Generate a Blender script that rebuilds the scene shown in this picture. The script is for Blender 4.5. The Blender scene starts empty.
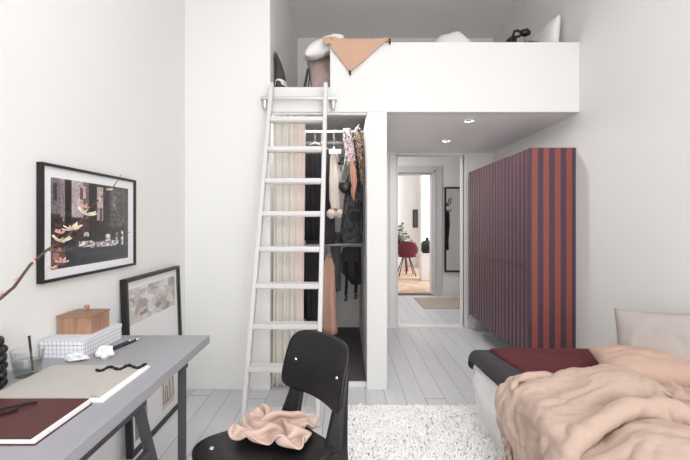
import bpy, bmesh, math, random
from mathutils import Vector, Matrix, noise
random.seed(7)
SC = bpy.context.scene
COL = SC.collection
PI = math.pi
CAMZ = 1.28
FPX = 400.0

# ------------------------------------------------------------------ materials
def lin(c):
    c = c / 255.0
    return c / 12.92 if c <= 0.04045 else ((c + 0.055) / 1.055) ** 2.4
def rgb(r, g, b):
    return (lin(r), lin(g), lin(b), 1.0)

def mat(name, col, rough=0.6, metal=0.0, var=0.0, vscale=8.0, bump=0.0, bscale=60.0, coat=0.0,
        sheen=0.0, stretch=(1, 1, 1), spec=0.5, vcol=None):
    m = bpy.data.materials.new(name)
    m.use_nodes = True
    nt = m.node_tree
    b = nt.nodes['Principled BSDF']
    b.inputs['Base Color'].default_value = col
    b.inputs['Roughness'].default_value = rough
    b.inputs['Metallic'].default_value = metal
    b.inputs['Specular IOR Level'].default_value = spec
    if coat:
        b.inputs['Coat Weight'].default_value = coat
        b.inputs['Coat Roughness'].default_value = 0.1
    if sheen:
        b.inputs['Sheen Weight'].default_value = sheen
    tc = nt.nodes.new('ShaderNodeTexCoord')
    mp = nt.nodes.new('ShaderNodeMapping')
    mp.inputs['Scale'].default_value = stretch
    nt.links.new(tc.outputs['Object'], mp.inputs['Vector'])
    if var:
        n = nt.nodes.new('ShaderNodeTexNoise')
        n.inputs['Scale'].default_value = vscale
        n.inputs['Detail'].default_value = 5
        nt.links.new(mp.outputs[0], n.inputs['Vector'])
        mx = nt.nodes.new('ShaderNodeMix'); mx.data_type = 'RGBA'
        c2 = vcol if vcol else tuple(max(0, v * (1 - var)) for v in col[:3]) + (1,)
        c1 = col if vcol else tuple(min(1, v * (1 + var * 0.6)) for v in col[:3]) + (1,)
        mx.inputs[6].default_value = c1
        mx.inputs[7].default_value = c2
        nt.links.new(n.outputs['Fac'], mx.inputs[0])
        nt.links.new(mx.outputs[2], b.inputs['Base Color'])
    if bump:
        n2 = nt.nodes.new('ShaderNodeTexNoise')
        n2.inputs['Scale'].default_value = bscale
        n2.inputs['Detail'].default_value = 4
        nt.links.new(mp.outputs[0], n2.inputs['Vector'])
        bp = nt.nodes.new('ShaderNodeBump')
        bp.inputs['Strength'].default_value = bump
        bp.inputs['Distance'].default_value = 0.01
        nt.links.new(n2.outputs['Fac'], bp.inputs['Height'])
        nt.links.new(bp.outputs[0], b.inputs['Normal'])
    return m

def math_node(nt, op, a, b=None):
    n = nt.nodes.new('ShaderNodeMath'); n.operation = op
    for i, v in enumerate((a, b)):
        if v is None: continue
        if isinstance(v, (int, float)): n.inputs[i].default_value = v
        else: nt.links.new(v, n.inputs[i])
    return n.outputs[0]

def glass_mat(name, tint=(1, 1, 1, 1), ior=1.45):
    m = bpy.data.materials.new(name); m.use_nodes = True
    nt = m.node_tree; nt.nodes.clear()
    out = nt.nodes.new('ShaderNodeOutputMaterial')
    tr = nt.nodes.new('ShaderNodeBsdfTransparent'); tr.inputs[0].default_value = tint
    gl = nt.nodes.new('ShaderNodeBsdfGlossy'); gl.inputs['Roughness'].default_value = 0.03
    fr = nt.nodes.new('ShaderNodeFresnel'); ge = nt.nodes.new('ShaderNodeNewGeometry')
    nt.links.new(math_node(nt, 'ADD', math_node(nt, 'MULTIPLY', ge.outputs['Backfacing'], 1 / ior - ior), ior), fr.inputs[0])
    mx = nt.nodes.new('ShaderNodeMixShader')
    nt.links.new(fr.outputs[0], mx.inputs[0]); nt.links.new(tr.outputs[0], mx.inputs[1]); nt.links.new(gl.outputs[0], mx.inputs[2])
    nt.links.new(mx.outputs[0], out.inputs[0])
    return m

def floor_mat():
    m = mat('grey_floor_planks', rgb(176, 176, 178), rough=0.38)
    nt = m.node_tree; b = nt.nodes['Principled BSDF']
    tc = nt.nodes.new('ShaderNodeTexCoord')
    sp = nt.nodes.new('ShaderNodeSeparateXYZ'); nt.links.new(tc.outputs['Object'], sp.inputs[0])
    xs = math_node(nt, 'DIVIDE', math_node(nt, 'ADD', sp.outputs[0], 10.08 - 0.0055), 0.144)
    fx = math_node(nt, 'FRACT', xs); ix = math_node(nt, 'FLOOR', xs)
    wn = nt.nodes.new('ShaderNodeTexWhiteNoise'); wn.noise_dimensions = '1D'
    nt.links.new(ix, wn.inputs['W'])
    ys = math_node(nt, 'ADD', math_node(nt, 'DIVIDE', sp.outputs[1], 2.9), math_node(nt, 'MULTIPLY', wn.outputs[0], 5.3))
    fy = math_node(nt, 'FRACT', ys)
    gx = math_node(nt, 'LESS_THAN', math_node(nt, 'ABSOLUTE', math_node(nt, 'SUBTRACT', fx, 0.5)), 0.486)
    gy = math_node(nt, 'LESS_THAN', math_node(nt, 'ABSOLUTE', math_node(nt, 'SUBTRACT', fy, 0.5)), 0.4985)
    g = math_node(nt, 'MULTIPLY', gx, gy)
    nz = nt.nodes.new('ShaderNodeTexNoise'); nz.inputs['Scale'].default_value = 6.0; nz.inputs['Detail'].default_value = 6
    mp = nt.nodes.new('ShaderNodeMapping'); mp.inputs['Scale'].default_value = (6, 0.8, 1)
    nt.links.new(tc.outputs['Object'], mp.inputs[0]); nt.links.new(mp.outputs[0], nz.inputs['Vector'])
    tone = math_node(nt, 'ADD', math_node(nt, 'MULTIPLY', wn.outputs[0], 0.10), math_node(nt, 'MULTIPLY', nz.outputs[0], 0.16))
    tone = math_node(nt, 'ADD', tone, 0.86)
    mx = nt.nodes.new('ShaderNodeMix'); mx.data_type = 'RGBA'
    mx.inputs[6].default_value = rgb(150, 149, 151); mx.inputs[7].default_value = rgb(212, 213, 217)
    nt.links.new(g, mx.inputs[0])
    mm = nt.nodes.new('ShaderNodeMix'); mm.data_type = 'RGBA'; mm.blend_type = 'MULTIPLY'; mm.inputs[0].default_value = 1
    cb = nt.nodes.new('ShaderNodeCombineColor')
    for i in range(3): nt.links.new(tone, cb.inputs[i])
    nt.links.new(mx.outputs[2], mm.inputs[6]); nt.links.new(cb.outputs[0], mm.inputs[7])
    nt.links.new(mm.outputs[2], b.inputs['Base Color'])
    bp = nt.nodes.new('ShaderNodeBump'); bp.inputs['Strength'].default_value = 0.5; bp.inputs['Distance'].default_value = 0.004
    nt.links.new(math_node(nt, 'ADD', g, math_node(nt, 'MULTIPLY', nz.outputs[0], 0.15)), bp.inputs['Height'])
    nt.links.new(bp.outputs[0], b.inputs['Normal'])
    return m

def stripe_mat(name, axis, period, offset, ca, cb_, rough=0.45):
    m = mat(name, ca, rough=rough)
    nt = m.node_tree; b = nt.nodes['Principled BSDF']
    tc = nt.nodes.new('ShaderNodeTexCoord')
    sp = nt.nodes.new('ShaderNodeSeparateXYZ'); nt.links.new(tc.outputs['Object'], sp.inputs[0])
    f = math_node(nt, 'FRACT', math_node(nt, 'DIVIDE', math_node(nt, 'ADD', sp.outputs[axis], offset), period))
    s = math_node(nt, 'GREATER_THAN', f, 0.5)
    mx = nt.nodes.new('ShaderNodeMix'); mx.data_type = 'RGBA'
    mx.inputs[6].default_value = ca; mx.inputs[7].default_value = cb_
    nt.links.new(s, mx.inputs[0]); nt.links.new(mx.outputs[2], b.inputs['Base Color'])
    return m

def grid_mat(name, cell, lw, base, line):
    m = mat(name, base, rough=0.6)
    nt = m.node_tree; b = nt.nodes['Principled BSDF']
    tc = nt.nodes.new('ShaderNodeTexCoord')
    ge = nt.nodes.new('ShaderNodeNewGeometry')
    sp = nt.nodes.new('ShaderNodeSeparateXYZ'); nt.links.new(tc.outputs['Object'], sp.inputs[0])
    sn = nt.nodes.new('ShaderNodeSeparateXYZ'); nt.links.new(ge.outputs['Normal'], sn.inputs[0])
    tot = None
    for i in range(3):
        f = math_node(nt, 'FRACT', math_node(nt, 'DIVIDE', math_node(nt, 'ADD', sp.outputs[i], 10 * cell + lw), cell))
        l = math_node(nt, 'LESS_THAN', f, lw / cell)
        an = math_node(nt, 'LESS_THAN', math_node(nt, 'ABSOLUTE', sn.outputs[i]), 0.5)
        v = math_node(nt, 'MULTIPLY', l, an)
        tot = v if tot is None else math_node(nt, 'MAXIMUM', tot, v)
    mx = nt.nodes.new('ShaderNodeMix'); mx.data_type = 'RGBA'
    mx.inputs[6].default_value = base; mx.inputs[7].default_value = line
    nt.links.new(tot, mx.inputs[0]); nt.links.new(mx.outputs[2], b.inputs['Base Color'])
    return m

def print_mat(name, cols, scale, rough=.7):
    m = mat(name, cols[0], rough=rough); nt = m.node_tree; b = nt.nodes['Principled BSDF']
    tc = nt.nodes.new('ShaderNodeTexCoord'); n = nt.nodes.new('ShaderNodeTexNoise'); n.inputs['Scale'].default_value = scale; n.inputs['Detail'].default_value = 1
    nt.links.new(tc.outputs['Object'], n.inputs['Vector'])
    cr = nt.nodes.new('ShaderNodeValToRGB'); cr.color_ramp.interpolation = 'CONSTANT'
    nt.links.new(n.outputs['Fac'], cr.inputs[0]); nt.links.new(cr.outputs[0], b.inputs['Base Color'])
    el = cr.color_ramp.elements
    while len(el) < len(cols): el.new(.5)
    for k, c in enumerate(cols): el[k].position = .0 if k == 0 else .34 + .32 * (k - .5) / (len(cols) - 1); el[k].color = c
    return m
def wood_mat(name, a, b_, stretch=(1, 1, 0.15), scale=30):
    return mat(name, a, rough=0.55, var=0.4, vscale=scale, vcol=b_, stretch=stretch, bump=0.1, bscale=scale)

def attr_mat(name, rough=0.4):
    m = mat(name, (1, 1, 1, 1), rough=rough)
    nt = m.node_tree
    a = nt.nodes.new('ShaderNodeVertexColor'); a.layer_name = 'Col'
    nt.links.new(a.outputs[0], nt.nodes['Principled BSDF'].inputs['Base Color'])
    return m

def herring_mat():
    m = mat('herringbone_wood', rgb(196, 168, 145), rough=0.45)
    nt = m.node_tree; b = nt.nodes['Principled BSDF']
    tc = nt.nodes.new('ShaderNodeTexCoord')
    sp = nt.nodes.new('ShaderNodeSeparateXYZ'); nt.links.new(tc.outputs['Object'], sp.inputs[0])
    w = 0.5
    fx = math_node(nt, 'DIVIDE', sp.outputs[0], w)
    tri = math_node(nt, 'ABSOLUTE', math_node(nt, 'SUBTRACT', math_node(nt, 'FRACT', fx), 0.5))
    s = math_node(nt, 'DIVIDE', math_node(nt, 'ADD', sp.outputs[1], math_node(nt, 'MULTIPLY', tri, w)), 0.1)
    wn = nt.nodes.new('ShaderNodeTexWhiteNoise'); wn.noise_dimensions = '2D'
    cb = nt.nodes.new('ShaderNodeCombineXYZ')
    nt.links.new(math_node(nt, 'FLOOR', s), cb.inputs[0])
    nt.links.new(math_node(nt, 'FLOOR', math_node(nt, 'MULTIPLY', fx, 2)), cb.inputs[1])
    nt.links.new(cb.outputs[0], wn.inputs[0])
    mx = nt.nodes.new('ShaderNodeMix'); mx.data_type = 'RGBA'
    mx.inputs[6].default_value = rgb(176, 146, 122); mx.inputs[7].default_value = rgb(206, 180, 158)
    nt.links.new(wn.outputs[0], mx.inputs[0]); nt.links.new(mx.outputs[2], b.inputs['Base Color'])
    return m

M = {}
M['wall'] = mat('white_wall_paint', rgb(236, 236, 234), rough=0.75, bump=0.03, bscale=90, spec=0.3)
M['wall2'] = mat('white_wood_paint', rgb(229, 229, 228), rough=0.5)
M['soffit'] = mat('white_soffit', rgb(244, 241, 241), rough=0.6)
M['ceil'] = mat('ceiling_paint', rgb(249, 244, 242), rough=0.85)
M['trim'] = mat('white_trim', rgb(232, 231, 231), rough=0.35)
M['greytrim'] = mat('grey_casing', rgb(205, 203, 205), rough=0.4)
M['floor'] = floor_mat()
M['herring'] = herring_mat()
M['carpet'] = mat('dark_carpet', rgb(92, 86, 88), rough=0.95, var=0.3, vscale=12, bump=0.3, bscale=200)
M['ladder'] = mat('ladder_white', rgb(218, 216, 216), rough=0.4)
M['steel'] = mat('brushed_steel', rgb(205, 203, 204), rough=0.32, metal=0.85)
M['whitemetal'] = mat('white_metal', rgb(235, 234, 234), rough=0.35)
M['desk'] = mat('desk_grey_linoleum', rgb(160, 160, 167), rough=0.42, var=0.04, vscale=30)
M['trestle'] = mat('charcoal_steel', rgb(62, 62, 67), rough=0.5)
M['black'] = mat('black_frame', rgb(24, 23, 25), rough=0.4)
M['blackply'] = mat('black_stained_ply', rgb(22, 21, 23), rough=0.42, var=0.15, vscale=40, stretch=(1, 6, 6))
M['blacksteel'] = mat('black_steel', rgb(24, 24, 26), rough=0.4)
M['ply_edge'] = mat('ply_edge', rgb(120, 112, 108), rough=0.5)
M['paper'] = mat('white_paper', rgb(248, 248, 249), rough=0.8)
M['mat'] = mat('mat_board', rgb(246, 246, 249), rough=0.8)
M['print'] = attr_mat('print_ink', 0.35)
M['glass'] = glass_mat('clear_glass')
M['glazing'] = glass_mat('picture_glass', ior=1.18)
M['tumbler'] = glass_mat('tumbler_glass', (0.99, 0.995, 0.995, 1))
M['water'] = glass_mat('murky_water', (0.80, 0.83, 0.81, 1))
M['leather'] = mat('oxblood_leather', rgb(84, 38, 36), rough=0.5, bump=0.12, bscale=150, var=0.12, vscale=20)
M['padgrey'] = mat('pad_grey_cover', rgb(190, 186, 181), rough=0.75, var=0.05, vscale=60)
M['cord'] = mat('black_cord', rgb(20, 20, 22), rough=0.7)
M['grid'] = grid_mat('grid_paper_box', 0.0165, 0.0014, rgb(238, 238, 242), rgb(146, 152, 168))
M['wood'] = wood_mat('mango_wood', rgb(200, 160, 132), rgb(118, 80, 60), stretch=(1.6, 1.6, 0.25), scale=28)
M['woodlid'] = wood_mat('mango_wood_lid', rgb(176, 142, 122), rgb(130, 96, 78), stretch=(0.3, 1.6, 1.6), scale=28)
M['chrome'] = mat('chrome', rgb(225, 225, 225), rough=0.2, metal=1.0)
M['branch'] = mat('branch_bark', rgb(92, 70, 60), rough=0.8, var=0.3, vscale=40)
M['petal'] = mat('cream_petal', rgb(232, 224, 200), rough=0.7)
M['pinkpetal'] = mat('pink_petal', rgb(222, 178, 170), rough=0.7)
M['beads'] = mat('black_ceramic', rgb(18, 18, 20), rough=0.3)
M['purple'] = mat('aubergine_lacquer', rgb(86, 54, 66), rough=0.3)
M['stripes'] = stripe_mat('striped_side', 0, 0.089, 0.0283, rgb(74, 54, 70), rgb(142, 74, 64))
M['sheet'] = mat('white_sheet', rgb(246, 245, 245), rough=0.9, bump=0.25, bscale=18)
M['charcoal'] = mat('charcoal_blanket', rgb(52, 51, 56), rough=0.95, bump=0.3, bscale=300, sheen=0.05)
M['burgundy'] = mat('burgundy_wool', rgb(92, 22, 32), rough=0.95, bump=0.5, bscale=260, var=0.3, vscale=120, sheen=0.03)
M['duvet'] = mat('peach_linen', rgb(190, 166, 153), rough=0.95, bump=0.15, bscale=400, sheen=0.05)
M['peach2'] = mat('peach_linen_pillow', rgb(190, 162, 147), rough=0.95, bump=0.2, bscale=300)
M['greylinen'] = mat('grey_linen', rgb(178, 170, 166), rough=0.95, bump=0.2, bscale=300)
M['peachcloth'] = mat('peach_cotton', rgb(208, 182, 170), rough=0.95, bump=0.15, bscale=400)
M['gownprint'] = print_mat('gown_print', [rgb(36, 34, 38), rgb(66, 64, 69), rgb(48, 46, 50), rgb(80, 78, 82), rgb(56, 54, 58)], 6, .9)
M['camel'] = mat('camel_wool', rgb(204, 166, 143), rough=0.95, bump=0.3, bscale=250)
M['mauve'] = mat('mauve_linen', rgb(172, 154, 150), rough=0.95, bump=0.2, bscale=200)
M['whitelinen'] = mat('white_linen', rgb(238, 235, 234), rough=0.95, bump=0.15, bscale=60)
M['rug'] = mat('rug_backing', rgb(240, 240, 240), rough=1.0)
M['pile'] = mat('rug_wool', rgb(252, 252, 252), rough=1.0, var=0.08, vscale=9)
M['curtain'] = mat('curtain_cream', rgb(222, 218, 208), rough=0.95, bump=0.2, bscale=200)
M['curtainpink'] = mat('curtain_blush', rgb(226, 210, 202), rough=0.95, bump=0.2, bscale=200)
M['blackcloth'] = mat('black_cloth', rgb(28, 27, 31), rough=0.95)
M['darkgrey'] = mat('dark_grey_cloth', rgb(64, 62, 66), rough=0.95, var=0.25, vscale=14)
M['midgrey'] = mat('grey_denim', rgb(104, 102, 106), rough=0.95, var=0.2, vscale=25)
M['pinstripe'] = stripe_mat('pinstripe', 0, 0.016, 0, rgb(30, 29, 34), rgb(58, 56, 62), 0.9)
M['fur'] = mat('ivory_fur', rgb(218, 206, 196), rough=1.0, bump=0.6, bscale=120, var=0.2, vscale=60)
M['tan'] = mat('brown_suede', rgb(128, 84, 64), rough=0.9, var=0.2, vscale=20)
M['scarf'] = print_mat('patterned_silk', [rgb(96, 74, 96), rgb(222, 210, 214), rgb(176, 150, 166), rgb(236, 226, 226), rgb(120, 92, 104)], 22)
M['ochre'] = print_mat('leopard_print', [rgb(30, 26, 26), rgb(196, 170, 140), rgb(40, 32, 30), rgb(206, 184, 156), rgb(36, 30, 30)], 24)
M['dustypink'] = mat('dusty_pink', rgb(206, 158, 136), rough=0.8)
M['jacket'] = mat('pink_jersey', rgb(222, 178, 156), rough=0.95)
M['winered'] = mat('wine_red_lacquer', rgb(92, 20, 36), rough=0.4)
M['leaf'] = mat('leaf_green', rgb(92, 112, 76), rough=0.6, var=0.3, vscale=10)
M['stone'] = mat('white_plinth', rgb(226, 224, 224), rough=0.7)
M['beige'] = mat('beige_sisal', rgb(190, 176, 162), rough=1.0, var=0.15, vscale=20, bump=0.3, bscale=150)
M['mirror'] = mat('mirror_silver', rgb(235, 235, 236), rough=0.02, metal=1.0)
M['lampglow'] = mat('lamp_lens', rgb(235, 232, 228), rough=0.3)
M['greyknit'] = mat('grey_knit', rgb(82, 79, 80), rough=1.0, bump=0.5, bscale=120, var=0.3, vscale=50)

# ------------------------------------------------------------------ mesh helpers
def new(): return bmesh.new()

def obj(name, bm, m, parent=None, smooth=False, world=True, base=None, recalc=True):
    """link a bmesh as one object; coordinates in bm are world coordinates unless world=False (local to parent)"""
    if recalc: bmesh.ops.recalc_face_normals(bm, faces=bm.faces)
    if parent is not None and world:
        bmesh.ops.translate(bm, vec=-Vector(parent.get('_w', parent.location)), verts=bm.verts)
    off = None
    if parent is None and world:
        xs = [v.co for v in bm.verts]
        lo = Vector((min(c.x for c in xs), min(c.y for c in xs), min(c.z for c in xs)))
        hi = Vector((max(c.x for c in xs), max(c.y for c in xs), max(c.z for c in xs)))
        off = Vector(((lo.x + hi.x) / 2, (lo.y + hi.y) / 2, lo.z)) if base is None else Vector(base)
        bmesh.ops.translate(bm, vec=-off, verts=bm.verts)
    me = bpy.data.meshes.new(name)
    bm.to_mesh(me); bm.free()
    if smooth:
        me.polygons.foreach_set('use_smooth', [True] * len(me.polygons))
    o = bpy.data.objects.new(name, me)
    COL.objects.link(o)
    if m is not None: me.materials.append(m)
    if off is not None: o.location = off
    if parent is not None: o.parent = parent
    return o

def thing(name, label, cat, loc=(0, 0, 0), rotz=0, group=None):
    o = bpy.data.objects.new(name, None)
    o.empty_display_size = 0.05
    COL.objects.link(o)
    o.location = loc; o.rotation_euler = (0, 0, rotz)
    o['label'] = label; o['category'] = cat
    if group: o['group'] = group
    return o
def tag(o, label, cat, group=None, kind=None):
    o['label'] = label; o['category'] = cat
    if group: o['group'] = group
    if kind: o['kind'] = kind
    return o
def struct(name, bm, m, smooth=False, label=None):
    o = obj(name, bm, m, smooth=smooth, base=(0, 0, 0))
    o['kind'] = 'structure'
    o['label'] = label or name.replace('_', ' ')
    return o

def box(bm, x0, x1, y0, y1, z0, z1, bev=0.0, seg=2, mtx=None):
    r = bmesh.ops.create_cube(bm, size=1.0)
    vs = r['verts']
    bmesh.ops.scale(bm, vec=(x1 - x0, y1 - y0, z1 - z0), verts=vs)
    bmesh.ops.translate(bm, vec=((x0 + x1) / 2, (y0 + y1) / 2, (z0 + z1) / 2), verts=vs)
    if bev > 0:
        es = list({e for v in vs for e in v.link_edges})
        res = bmesh.ops.bevel(bm, geom=es, offset=bev, segments=seg, affect='EDGES', profile=0.5)
        vs = list({v for f in res['faces'] for v in f.verts} | {v for v in vs if v.is_valid})
    if mtx is not None:
        bmesh.ops.transform(bm, matrix=mtx, verts=vs)
    return vs

def tube(bm, pts, rad, n=10, cap=True):
    pts = [Vector(p) for p in pts]
    if not isinstance(rad, (list, tuple)): rad = [rad] * len(pts)
    rings = []
    ref = None
    for i, p in enumerate(pts):
        d = (pts[min(i + 1, len(pts) - 1)] - pts[max(i - 1, 0)]).normalized()
        if ref is None:
            ref = Vector((0, 0, 1)) if abs(d.z) < 0.9 else Vector((1, 0, 0))
        u = (ref - d * ref.dot(d)).normalized(); ref = u
        w = d.cross(u)
        rings.append([bm.verts.new(p + (u * math.cos(2 * PI * k / n) + w * math.sin(2 * PI * k / n)) * rad[i]) for k in range(n)])
    for a, b in zip(rings, rings[1:]):
        for k in range(n):
            bm.faces.new((a[k], a[(k + 1) % n], b[(k + 1) % n], b[k]))
    if cap:
        bm.faces.new(rings[0][::-1]); bm.faces.new(rings[-1])

def lathe(bm, prof, c, n=28):
    c = Vector(c); rings = []
    for r, z in prof:
        if r < 1e-5: rings.append([bm.verts.new(c + Vector((0, 0, z)))])
        else: rings.append([bm.verts.new(c + Vector((r * math.cos(2 * PI * k / n), r * math.sin(2 * PI * k / n), z))) for k in range(n)])
    for a, b in zip(rings, rings[1:]):
        for k in range(n):
            k2 = (k + 1) % n
            if len(a) == 1 and len(b) == 1: continue
            if len(a) == 1: bm.faces.new((a[0], b[k], b[k2]))
            elif len(b) == 1: bm.faces.new((a[k], a[k2], b[0]))
            else: bm.faces.new((a[k], a[k2], b[k2], b[k]))

def bar(bm, p0, p1, w, d, side=None, bev=0.0):
    """rectangular bar from p0 to p1; w along 'side' direction, d across"""
    p0, p1 = Vector(p0), Vector(p1)
    ax = (p1 - p0).normalized()
    s = Vector(side) if side is not None else (Vector((0, 0, 1)) if abs(ax.z) < 0.9 else Vector((1, 0, 0)))
    s = (s - ax * s.dot(ax)).normalized(); t = ax.cross(s)
    m = Matrix((s, t, ax)).transposed().to_4x4(); m.translation = (p0 + p1) / 2
    L = (p1 - p0).length
    return box(bm, -w / 2, w / 2, -d / 2, d / 2, -L / 2, L / 2, bev, mtx=m)

def surf(bm, nu, nv, f, thick=0.0, closed_u=False):
    """grid surface f(u,v)->Vector; thickness adds a second skin and rim"""
    P = [[Vector(f(i / nu, j / nv)) for j in range(nv + 1)] for i in range(nu + 1)]
    top = [[bm.verts.new(p) for p in row] for row in P]
    def quads(V, flip=False):
        for i in range(nu):
            for j in range(nv):
                q = (V[i][j], V[i + 1][j], V[i + 1][j + 1], V[i][j + 1])
                bm.faces.new(q[::-1] if flip else q)
    quads(top)
    if thick:
        bot = []
        for i in range(nu + 1):
            r = []
            for j in range(nv + 1):
                a = P[min(i + 1, nu)][j] - P[max(i - 1, 0)][j]
                b = P[i][min(j + 1, nv)] - P[i][max(j - 1, 0)]
                n = a.cross(b)
                n = n.normalized() if n.length > 1e-9 else Vector((0, 0, 1))
                r.append(bm.verts.new(P[i][j] - n * thick))
            bot.append(r)
        quads(bot, True)
        for i in range(nu):
            for j in (0, nv):
                q = (top[i][j], bot[i][j], bot[i + 1][j], top[i + 1][j]); bm.faces.new(q if j == 0 else q[::-1])
        for j in range(nv):
            for i in (0, nu):
                q = (top[i][j], top[i][j + 1], bot[i][j + 1], bot[i][j]); bm.faces.new(q if i == 0 else q[::-1])

def garment(bm, rows, y, d=0.03, folds=3, amp=0.008, seed=0, n=40, sub=5, flare=1.0):
    """closed hanging cloth: rows = [(z, x_left, x_right), ...] from top to bottom"""
    R = []
    for (a, b) in zip(rows, rows[1:]):
        for k in range(sub):
            t = k / sub
            R.append([a[q] * (1 - t) + b[q] * t for q in range(3)])
    R.append(list(rows[-1]))
    rings = []
    nr = len(R)
    for i, (z, xl, xr) in enumerate(R):
        s = i / (nr - 1)
        ring = []
        for k in range(n):
            t = 2 * PI * k / n
            xx = math.cos(t)
            x = (xl + xr) / 2 + (xr - xl) / 2 * xx
            yy = math.sin(t)
            fo = math.sin(folds * PI * xx + seed + 0.6 * math.sin(3 * s + seed)) * amp * (0.3 + 0.9 * s * flare)
            fo += amp * 0.8 * noise.noise(Vector((x * 14, z * 5, seed * 3.1)))
            ring.append(bm.verts.new((x, y + d * yy * (0.55 + 0.45 * s) + fo * 1.6, z + 0.006 * noise.noise(Vector((x * 20, seed, z))))))
        rings.append(ring)
    for a, b in zip(rings, rings[1:]):
        for k in range(n):
            bm.faces.new((a[k], a[(k + 1) % n], b[(k + 1) % n], b[k]))
    bm.faces.new(rings[0][::-1]); bm.faces.new(rings[-1])

def pillow_bm(w, h, t, seed=0, n=28, wr=0.012, flange=0.0):
    """pillow lying in XY, centred; w along x, h along y, thickness t"""
    bm = new()
    def side(sg):
        def f(u, v):
            a, b = u * 2 - 1, v * 2 - 1
            prof = max(0.0, (1 - abs(a) ** 3.2)) ** 0.55 * max(0.0, (1 - abs(b) ** 3.2)) ** 0.55
            px = a * w / 2 * (1 - 0.05 * (1 - b * b)* 1.0 + 0.0)
            py = b * h / 2 * (1 - 0.06 * (1 - a * a))
            px = a * w / 2 * (0.95 + 0.05 * b * b); py = b * h / 2 * (0.93 + 0.07 * a * a)
            nn = noise.noise(Vector((a * 2.2 + seed, b * 2.2, sg * 1.7))) * wr * 1.2
            rd = (1 - abs(noise.noise(Vector((a * 3.1 + seed * 2, b * 3.1 + sg, 4.2)))) * 2) * wr * 0.8
            return Vector((px, py, sg * (prof * (t / 2 + nn + rd) + 0.001)))
        return f
    surf(bm, n, n, side(1)); surf(bm, n, n, side(-1))
    bmesh.ops.remove_doubles(bm, verts=bm.verts, dist=0.0035)
    return bm

def place(bm, mtx):
    bmesh.ops.transform(bm, matrix=mtx, verts=bm.verts); return bm

def rot_to(xa, ya, c):
    xa = Vector(xa).normalized(); ya = Vector(ya); ya = (ya - xa * ya.dot(xa)).normalized(); za = xa.cross(ya)
    m = Matrix((xa, ya, za)).transposed().to_4x4(); m.translation = Vector(c); return m

def color_grid(name, nu, nv, origin, du, dv, painter, parent, m):
    """flat printed picture: one mesh with a colour per cell; origin top-left, du / dv full edge vectors"""
    bm = new(); lay = None
    o_, du, dv = Vector(origin), Vector(du), Vector(dv)
    V = [[bm.verts.new(o_ + du * (i / nu) + dv * (j / nv)) for j in range(nv + 1)] for i in range(nu + 1)]
    lay = bm.loops.layers.float_color.new('Col')
    for i in range(nu):
        for j in range(nv):
            f = bm.faces.new((V[i][j], V[i + 1][j], V[i + 1][j + 1], V[i][j + 1]))
            c = painter((i + .5) / nu, (j + .5) / nv)
            for l in f.loops: l[lay] = c
    return obj(name, bm, m, parent, recalc=False)

def desk_at(px, py, z=0.74):
    y = (CAMZ - z) * FPX / (py - 222.0)
    return Vector(((px - 345.0) / FPX * y, y, z))
def at(px, py, y):
    return Vector(((px - 345.0) / FPX * y, y, CAMZ - (py - 222.0) / FPX * y))
# ------------------------------------------------------------------ the room shell
XL, XR = -1.219, 1.79
YF = 3.048          # plane of the loft front
YB = 4.83           # wall behind the loft
YR = -1.9           # window wall behind the camera
ZC = 3.5
XA = -0.571         # end of the projecting wall / start of alcove
ZU, ZP, ZT = 2.118, 2.309, 2.651   # underside, low platform top, parapet top

bm = new(); box(bm, XL - .15, XR + .15, YR - .15, 7.05, -0.1, 0.0); struct('floor', bm, M['floor'], label='grey painted plank floor')
bm = new(); box(bm, XL - .15, XR + .15, YR - .15, YB + .15, ZC, ZC + .1); struct('ceiling', bm, M['ceil'])
bm = new(); box(bm, XL - .15, XL, YR - .15, YF, 0, ZC); struct('wall_left', bm, M['wall'])
bm = new(); box(bm, XR, XR + .15, YR - .15, YB + .15, 0, ZC); struct('wall_right', bm, M['wall'])
bm = new(); box(bm, XL - .15, XA, YF, YB + .15, 0, ZC, 0.004); struct('wall_alcove', bm, M['wall'], label='white wall to the left of the ladder')
# back wall with the doorway
DX0, DX1, DZ = 0.616, 1.438, 2.09
bm = new()
box(bm, XA, DX0, YB, YB + .15, 0, ZC); box(bm, DX1, XR + 1.2, YB, YB + .15, 0, ZC); box(bm, DX0, DX1, YB, YB + .15, DZ, ZC)
struct('wall_back', bm, M['wall'])
# window wall behind the camera
WX = ((-0.35, 0.60), (0.75, 1.70)); WZ0, WZ1 = 0.55, 2.95
bm = new()
xs = [XL] + [v for w in WX for v in w] + [XR]
for k in range(0, 6, 2): box(bm, xs[k], xs[k + 1], YR - .15, YR, 0, ZC)
for a, b in WX: box(bm, a, b, YR - .15, YR, 0, WZ0); box(bm, a, b, YR - .15, YR, WZ1, ZC)
struct('wall_window_side', bm, M['wall'])
for k, (a, b) in enumerate(WX):
    bm = new(); t = .05
    box(bm, a, a + t, YR - .10, YR - .03, WZ0, WZ1); box(bm, b - t, b, YR - .10, YR - .03, WZ0, WZ1)
    box(bm, a + t, b - t, YR - .10, YR - .03, WZ0, WZ0 + t); box(bm, a + t, b - t, YR - .10, YR - .03, WZ1 - t, WZ1)
    box(bm, (a + b) / 2 - .03, (a + b) / 2 + .03, YR - .10, YR - .03, WZ0 + t, WZ1 - t)
    box(bm, a + t, b - t, YR - .10, YR - .03, 2.2, 2.25)
    struct('window_%d' % (k + 1), bm, M['trim'])

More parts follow.
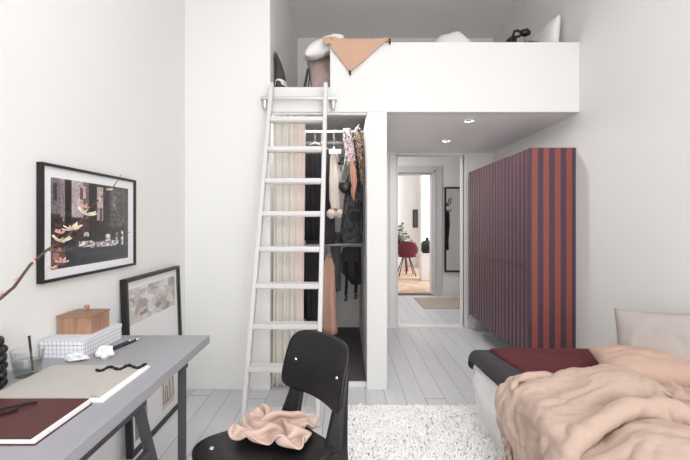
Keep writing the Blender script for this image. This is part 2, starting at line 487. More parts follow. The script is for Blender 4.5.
# loft: one joined white construction
XP = -0.114; XC0, XC1 = 0.168, 0.32
bm = new(); box(bm, XP, XR - .001, YF, YF + .09, ZU, ZT, .003); struct('wall_loft', bm, M['wall2'], label='white parapet of the loft bed')
bm = new(); box(bm, XA, XP, YF, YF + .06, ZU, ZP, .003); struct('trim_5', bm, M['wall2'], label='white beam under the ladder head of the loft')
bm = new(); box(bm, XA, XP, YF + .06, YB, ZP - .06, ZP); box(bm, XP, XR, YF + .09, YB, ZP - .06, ZP); struct('floor_loft', bm, M['wall2'], label='white loft deck')
bm = new(); box(bm, XC1, XR, YF + .09, YB, ZU, ZU + .03); struct('ceiling_loft', bm, M['soffit'], label='flat white underside of the loft')
bm = new(); box(bm, XC0, XC1, YF, YB, 0, ZU, .003); struct('wall_partition', bm, M['wall2'], label='white partition between closet and doorway')
bm = new(); box(bm, XA, XC0, YF + .08, 4.76, 0.0, 0.03); struct('floor_closet', bm, M['carpet'], label='dark carpeted closet floor')
bm = new(); box(bm, XA, XC0, YF + .065, YF + .085, 0.0, 0.034); struct('trim_1', bm, M['whitemetal'], label='white threshold strip of the closet')
bm = new(); box(bm, XA, XC0, 4.76, YB, 0.0, ZP - .06); struct('wall_closet', bm, M['wall'])
bm = new(); box(bm, XA, XC0, 4.745, 4.76, 0.03, 0.11, .003); struct('baseboard_closet', bm, M['trim'])

# doorway lining, threshold, head track
bm = new()
box(bm, DX0 - .08, DX0, YB - .02, YB + .17, 0, DZ + .0, .004); box(bm, DX1, DX1 + .045, YB - .02, YB + .17, 0, DZ, .004)
box(bm, DX0, DX0 + .03, YB + .05, YB + .14, 0.012, DZ, .003); box(bm, DX1 - .012, DX1, YB + .03, YB + .14, 0.012, DZ, .003)
box(bm, DX0, DX1, YB, YB + .15, 0, 0.012); box(bm, DX0 - .08, DX1 + .055, YB - .02, YB, DZ, ZU - .002, .002)
struct('trim_2', bm, M['trim'], label='white lining of the doorway under the loft')
bm = new(); box(bm, 0.32, DX0 - .08, YB - .018, YB, 0, .11, .003); box(bm, DX1 + .055, XR, YB - .018, YB, 0, .11, .003); struct('baseboard_back', bm, M['trim'])
bm = new(); box(bm, XR - .018, XR, 2.6, YB - .018, 0, .09, .003); struct('baseboard_right', bm, M['trim'])

# hall and the far room
YH = 7.0
HX0, HX1, HZ = 0.72, 1.545, 2.14
bm = new(); box(bm, -0.9, XR + 1.2, 4.98, YH + .15, 2.75, 2.85); struct('ceiling_hall', bm, M['ceil'])
bm = new(); box(bm, XR + .15, XR + 1.2, 4.98, 7.05, -0.1, 0); struct('floor_hall', bm, M['floor'])
bm = new()
box(bm, -0.9, HX0, YH, YH + .15, 0, 2.75); box(bm, HX1, XR + 1.2, YH, YH + .15, 0, 2.75); box(bm, HX0, HX1, YH, YH + .15, HZ, 2.75)
struct('wall_hall', bm, M['wall'])
bm = new(); box(bm, XR + 1.05, XR + 1.2, 4.98, YH, 0, 2.75); box(bm, -0.9, -0.75, 4.98, YH, 0, 2.75); struct('wall_hall_ends', bm, M['wall'])
bm = new()
box(bm, HX1, HX1 + .15, YH - .03, YH, 0, HZ + .12, .008); box(bm, HX0 - .15, HX0, YH - .03, YH, 0, HZ + .12, .008)
box(bm, HX0, HX1, YH - .03, YH, HZ, HZ + .12, .008); box(bm, HX1, HX1 + .035, YH - .045, YH - .03, 0, HZ + .035, .004)
box(bm, HX0 - .035, HX1 + .035, YH - .045, YH - .03, HZ, HZ + .035, .004)
box(bm, HX1 - .03, HX1, YH, YH + .15, 0, HZ); box(bm, HX0, HX1 - .03, YH, YH + .15, HZ - .03, HZ)
struct('trim_3', bm, M['greytrim'], label='pale grey moulded casing of the hall doorway')
bm = new(); box(bm, HX1 + .15, XR + 1.05, YH - .02, YH, 0, .12, .004); struct('baseboard_hall', bm, M['trim'])
bm = new(); box(bm, HX0, HX1, YH - .02, YH + .15, 0, .015); struct('trim_4', bm, mat('dark_threshold', rgb(96, 78, 70), 0.5), label='dark wooden threshold of the hall doorway')
YE = 11.6
bm = new(); box(bm, -1.2, 4.6, YH + .05, YE + .2, -.1, 0.0); f2 = struct('floor_far_room', bm, M['herring'], label='herringbone wood floor of the far room')
f2.location.z = 0.0
bm = new(); box(bm, -1.2, 2.12, YE, YE + .15, 0, 3.1); box(bm, 2.12, 4.6, YE - .5, YE + .15, 0, 3.1); struct('wall_far_room', bm, M['wall'])
bm = new(); box(bm, -1.35, -1.2, YH + .15, YE, 0, 3.1); struct('wall_far_left', bm, M['wall'])
bm = new(); box(bm, -1.35, 4.75, YH + .15, YE + .15, 3.1, 3.2); struct('ceiling_far_room', bm, M['ceil'])
bm = new(); box(bm, 4.6, 4.75, YH + .15, 8.2, 0, 3.1); box(bm, 4.6, 4.75, 9.8, YE, 0, 3.1); box(bm, 4.6, 4.75, 8.2, 9.8, 0, .5); box(bm, 4.6, 4.75, 8.2, 9.8, 2.7, 3.1); struct('wall_far_right', bm, M['wall'])
bm = new()
for z0, z1 in ((.5, .56), (2.64, 2.7), (1.9, 1.95)): box(bm, 4.63, 4.70, 8.2, 9.8, z0, z1)
for y0 in (8.2, 8.97, 9.74): box(bm, 4.632, 4.698, y0, y0 + .06, .56, 2.64)
struct('window_3', bm, M['trim'])
# door leaf standing open in the far room
hinge = Vector((HX1 + .005, YH + .17, 0))
swing = Matrix.Translation(hinge) @ Matrix.Rotation(math.radians(-42), 4, 'Z') @ Matrix.Translation(-hinge)
bm = new(); box(bm, HX1 - .035, HX1 + .005, YH + .17, YH + .96, .012, HZ - .04, .003, mtx=swing)
d1 = struct('door_1', bm, M['trim'], label='white door leaf standing open into the far room')
bm = new(); tube(bm, [swing @ Vector(p) for p in ((HX1 - .035, YH + .88, 1.05), (HX1 - .085, YH + .88, 1.05), (HX1 - .085, YH + .76, 1.05))], .009); obj('door_handle', bm, M['chrome'], d1, True)
# recessed downlights under the loft
for k, (x, y, lb) in enumerate(((1.04, 4.11, 'round recessed white downlight under the loft, nearer the doorway'), (1.02, 3.29, 'round recessed white downlight under the loft, nearer the front edge'))):
    t = thing('recessed_downlight', lb, 'light', (x, y, ZU - .012), group='downlights under the loft')
    bm = new(); lathe(bm, [(.028, .012), (.028, .004), (.042, 0), (.044, .004), (.044, .012)], (x, y, ZU - .012)); obj('rim', bm, M['trim'], t, True)
    bm = new(); lathe(bm, [(0, .008), (.027, .008), (.027, .011), (0, .011)], (x, y, ZU - .012)); obj('lens', bm, M['lampglow'], t, True)

# ------------------------------------------------------------------ cabinet with slatted doors
CX, CY0, CY1, CZ0, CZ1, CZM = 1.426, 3.10, 4.64, 0.2136, 1.856, 0.92
t = thing('wall_cabinet', 'long aubergine slatted wall cabinet with red and purple striped end, hung on the right wall', 'cabinet', (1.61, 3.87, CZ0))
bm = new(); box(bm, CX + .02, XR, CY0 + .012, CY1, CZ0, CZ1); obj('body', bm, M['purple'], t)
bm = new(); box(bm, CX, XR - .002, CY0, CY0 + .012, CZ0, CZ1)
sp_ = obj('side_panel', bm, M['stripes'], t); sp_['label'] = 'end panel in brick red and purple vertical stripes'
dw = (CY1 - CY0 - .012) / 4
for k in range(4):
    for (z0, z1) in ((CZ0, CZM - .002), (CZM + .002, CZ1)):
        y0 = CY0 + .012 + k * dw + .0012; y1 = y0 + dw - .0024
        bm = new(); box(bm, CX + .012, CX + .02, y0, y1, z0, z1)
        p = dw / 4.5
        nsl = 5
        pitch = (y1 - y0) / nsl
        for q in range(nsl):
            yc = y0 + (q + .5) * pitch; hw = pitch * .32
            # slat with softly rounded face
            prof = [(CX + .012, -hw), (CX + .009, -hw * .97), (CX + .0066, -hw * .8), (CX + .006, 0), (CX + .0066, hw * .8), (CX + .009, hw * .97), (CX + .012, hw)]
            a = [bm.verts.new((x, yc + yy, z0)) for x, yy in prof]; b = [bm.verts.new((x, yc + yy, z1)) for x, yy in prof]
            for i in range(len(prof) - 1): bm.faces.new((a[i], a[i + 1], b[i + 1], b[i]))
            bm.faces.new(a); bm.faces.new(b[::-1])
        obj('door', bm, M['purple'], t)

# ------------------------------------------------------------------ ladder and its rail
LB, LT = Vector((-.642, 2.52, 0)), Vector((-.543, 2.975, 2.285))
RB, RT = Vector((-.172, 2.52, 0)), Vector((-.143, 2.975, 2.285))
t = thing('loft_ladder', 'white ladder with flat treads leaning against the loft front', 'ladder', (-.41, 2.52, 0))
for a, b in ((LB, LT), (RB, RT)):
    bm = new(); bar(bm, a, b + Vector((0, 0, .02)), .03, .062, side=(1, 0, 0), bev=.006); obj('rail', bm, M['ladder'], t)
def lerp(a, b, s): return a + (b - a) * s
for py in (119.5, 149, 180.5, 213, 248, 284.5, 324.5, 367, 412):
    # solve for the point on the ladder's slope that shows at this height
    s = 0.5
    for _ in range(30):
        y = lerp(LB.y, LT.y, s); z = CAMZ - (py - 222) / FPX * y; s = z / LT.z
    a, b = lerp(LB, LT, s), lerp(RB, RT, s)
    bm = new(); box(bm, a.x + .014, b.x - .014, a.y - .045, a.y + .045, a.z - .02, a.z + .012, .004)
    box(bm, a.x + .02, b.x - .02, a.y - .03, a.y + .03, a.z - .026, a.z - .018)
    obj('tread', bm, M['ladder'], t)
for b in (LT, RT):
    bm = new(); tube(bm, [b + Vector((0, .02, -.02)), b + Vector((0, .035, -.02)), b + Vector((0, .045, -.045))], .008); obj('hook', bm, M['steel'], t, True)
zr = 2.208
t = thing('ladder_rail', 'horizontal steel ladder rail on two brackets across the loft beam', 'rail', (-.35, YF, zr - .08))
bm = new(); box(bm, -.632, -.062, YF - .058, YF - .046, zr - .012, zr + .012, .003); obj('bar', bm, M['steel'], t)
for x in (-.605, -.090):
    bm = new(); box(bm, x - .028, x + .028, YF - .046, YF, zr - .014, zr + .014, .003)
    lathe(bm, [(0, -.085), (.011, -.083), (.019, -.06), (.022, -.014), (0, -.014)], (x, YF - .028, zr), 16)
    obj('bracket', bm, M['steel'], t, False)

# ------------------------------------------------------------------ pictures
def frame_bars(bm, y0, y1, z0, z1, xb, xf, w):
    box(bm, xb, xf, y0, y0 + w, z0, z1); box(bm, xb, xf, y1 - w, y1, z0, z1)
    box(bm, xb, xf, y0 + w, y1 - w, z0, z0 + w); box(bm, xb, xf, y0 + w, y1 - w, z1 - w, z1)
t = thing('framed_photograph', 'black framed street cafe photograph with white mat hanging on the left wall', 'picture', (XL, 1.933, 1.035))
bm = new(); frame_bars(bm, 1.578, 2.288, 1.035, 1.518, XL + .001, XL + .025, .012); obj('frame', bm, M['black'], t)
bm = new(); box(bm, XL + .008, XL + .014, 1.590, 2.276, 1.047, 1.506); obj('mat_board', bm, M['mat'], t)
rng = random.Random(3)
rects = [  # u0 v0 u1 v1 rgb
    (0, 0, 1, 1, (44, 38, 40)), (0, 0, .10, .4, (120, 112, 118)), (.02, .05, .06, .25, (60, 52, 54)), (.10, .0, .14, .5, (150, 130, 130)),
    (.14, 0, .21, .7, (30, 24, 27)), (.21, .0, .34, .42, (186, 172, 174)), (.31, .08, .36, .22, (116, 72, 64)), (.27, .18, .31, .34, (200, 190, 192)),
    (.34, .0, .42, .45, (120, 96, 94)), (.35, .05, .38, .2, (190, 184, 190)), (.42, 0, .52, .72, (28, 23, 26)), (.52, .04, .61, .5, (188, 172, 172)),
    (.61, .02, .70, .7, (34, 26, 28)), (.70, .02, .95, .55, (84, 80, 78)), (.74, .1, .80, .3, (120, 118, 114)), (.86, .2, .92, .4, (62, 64, 60)),
    (.95, .02, 1, .9, (78, 56, 54)), (.0, .42, .12, .75, (70, 46, 48)), (.12, .5, .34, .68, (52, 34, 34)), (.2, .5, .3, .53, (126, 76, 66)),
    (.34, .48, .42, .6, (86, 50, 46)), (.36, .6, .42, .66, (196, 190, 188)), (.30, .72, .46, .79, (214, 210, 212)), (.5, .46, .62, .76, (38, 34, 38)),
    (.62, .48, .7, .56, (60, 40, 40)), (.64, .64, .72, .80, (206, 202, 206)), (.72, .55, .95, .8, (46, 42, 46)), (.80, .62, .83, .78, (190, 188, 194)),
    (.88, .6, .92, .8, (204, 202, 206)), (.44, .74, .8, .80, (186, 182, 186)), (.12, .74, .3, .8, (50, 48, 56)),
    (.10, .80, 1, 1, (52, 54, 62)), (.3, .86, .7, .9, (70, 72, 82)), (.0, .76, .14, .96, (120, 88, 84)), (.02, .82, .08, .9, (176, 128, 120)), (.5, .05, .515, .8, (22, 18, 20)),
    (.56, .3, .6, .5, (90, 80, 84))]
def paint_cafe(u, v):
    c = rects[0][4]
    for r in rects:
        if r[0] <= u < r[2] and r[1] <= v < r[3]: c = r[4]
    k = 1 + rng.uniform(-.15, .15)
    if .70 < u < .95 and v < .55: k *= 1 + .7 * noise.noise(Vector((u * 40, v * 30, 0)))
    if .45 < v < .8: k *= 1 + .9 * noise.noise(Vector((u * 30, v * 26, 3)))
    return rgb(*[min(255, max(8, q * k)) for q in c])
color_grid('print', 84, 56, (XL + .0150, 1.637, 1.464), (0, .583, 0), (0, 0, -.381), paint_cafe, t, M['print'])
bm = new(); box(bm, XL + .019, XL + .021, 1.590, 2.276, 1.047, 1.506); obj('glazing', bm, M['glazing'], t)

# leaning framed poster on the floor
ty = thing('framed_poster', 'large black framed collage poster leaning on the left wall behind the desk end', 'picture', (-1.15, 2.5, 0))
P0, P1 = 2.155, 2.855; PH = 1.0; PT = .034
lean = Matrix.Translation((-1.145, 0, 0)) @ Matrix.Rotation(-math.asin(.036), 4, 'Y') @ Matrix.Translation((1.145, 0, 0))
def L(bm): bmesh.ops.transform(bm, matrix=lean, verts=bm.verts); return bm
x0, x1 = -1.179, -1.145
bm = new(); frame_bars(bm, P0, P1, 0.002, PH - .03, x0, x1, .02); obj('frame', L(bm), M['black'], ty)
bm = new(); box(bm, x0 + .004, x0 + .014, P0 + .02, P1 - .02, .022, PH - .05); obj('backing', L(bm), M['paper'], ty)
rng2 = random.Random(11)
cells = [(rng2.random(), rng2.random(), rng2.choice([(222, 206, 200), (196, 186, 182), (160, 152, 150), (228, 224, 222), (212, 188, 178), (120, 112, 110), (236, 232, 230), (204, 200, 198)])) for _ in range(60)]
def paint_collage(u, v):
    c = min(cells, key=lambda q: (q[0] - u) ** 2 * 2.2 + (q[1] - v) ** 2)[2]
    k = 1 + rng2.uniform(-.06, .06)
    return rgb(*[min(255, q * k) for q in c])
g = color_grid('print', 60, 24, (x0 + .0152, P0 + .055, .905), (0, .59, 0), (0, 0, -.20), paint_collage, ty, M['print']); g.data.transform(Matrix.Translation(Vector((-1.15, 2.5, 0)) * -1) @ lean @ Matrix.Translation(Vector((-1.15, 2.5, 0))))
g['label'] = 'band of pale pink and grey collage across the top of the poster'
bm = new(); box(bm, x0 + .0144, x0 + .0152, P0 + .07, P1 - .05, .06, .695); sh = obj('sheet', L(bm), M['paper'], ty)
bm = new(); box(bm, x0 + .0154, x0 + .0160, P1 - .30, P1 - .12, .07, .30)
obj('blush_patch', L(bm), mat('blush_paper', rgb(226, 208, 200), .8), ty)
bm = new()
lx = x0 + .0168
def poly(pts): tube(bm, [(lx, P1 - .30 + a * .18, .07 + b * .23) for a, b in pts], .0028, 6)
poly([(.1, .95), (.1, .15), (.42, .15), (.42, .5), (.34, .62), (.26, .5), (.26, .15)]); poly([(.42, .15), (.9, .2), (.9, .95), (.62, .9), (.62, .2)])
obj('line_drawing', L(bm), M['cord'], ty)
bm = new(); box(bm, x0 + .0156, x0 + .0162, P0 + .07, P0 + .21, .06, .5); obj('brown_patch', L(bm), mat('sepia_paper', rgb(150, 130, 116), .8, var=.4, vscale=14), ty)
bm = new(); box(bm, x0 + .026, x0 + .028, P0 + .02, P1 - .02, .022, PH - .05); obj('glazing', L(bm), M['glass'], ty)
# ------------------------------------------------------------------ desk with trestles
DZT = 0.74; DXR = -.645; DY1 = 1.91
t = thing('desk', 'long grey linoleum topped desk on dark steel trestles along the left wall', 'desk', (-.93, 1.1, 0))
bm = new(); box(bm, XL + .002, DXR, .25, DY1, DZT - .038, DZT, .0025); obj('tabletop', bm, M['desk'], t)
XT = -.668
for nm, ya, yb_, dy in (('near', 1.30, 1.30, .27),):
    tr = obj('trestle', (lambda b: (box(b, XL + .06, XT + .016, .90, 1.315, DZT - .063, DZT - .038, .004), b)[1])(new()), M['trestle'], t)
    tr_loc = tr
    for x in (XT, XL + .08):
        for sgn in (1, -1):
            bm = new(); bar(bm, (x, 1.105 + sgn * .19, DZT - .063), (x, 1.105 + sgn * .465, 0.0), .034, .022, side=(0, 1, 0), bev=.003)
            obj('leg', bm, M['trestle'], tr, world=False).data.transform(Matrix.Translation(-Vector(t.location)))
        bm = new(); bar(bm, (x, 1.105 - .265, .50), (x, 1.105 + .265, .50), .026, .02, bev=.003)
        obj('crossbar', bm, M['trestle'], tr, world=False).data.transform(Matrix.Translation(-Vector(t.location)))
tr = obj('trestle', (lambda b: (box(b, XL + .06, XT + .016, 1.615, 1.665, DZT - .063, DZT - .038, .004), b)[1])(new()), M['trestle'], t)
for x in (XT, XL + .08):
    bm = new(); bar(bm, (x, 1.64, 0), (x, 1.64, DZT - .063), .028, .026, side=(1, 0, 0), bev=.004)
    obj('leg', bm, M['trestle'], tr, world=False).data.transform(Matrix.Translation(-Vector(t.location)))

# ------------------------------------------------------------------ things on the desk
# drawing pad
t = thing('drawing_pad', 'large pale grey drawing pad with white page edges lying on the desk', 'pad', (-.9, 1.34, DZT))
yA, yB2 = 1.195, 1.485
bm = new(); box(bm, -1.085, -.722, yA, yB2, DZT, DZT + .008, .0015); obj('pages', bm, M['paper'], t)
bm = new(); box(bm, -1.083, -.742, yA + .012, yB2 - .004, DZT + .008, DZT + .0105, .0008); obj('cover', bm, M['padgrey'], t)
bm = new(); box(bm, -.775, -.755, yA + .02, yA + .0225, DZT + .0105, DZT + .0108); obj('mark', bm, M['cord'], t)
# leather notebook
t = thing('notebook', 'dark oxblood leather notebook with black cord at the near end of the desk', 'notebook', (-.9, 1.08, DZT))
na, nb = .965, 1.185
bm = new(); box(bm, -1.06, -.752, na + .004, nb - .004, DZT + .003, DZT + .015); obj('pages', bm, M['paper'], t)
bm = new(); box(bm, -1.065, -.748, na, nb, DZT, DZT + .003, .001); box(bm, -1.065, -.758, na, nb, DZT + .015, DZT + .018, .001); obj('cover', bm, M['leather'], t)
bm = new()
zc = DZT + .0215
tube(bm, [(-1.02, .99, zc), (-.98, 1.02, zc), (-.945, 1.06, zc), (-.915, 1.10, zc), (-.895, 1.135, zc + .004), (-.885, 1.15, zc), (-.90, 1.15, zc), (-.935, 1.125, zc), (-.97, 1.08, zc + .004), (-1.0, 1.06, zc), (-1.05, 1.055, zc)], .0024, 8)
tube(bm, [(-1.04, 1.04, zc), (-.98, 1.05, zc + .002), (-.93, 1.075, zc + .004), (-.90, 1.10, zc)], .0024, 8)
obj('cord', bm, M['cord'], t, True)
# tumbler
g = desk_at(27.5, 375)
t = thing('tumbler', 'clear glass tumbler of murky water on the desk by the grid box', 'glass', (g.x, g.y, DZT))
bm = new(); lathe(bm, [(0, 0), (.037, 0), (.040, .006), (.0505, .092), (.0488, .092), (.0385, .012), (0, .010)], (g.x, g.y, DZT), 36); obj('bowl', bm, M['tumbler'], t, True)
bm = new(); lathe(bm, [(0, .011), (.0382, .013), (.0428, .050), (0, .050)], (g.x, g.y, DZT), 36); obj('water', bm, M['water'], t, True)
o = obj('brush', (lambda b: (tube(b, [(g.x + .015, g.y + .005, DZT + .015), (g.x - .004, g.y + .012, DZT + .135)], [.0032, .0042], 10), b)[1])(new()), M['black'], None, True)
tag(o, 'black stick standing in the water glass', 'stick')
# grid box
yb0, yb1 = 1.588, 1.86
t = thing('storage_box', 'white storage box with blue grid pattern on the desk under the wooden box', 'box', (-1.128, 1.72, DZT))
bm = new(); box(bm, XL + .006, -1.04, yb0, yb1, DZT, DZT + .05, .001); obj('body', bm, M['grid'], t)
bm = new(); box(bm, XL + .004, -1.038, yb0 - .002, yb1 + .002, DZT + .051, DZT + .068, .001); obj('lid', bm, M['grid'], t)
ZB = DZT + .068
# wooden box
t = thing('wooden_box', 'small mango wood box with knobbed lid on top of the white grid box', 'box', (-1.135, 1.755, ZB))
bm = new(); box(bm, -1.209, -1.068, 1.682, 1.815, ZB, ZB + .070, .003); obj('body', bm, M['wood'], t)
bm = new()
lid = [bm.verts.new(p) for p in ((-1.212, 1.677, ZB + .071), (-1.064, 1.677, ZB + .071), (-1.068, 1.82, ZB + .071), (-1.212, 1.82, ZB + .071))]
lid2 = [bm.verts.new(p) for p in ((-1.212, 1.677, ZB + .078), (-1.064, 1.677, ZB + .078), (-1.068, 1.82, ZB + .078), (-1.212, 1.82, ZB + .078))]
lid3 = [bm.verts.new(p) for p in ((-1.15, 1.745, ZB + .085), (-1.118, 1.745, ZB + .085), (-1.118, 1.77, ZB + .085), (-1.15, 1.77, ZB + .085))]
bm.faces.new(lid[::-1]); bm.faces.new(lid3)
for a, b in ((lid, lid2), (lid2, lid3)):
    for k in range(4): bm.faces.new((a[k], a[(k + 1) % 4], b[(k + 1) % 4], b[k]))
ld = obj('lid', bm, M['woodlid'], t)
bm = new(); lathe(bm, [(0, 0), (.009, 0), (.007, .008), (.0115, .016), (.009, .023), (0, .025)], (-1.134, 1.757, ZB + .084), 20)
obj('knob', bm, M['wood'], ld, True, world=False).data.transform(Matrix.Translation(-Vector(t.location)))
# two pens
for k, (dx, lb) in enumerate(((0, 'black pencil with metal end on the desk, nearer the grid box'), (.022, 'black pencil with metal end on the desk, farther from the grid box'))):
    p0 = Vector((-1.005 + dx, 1.60 + k * .03, DZT + .0055)); p1 = Vector((-.962 + dx, 1.83 + k * .02, DZT + .0055))
    t = thing('pencil', lb, 'pencil', ((p0 + p1) / 2 - Vector((0, 0, .0055))), group='pencils on the desk')
    bm = new(); tube(bm, [p0, lerp(p0, p1, .08), lerp(p0, p1, .82)], [.001, .0055, .0055], 10); obj('body', bm, M['black'], t, True)
    bm = new(); tube(bm, [lerp(p0, p1, .82), lerp(p0, p1, .95), p1], [.0055, .0055, .004], 10); obj('clip', bm, M['chrome'], t, True)
# crumpled tissue lumps
def crumple(c, rx, ry, rz, seed, m, flat=.0):
    bm = new(); bmesh.ops.create_icosphere(bm, subdivisions=4, radius=1)
    for v in bm.verts:
        d = v.co.normalized()
        r = 1 + .55 * noise.noise(d * 1.6 + Vector((seed, 0, 0))) - .35 * abs(noise.noise(d * 3.4 + Vector((0, seed, 0)))) + .15 * noise.noise(d * 8)
        v.co = Vector((d.x * rx * r, d.y * ry * r, max(-.9, d.z * r) * rz))
    lo = min(v.co.z for v in bm.verts)
    for v in bm.verts: v.co += Vector((c[0], c[1], c[2] - lo))
    return bm
c = desk_at(105, 358); o = obj('crumpled_paper', crumple(c, .032, .029, .027, 2.2, 0), M['paper'], smooth=False); tag(o, 'crumpled white paper ball beside the pencils', 'paper')
c = desk_at(76, 360.5); o = obj('crumpled_film', crumple((c.x, c.y, c.z), .042, .022, .016, 5.7, 0), mat('clear_film', rgb(232, 234, 238), .25), smooth=False); tag(o, 'flattened shiny white wrapper beside the grid box', 'wrapper')
# black ribbon on the pad
bm = new(); pts = []
for k in range(40):
    s = k / 39; p = desk_at(96 + 50 * s, 369.5 - 4 * s + 1.6 * math.sin(s * 17), DZT + .014)
    pts.append(p)
tube(bm, pts, [.0035 + .0025 * abs(math.sin(k * .9)) for k in range(40)], 8)
o = obj('ribbon', bm, M['cord'], None, True); tag(o, 'twisted black ribbon lying across the far edge of the drawing pad', 'ribbon')
# beaded vase with the branch
VX, VY = -1.155, 1.285
t = thing('beaded_vase', 'black bubbly vase at the left edge of the desk holding a branch', 'vase', (VX, VY, DZT))
bm = new(); lathe(bm, [(0, 0), (.03, 0), (.034, .02), (.036, .10), (.026, .17), (.02, .17), (.028, .1), (.026, .02), (0, .015)], (VX, VY, DZT), 24); obj('core', bm, M['beads'], t, True)
bm = new()
for j in range(6):
    n = 9
    for k in range(n):
        a = 2 * PI * (k + .5 * (j % 2)) / n; rr = .041 if j < 5 else .034
        s = bmesh.ops.create_uvsphere(bm, u_segments=14, v_segments=10, radius=.0155)
        bmesh.ops.translate(bm, vec=(VX + rr * math.cos(a), VY + rr * math.sin(a), DZT + .0155 + j * .027), verts=s['verts'])
obj('beads', bm, M['beads'], t, True)
# branch
t = thing('blossom_branch', 'thin bare branch with cream blossoms rising from the black vase before the photograph', 'branch', (VX, VY, DZT + .12))
main = [(VX, VY, DZT + .05), (VX + .008, VY + .005, DZT + .16)] + [tuple(at(*q)) for q in ((-6, 304, 1.29), (14, 287, 1.34), (30, 265, 1.40), (47, 250, 1.45), (62, 241, 1.49), (78, 226, 1.54), (90, 208, 1.59), (105, 194, 1.66), (114, 186, 1.70), (121, 175, 1.74))]
bm = new(); tube(bm, main, [.006, .006, .0052, .005, .0046, .0044, .004, .0034, .003, .0026, .002, .0012], 8)
tw = [tuple(at(*q)) for q in ((47, 250, 1.45), (60, 253, 1.5), (80, 247, 1.55), (104, 240, 1.6), (130, 232, 1.66))]
tube(bm, tw, [.0024, .002, .0018, .0014, .0008], 6)
tw = [tuple(at(*q)) for q in ((90, 208, 1.59), (96, 204, 1.6), (99, 212, 1.62))]
tube(bm, tw, [.0016, .0012, .0008], 6)
obj('stem', bm, M['branch'], t, True)
def blossom(c, r, seed, m, n=9):
    bm = new(); rg = random.Random(seed)
    for k in range(n):
        a = 2 * PI * k / n + rg.uniform(-.3, .3); el = rg.uniform(-.25, .75)
        d = Vector((math.cos(a) * math.cos(el), math.sin(a) * math.cos(el) , math.sin(el)))
        s = d.cross(Vector((.2, .3, 1))).normalized(); up = d.cross(s)
        def f(u, v):
            w = max(.0, math.sin(PI * min(1, .10 + u * .90))) ** 1.1 * r * .24
            return Vector(c) + d * (u * r) + s * ((v * 2 - 1) * w) + up * (-.3 * r * (u * u) + .12 * r * (v * 2 - 1) ** 2)
        surf(bm, 6, 4, f, .0006)
    return bm
for q, r, m in (((61, 241, 1.485), .036, 'petal'), ((60, 233, 1.49), .02, 'pinkpetal'), ((73, 229, 1.525), .034, 'petal'), ((86, 214, 1.565), .036, 'petal'), ((84, 207, 1.57), .018, 'pinkpetal'), ((110, 190, 1.68), .014, 'petal'), ((62, 262, 1.5), .022, 'pinkpetal'), ((52, 268, 1.47), .018, 'pinkpetal')):
    obj('blossom', blossom(at(*q), r, hash(q[0]) % 97, 0), M[m], t, False)
for q in ((16, 279, 1.345), (1, 293, 1.31), (34, 262, 1.41), (100, 199, 1.63)):
    bm = new(); s = bmesh.ops.create_uvsphere(bm, u_segments=8, v_segments=6, radius=.0055); bmesh.ops.scale(bm, vec=(1, 1, 1.5), verts=s['verts']); bmesh.ops.translate(bm, vec=at(*q), verts=s['verts']); obj('bud', bm, M['pinkpetal'], t, True)

# ------------------------------------------------------------------ chair
CH = thing('dining_chair', 'black plywood dining chair with wide back legs in front of the ladder', 'chair', (-.285, 1.42, 0), math.radians(-49.4))
ZS = .477
def seat_f(top):
    def f(u, v):
        a, b = u * 2 - 1, v * 2 - 1          # a across, b front(-1) to back(+1)
        hw = .205 - .02 * (b + 1) / 2
        rr = .06
        # superellipse outline
        k = 1.0
        x, y = a, b
        m = max(abs(x), abs(y)); 
        if m > 1e-6:
            l = (abs(x / m) ** 7 + abs(y / m) ** 7) ** (1 / 7.0); x, y = x / l, y / l
        z = ZS + .012 * a * a - .010 * math.cos(b * 1.2) - .025 * max(0, -b - .45) ** 2 * 3 + .016 * max(0, b - .5)
        return Vector((x * hw, y * .20 - .005, z - (0 if top else .011)))
    return f
def solid(bm, n1, n2, f1, f2):
    def grid(f): return [[bm.verts.new(f(i / n1, j / n2)) for j in range(n2 + 1)] for i in range(n1 + 1)]
    A, B = grid(f1), grid(f2)
    for i in range(n1):
        for j in range(n2):
            bm.faces.new((A[i][j], A[i + 1][j], A[i + 1][j + 1], A[i][j + 1])); bm.faces.new((B[i][j], B[i][j + 1], B[i + 1][j + 1], B[i + 1][j]))
    for i in range(n1):
        for j in (0, n2): bm.faces.new((A[i][j], A[i + 1][j], B[i + 1][j], B[i][j]))
    for j in range(n2):
        for i in (0, n1): bm.faces.new((A[i][j], A[i][j + 1], B[i][j + 1], B[i][j]))
bm = new(); solid(bm, 24, 24, seat_f(True), seat_f(False)); st = obj('seat', bm, M['blackply'], CH, True, world=False)
def back_f(fr):
    def f(u, v):
        a, b = u * 2 - 1, v * 2 - 1          # b -1 bottom, +1 top
        x, y = a, b
        m = max(abs(x), abs(y))
        if m > 1e-6:
            l = (abs(x / m) ** 6 + abs(y / m) ** 6) ** (1 / 6.0); x, y = x / l, y / l
        hw = .196 - .012 * (y + 1) / 2
        z = .705 + y * .118 + .010 * (1 - x * x) * (1 if y < 0 else .6)
        yy = .205 + (z - .59) * .27 - .035 * x * x + .012 * (y * y)
        return Vector((x * hw, yy + (0 if fr else .010), z))
    return f
bm = new(); solid(bm, 26, 20, back_f(True), back_f(False)); bk = obj('backrest', bm, M['blackply'], CH, True, world=False)
for x in (-.135, .135):
    for z in (.705,):
        bm = new(); bmesh.ops.create_cone(bm, cap_ends=True, segments=16, radius1=.0085, radius2=.007, depth=.004)
        yy = .205 + (z - .59) * .27 - .035 * (x / .206) ** 2
        bmesh.ops.rotate(bm, matrix=Matrix.Rotation(PI / 2 + .25, 3, 'X'), verts=bm.verts); bmesh.ops.translate(bm, vec=(x, yy - .001, z + .003), verts=bm.verts)
        obj('screw', bm, M['chrome'], CH, False, world=False)
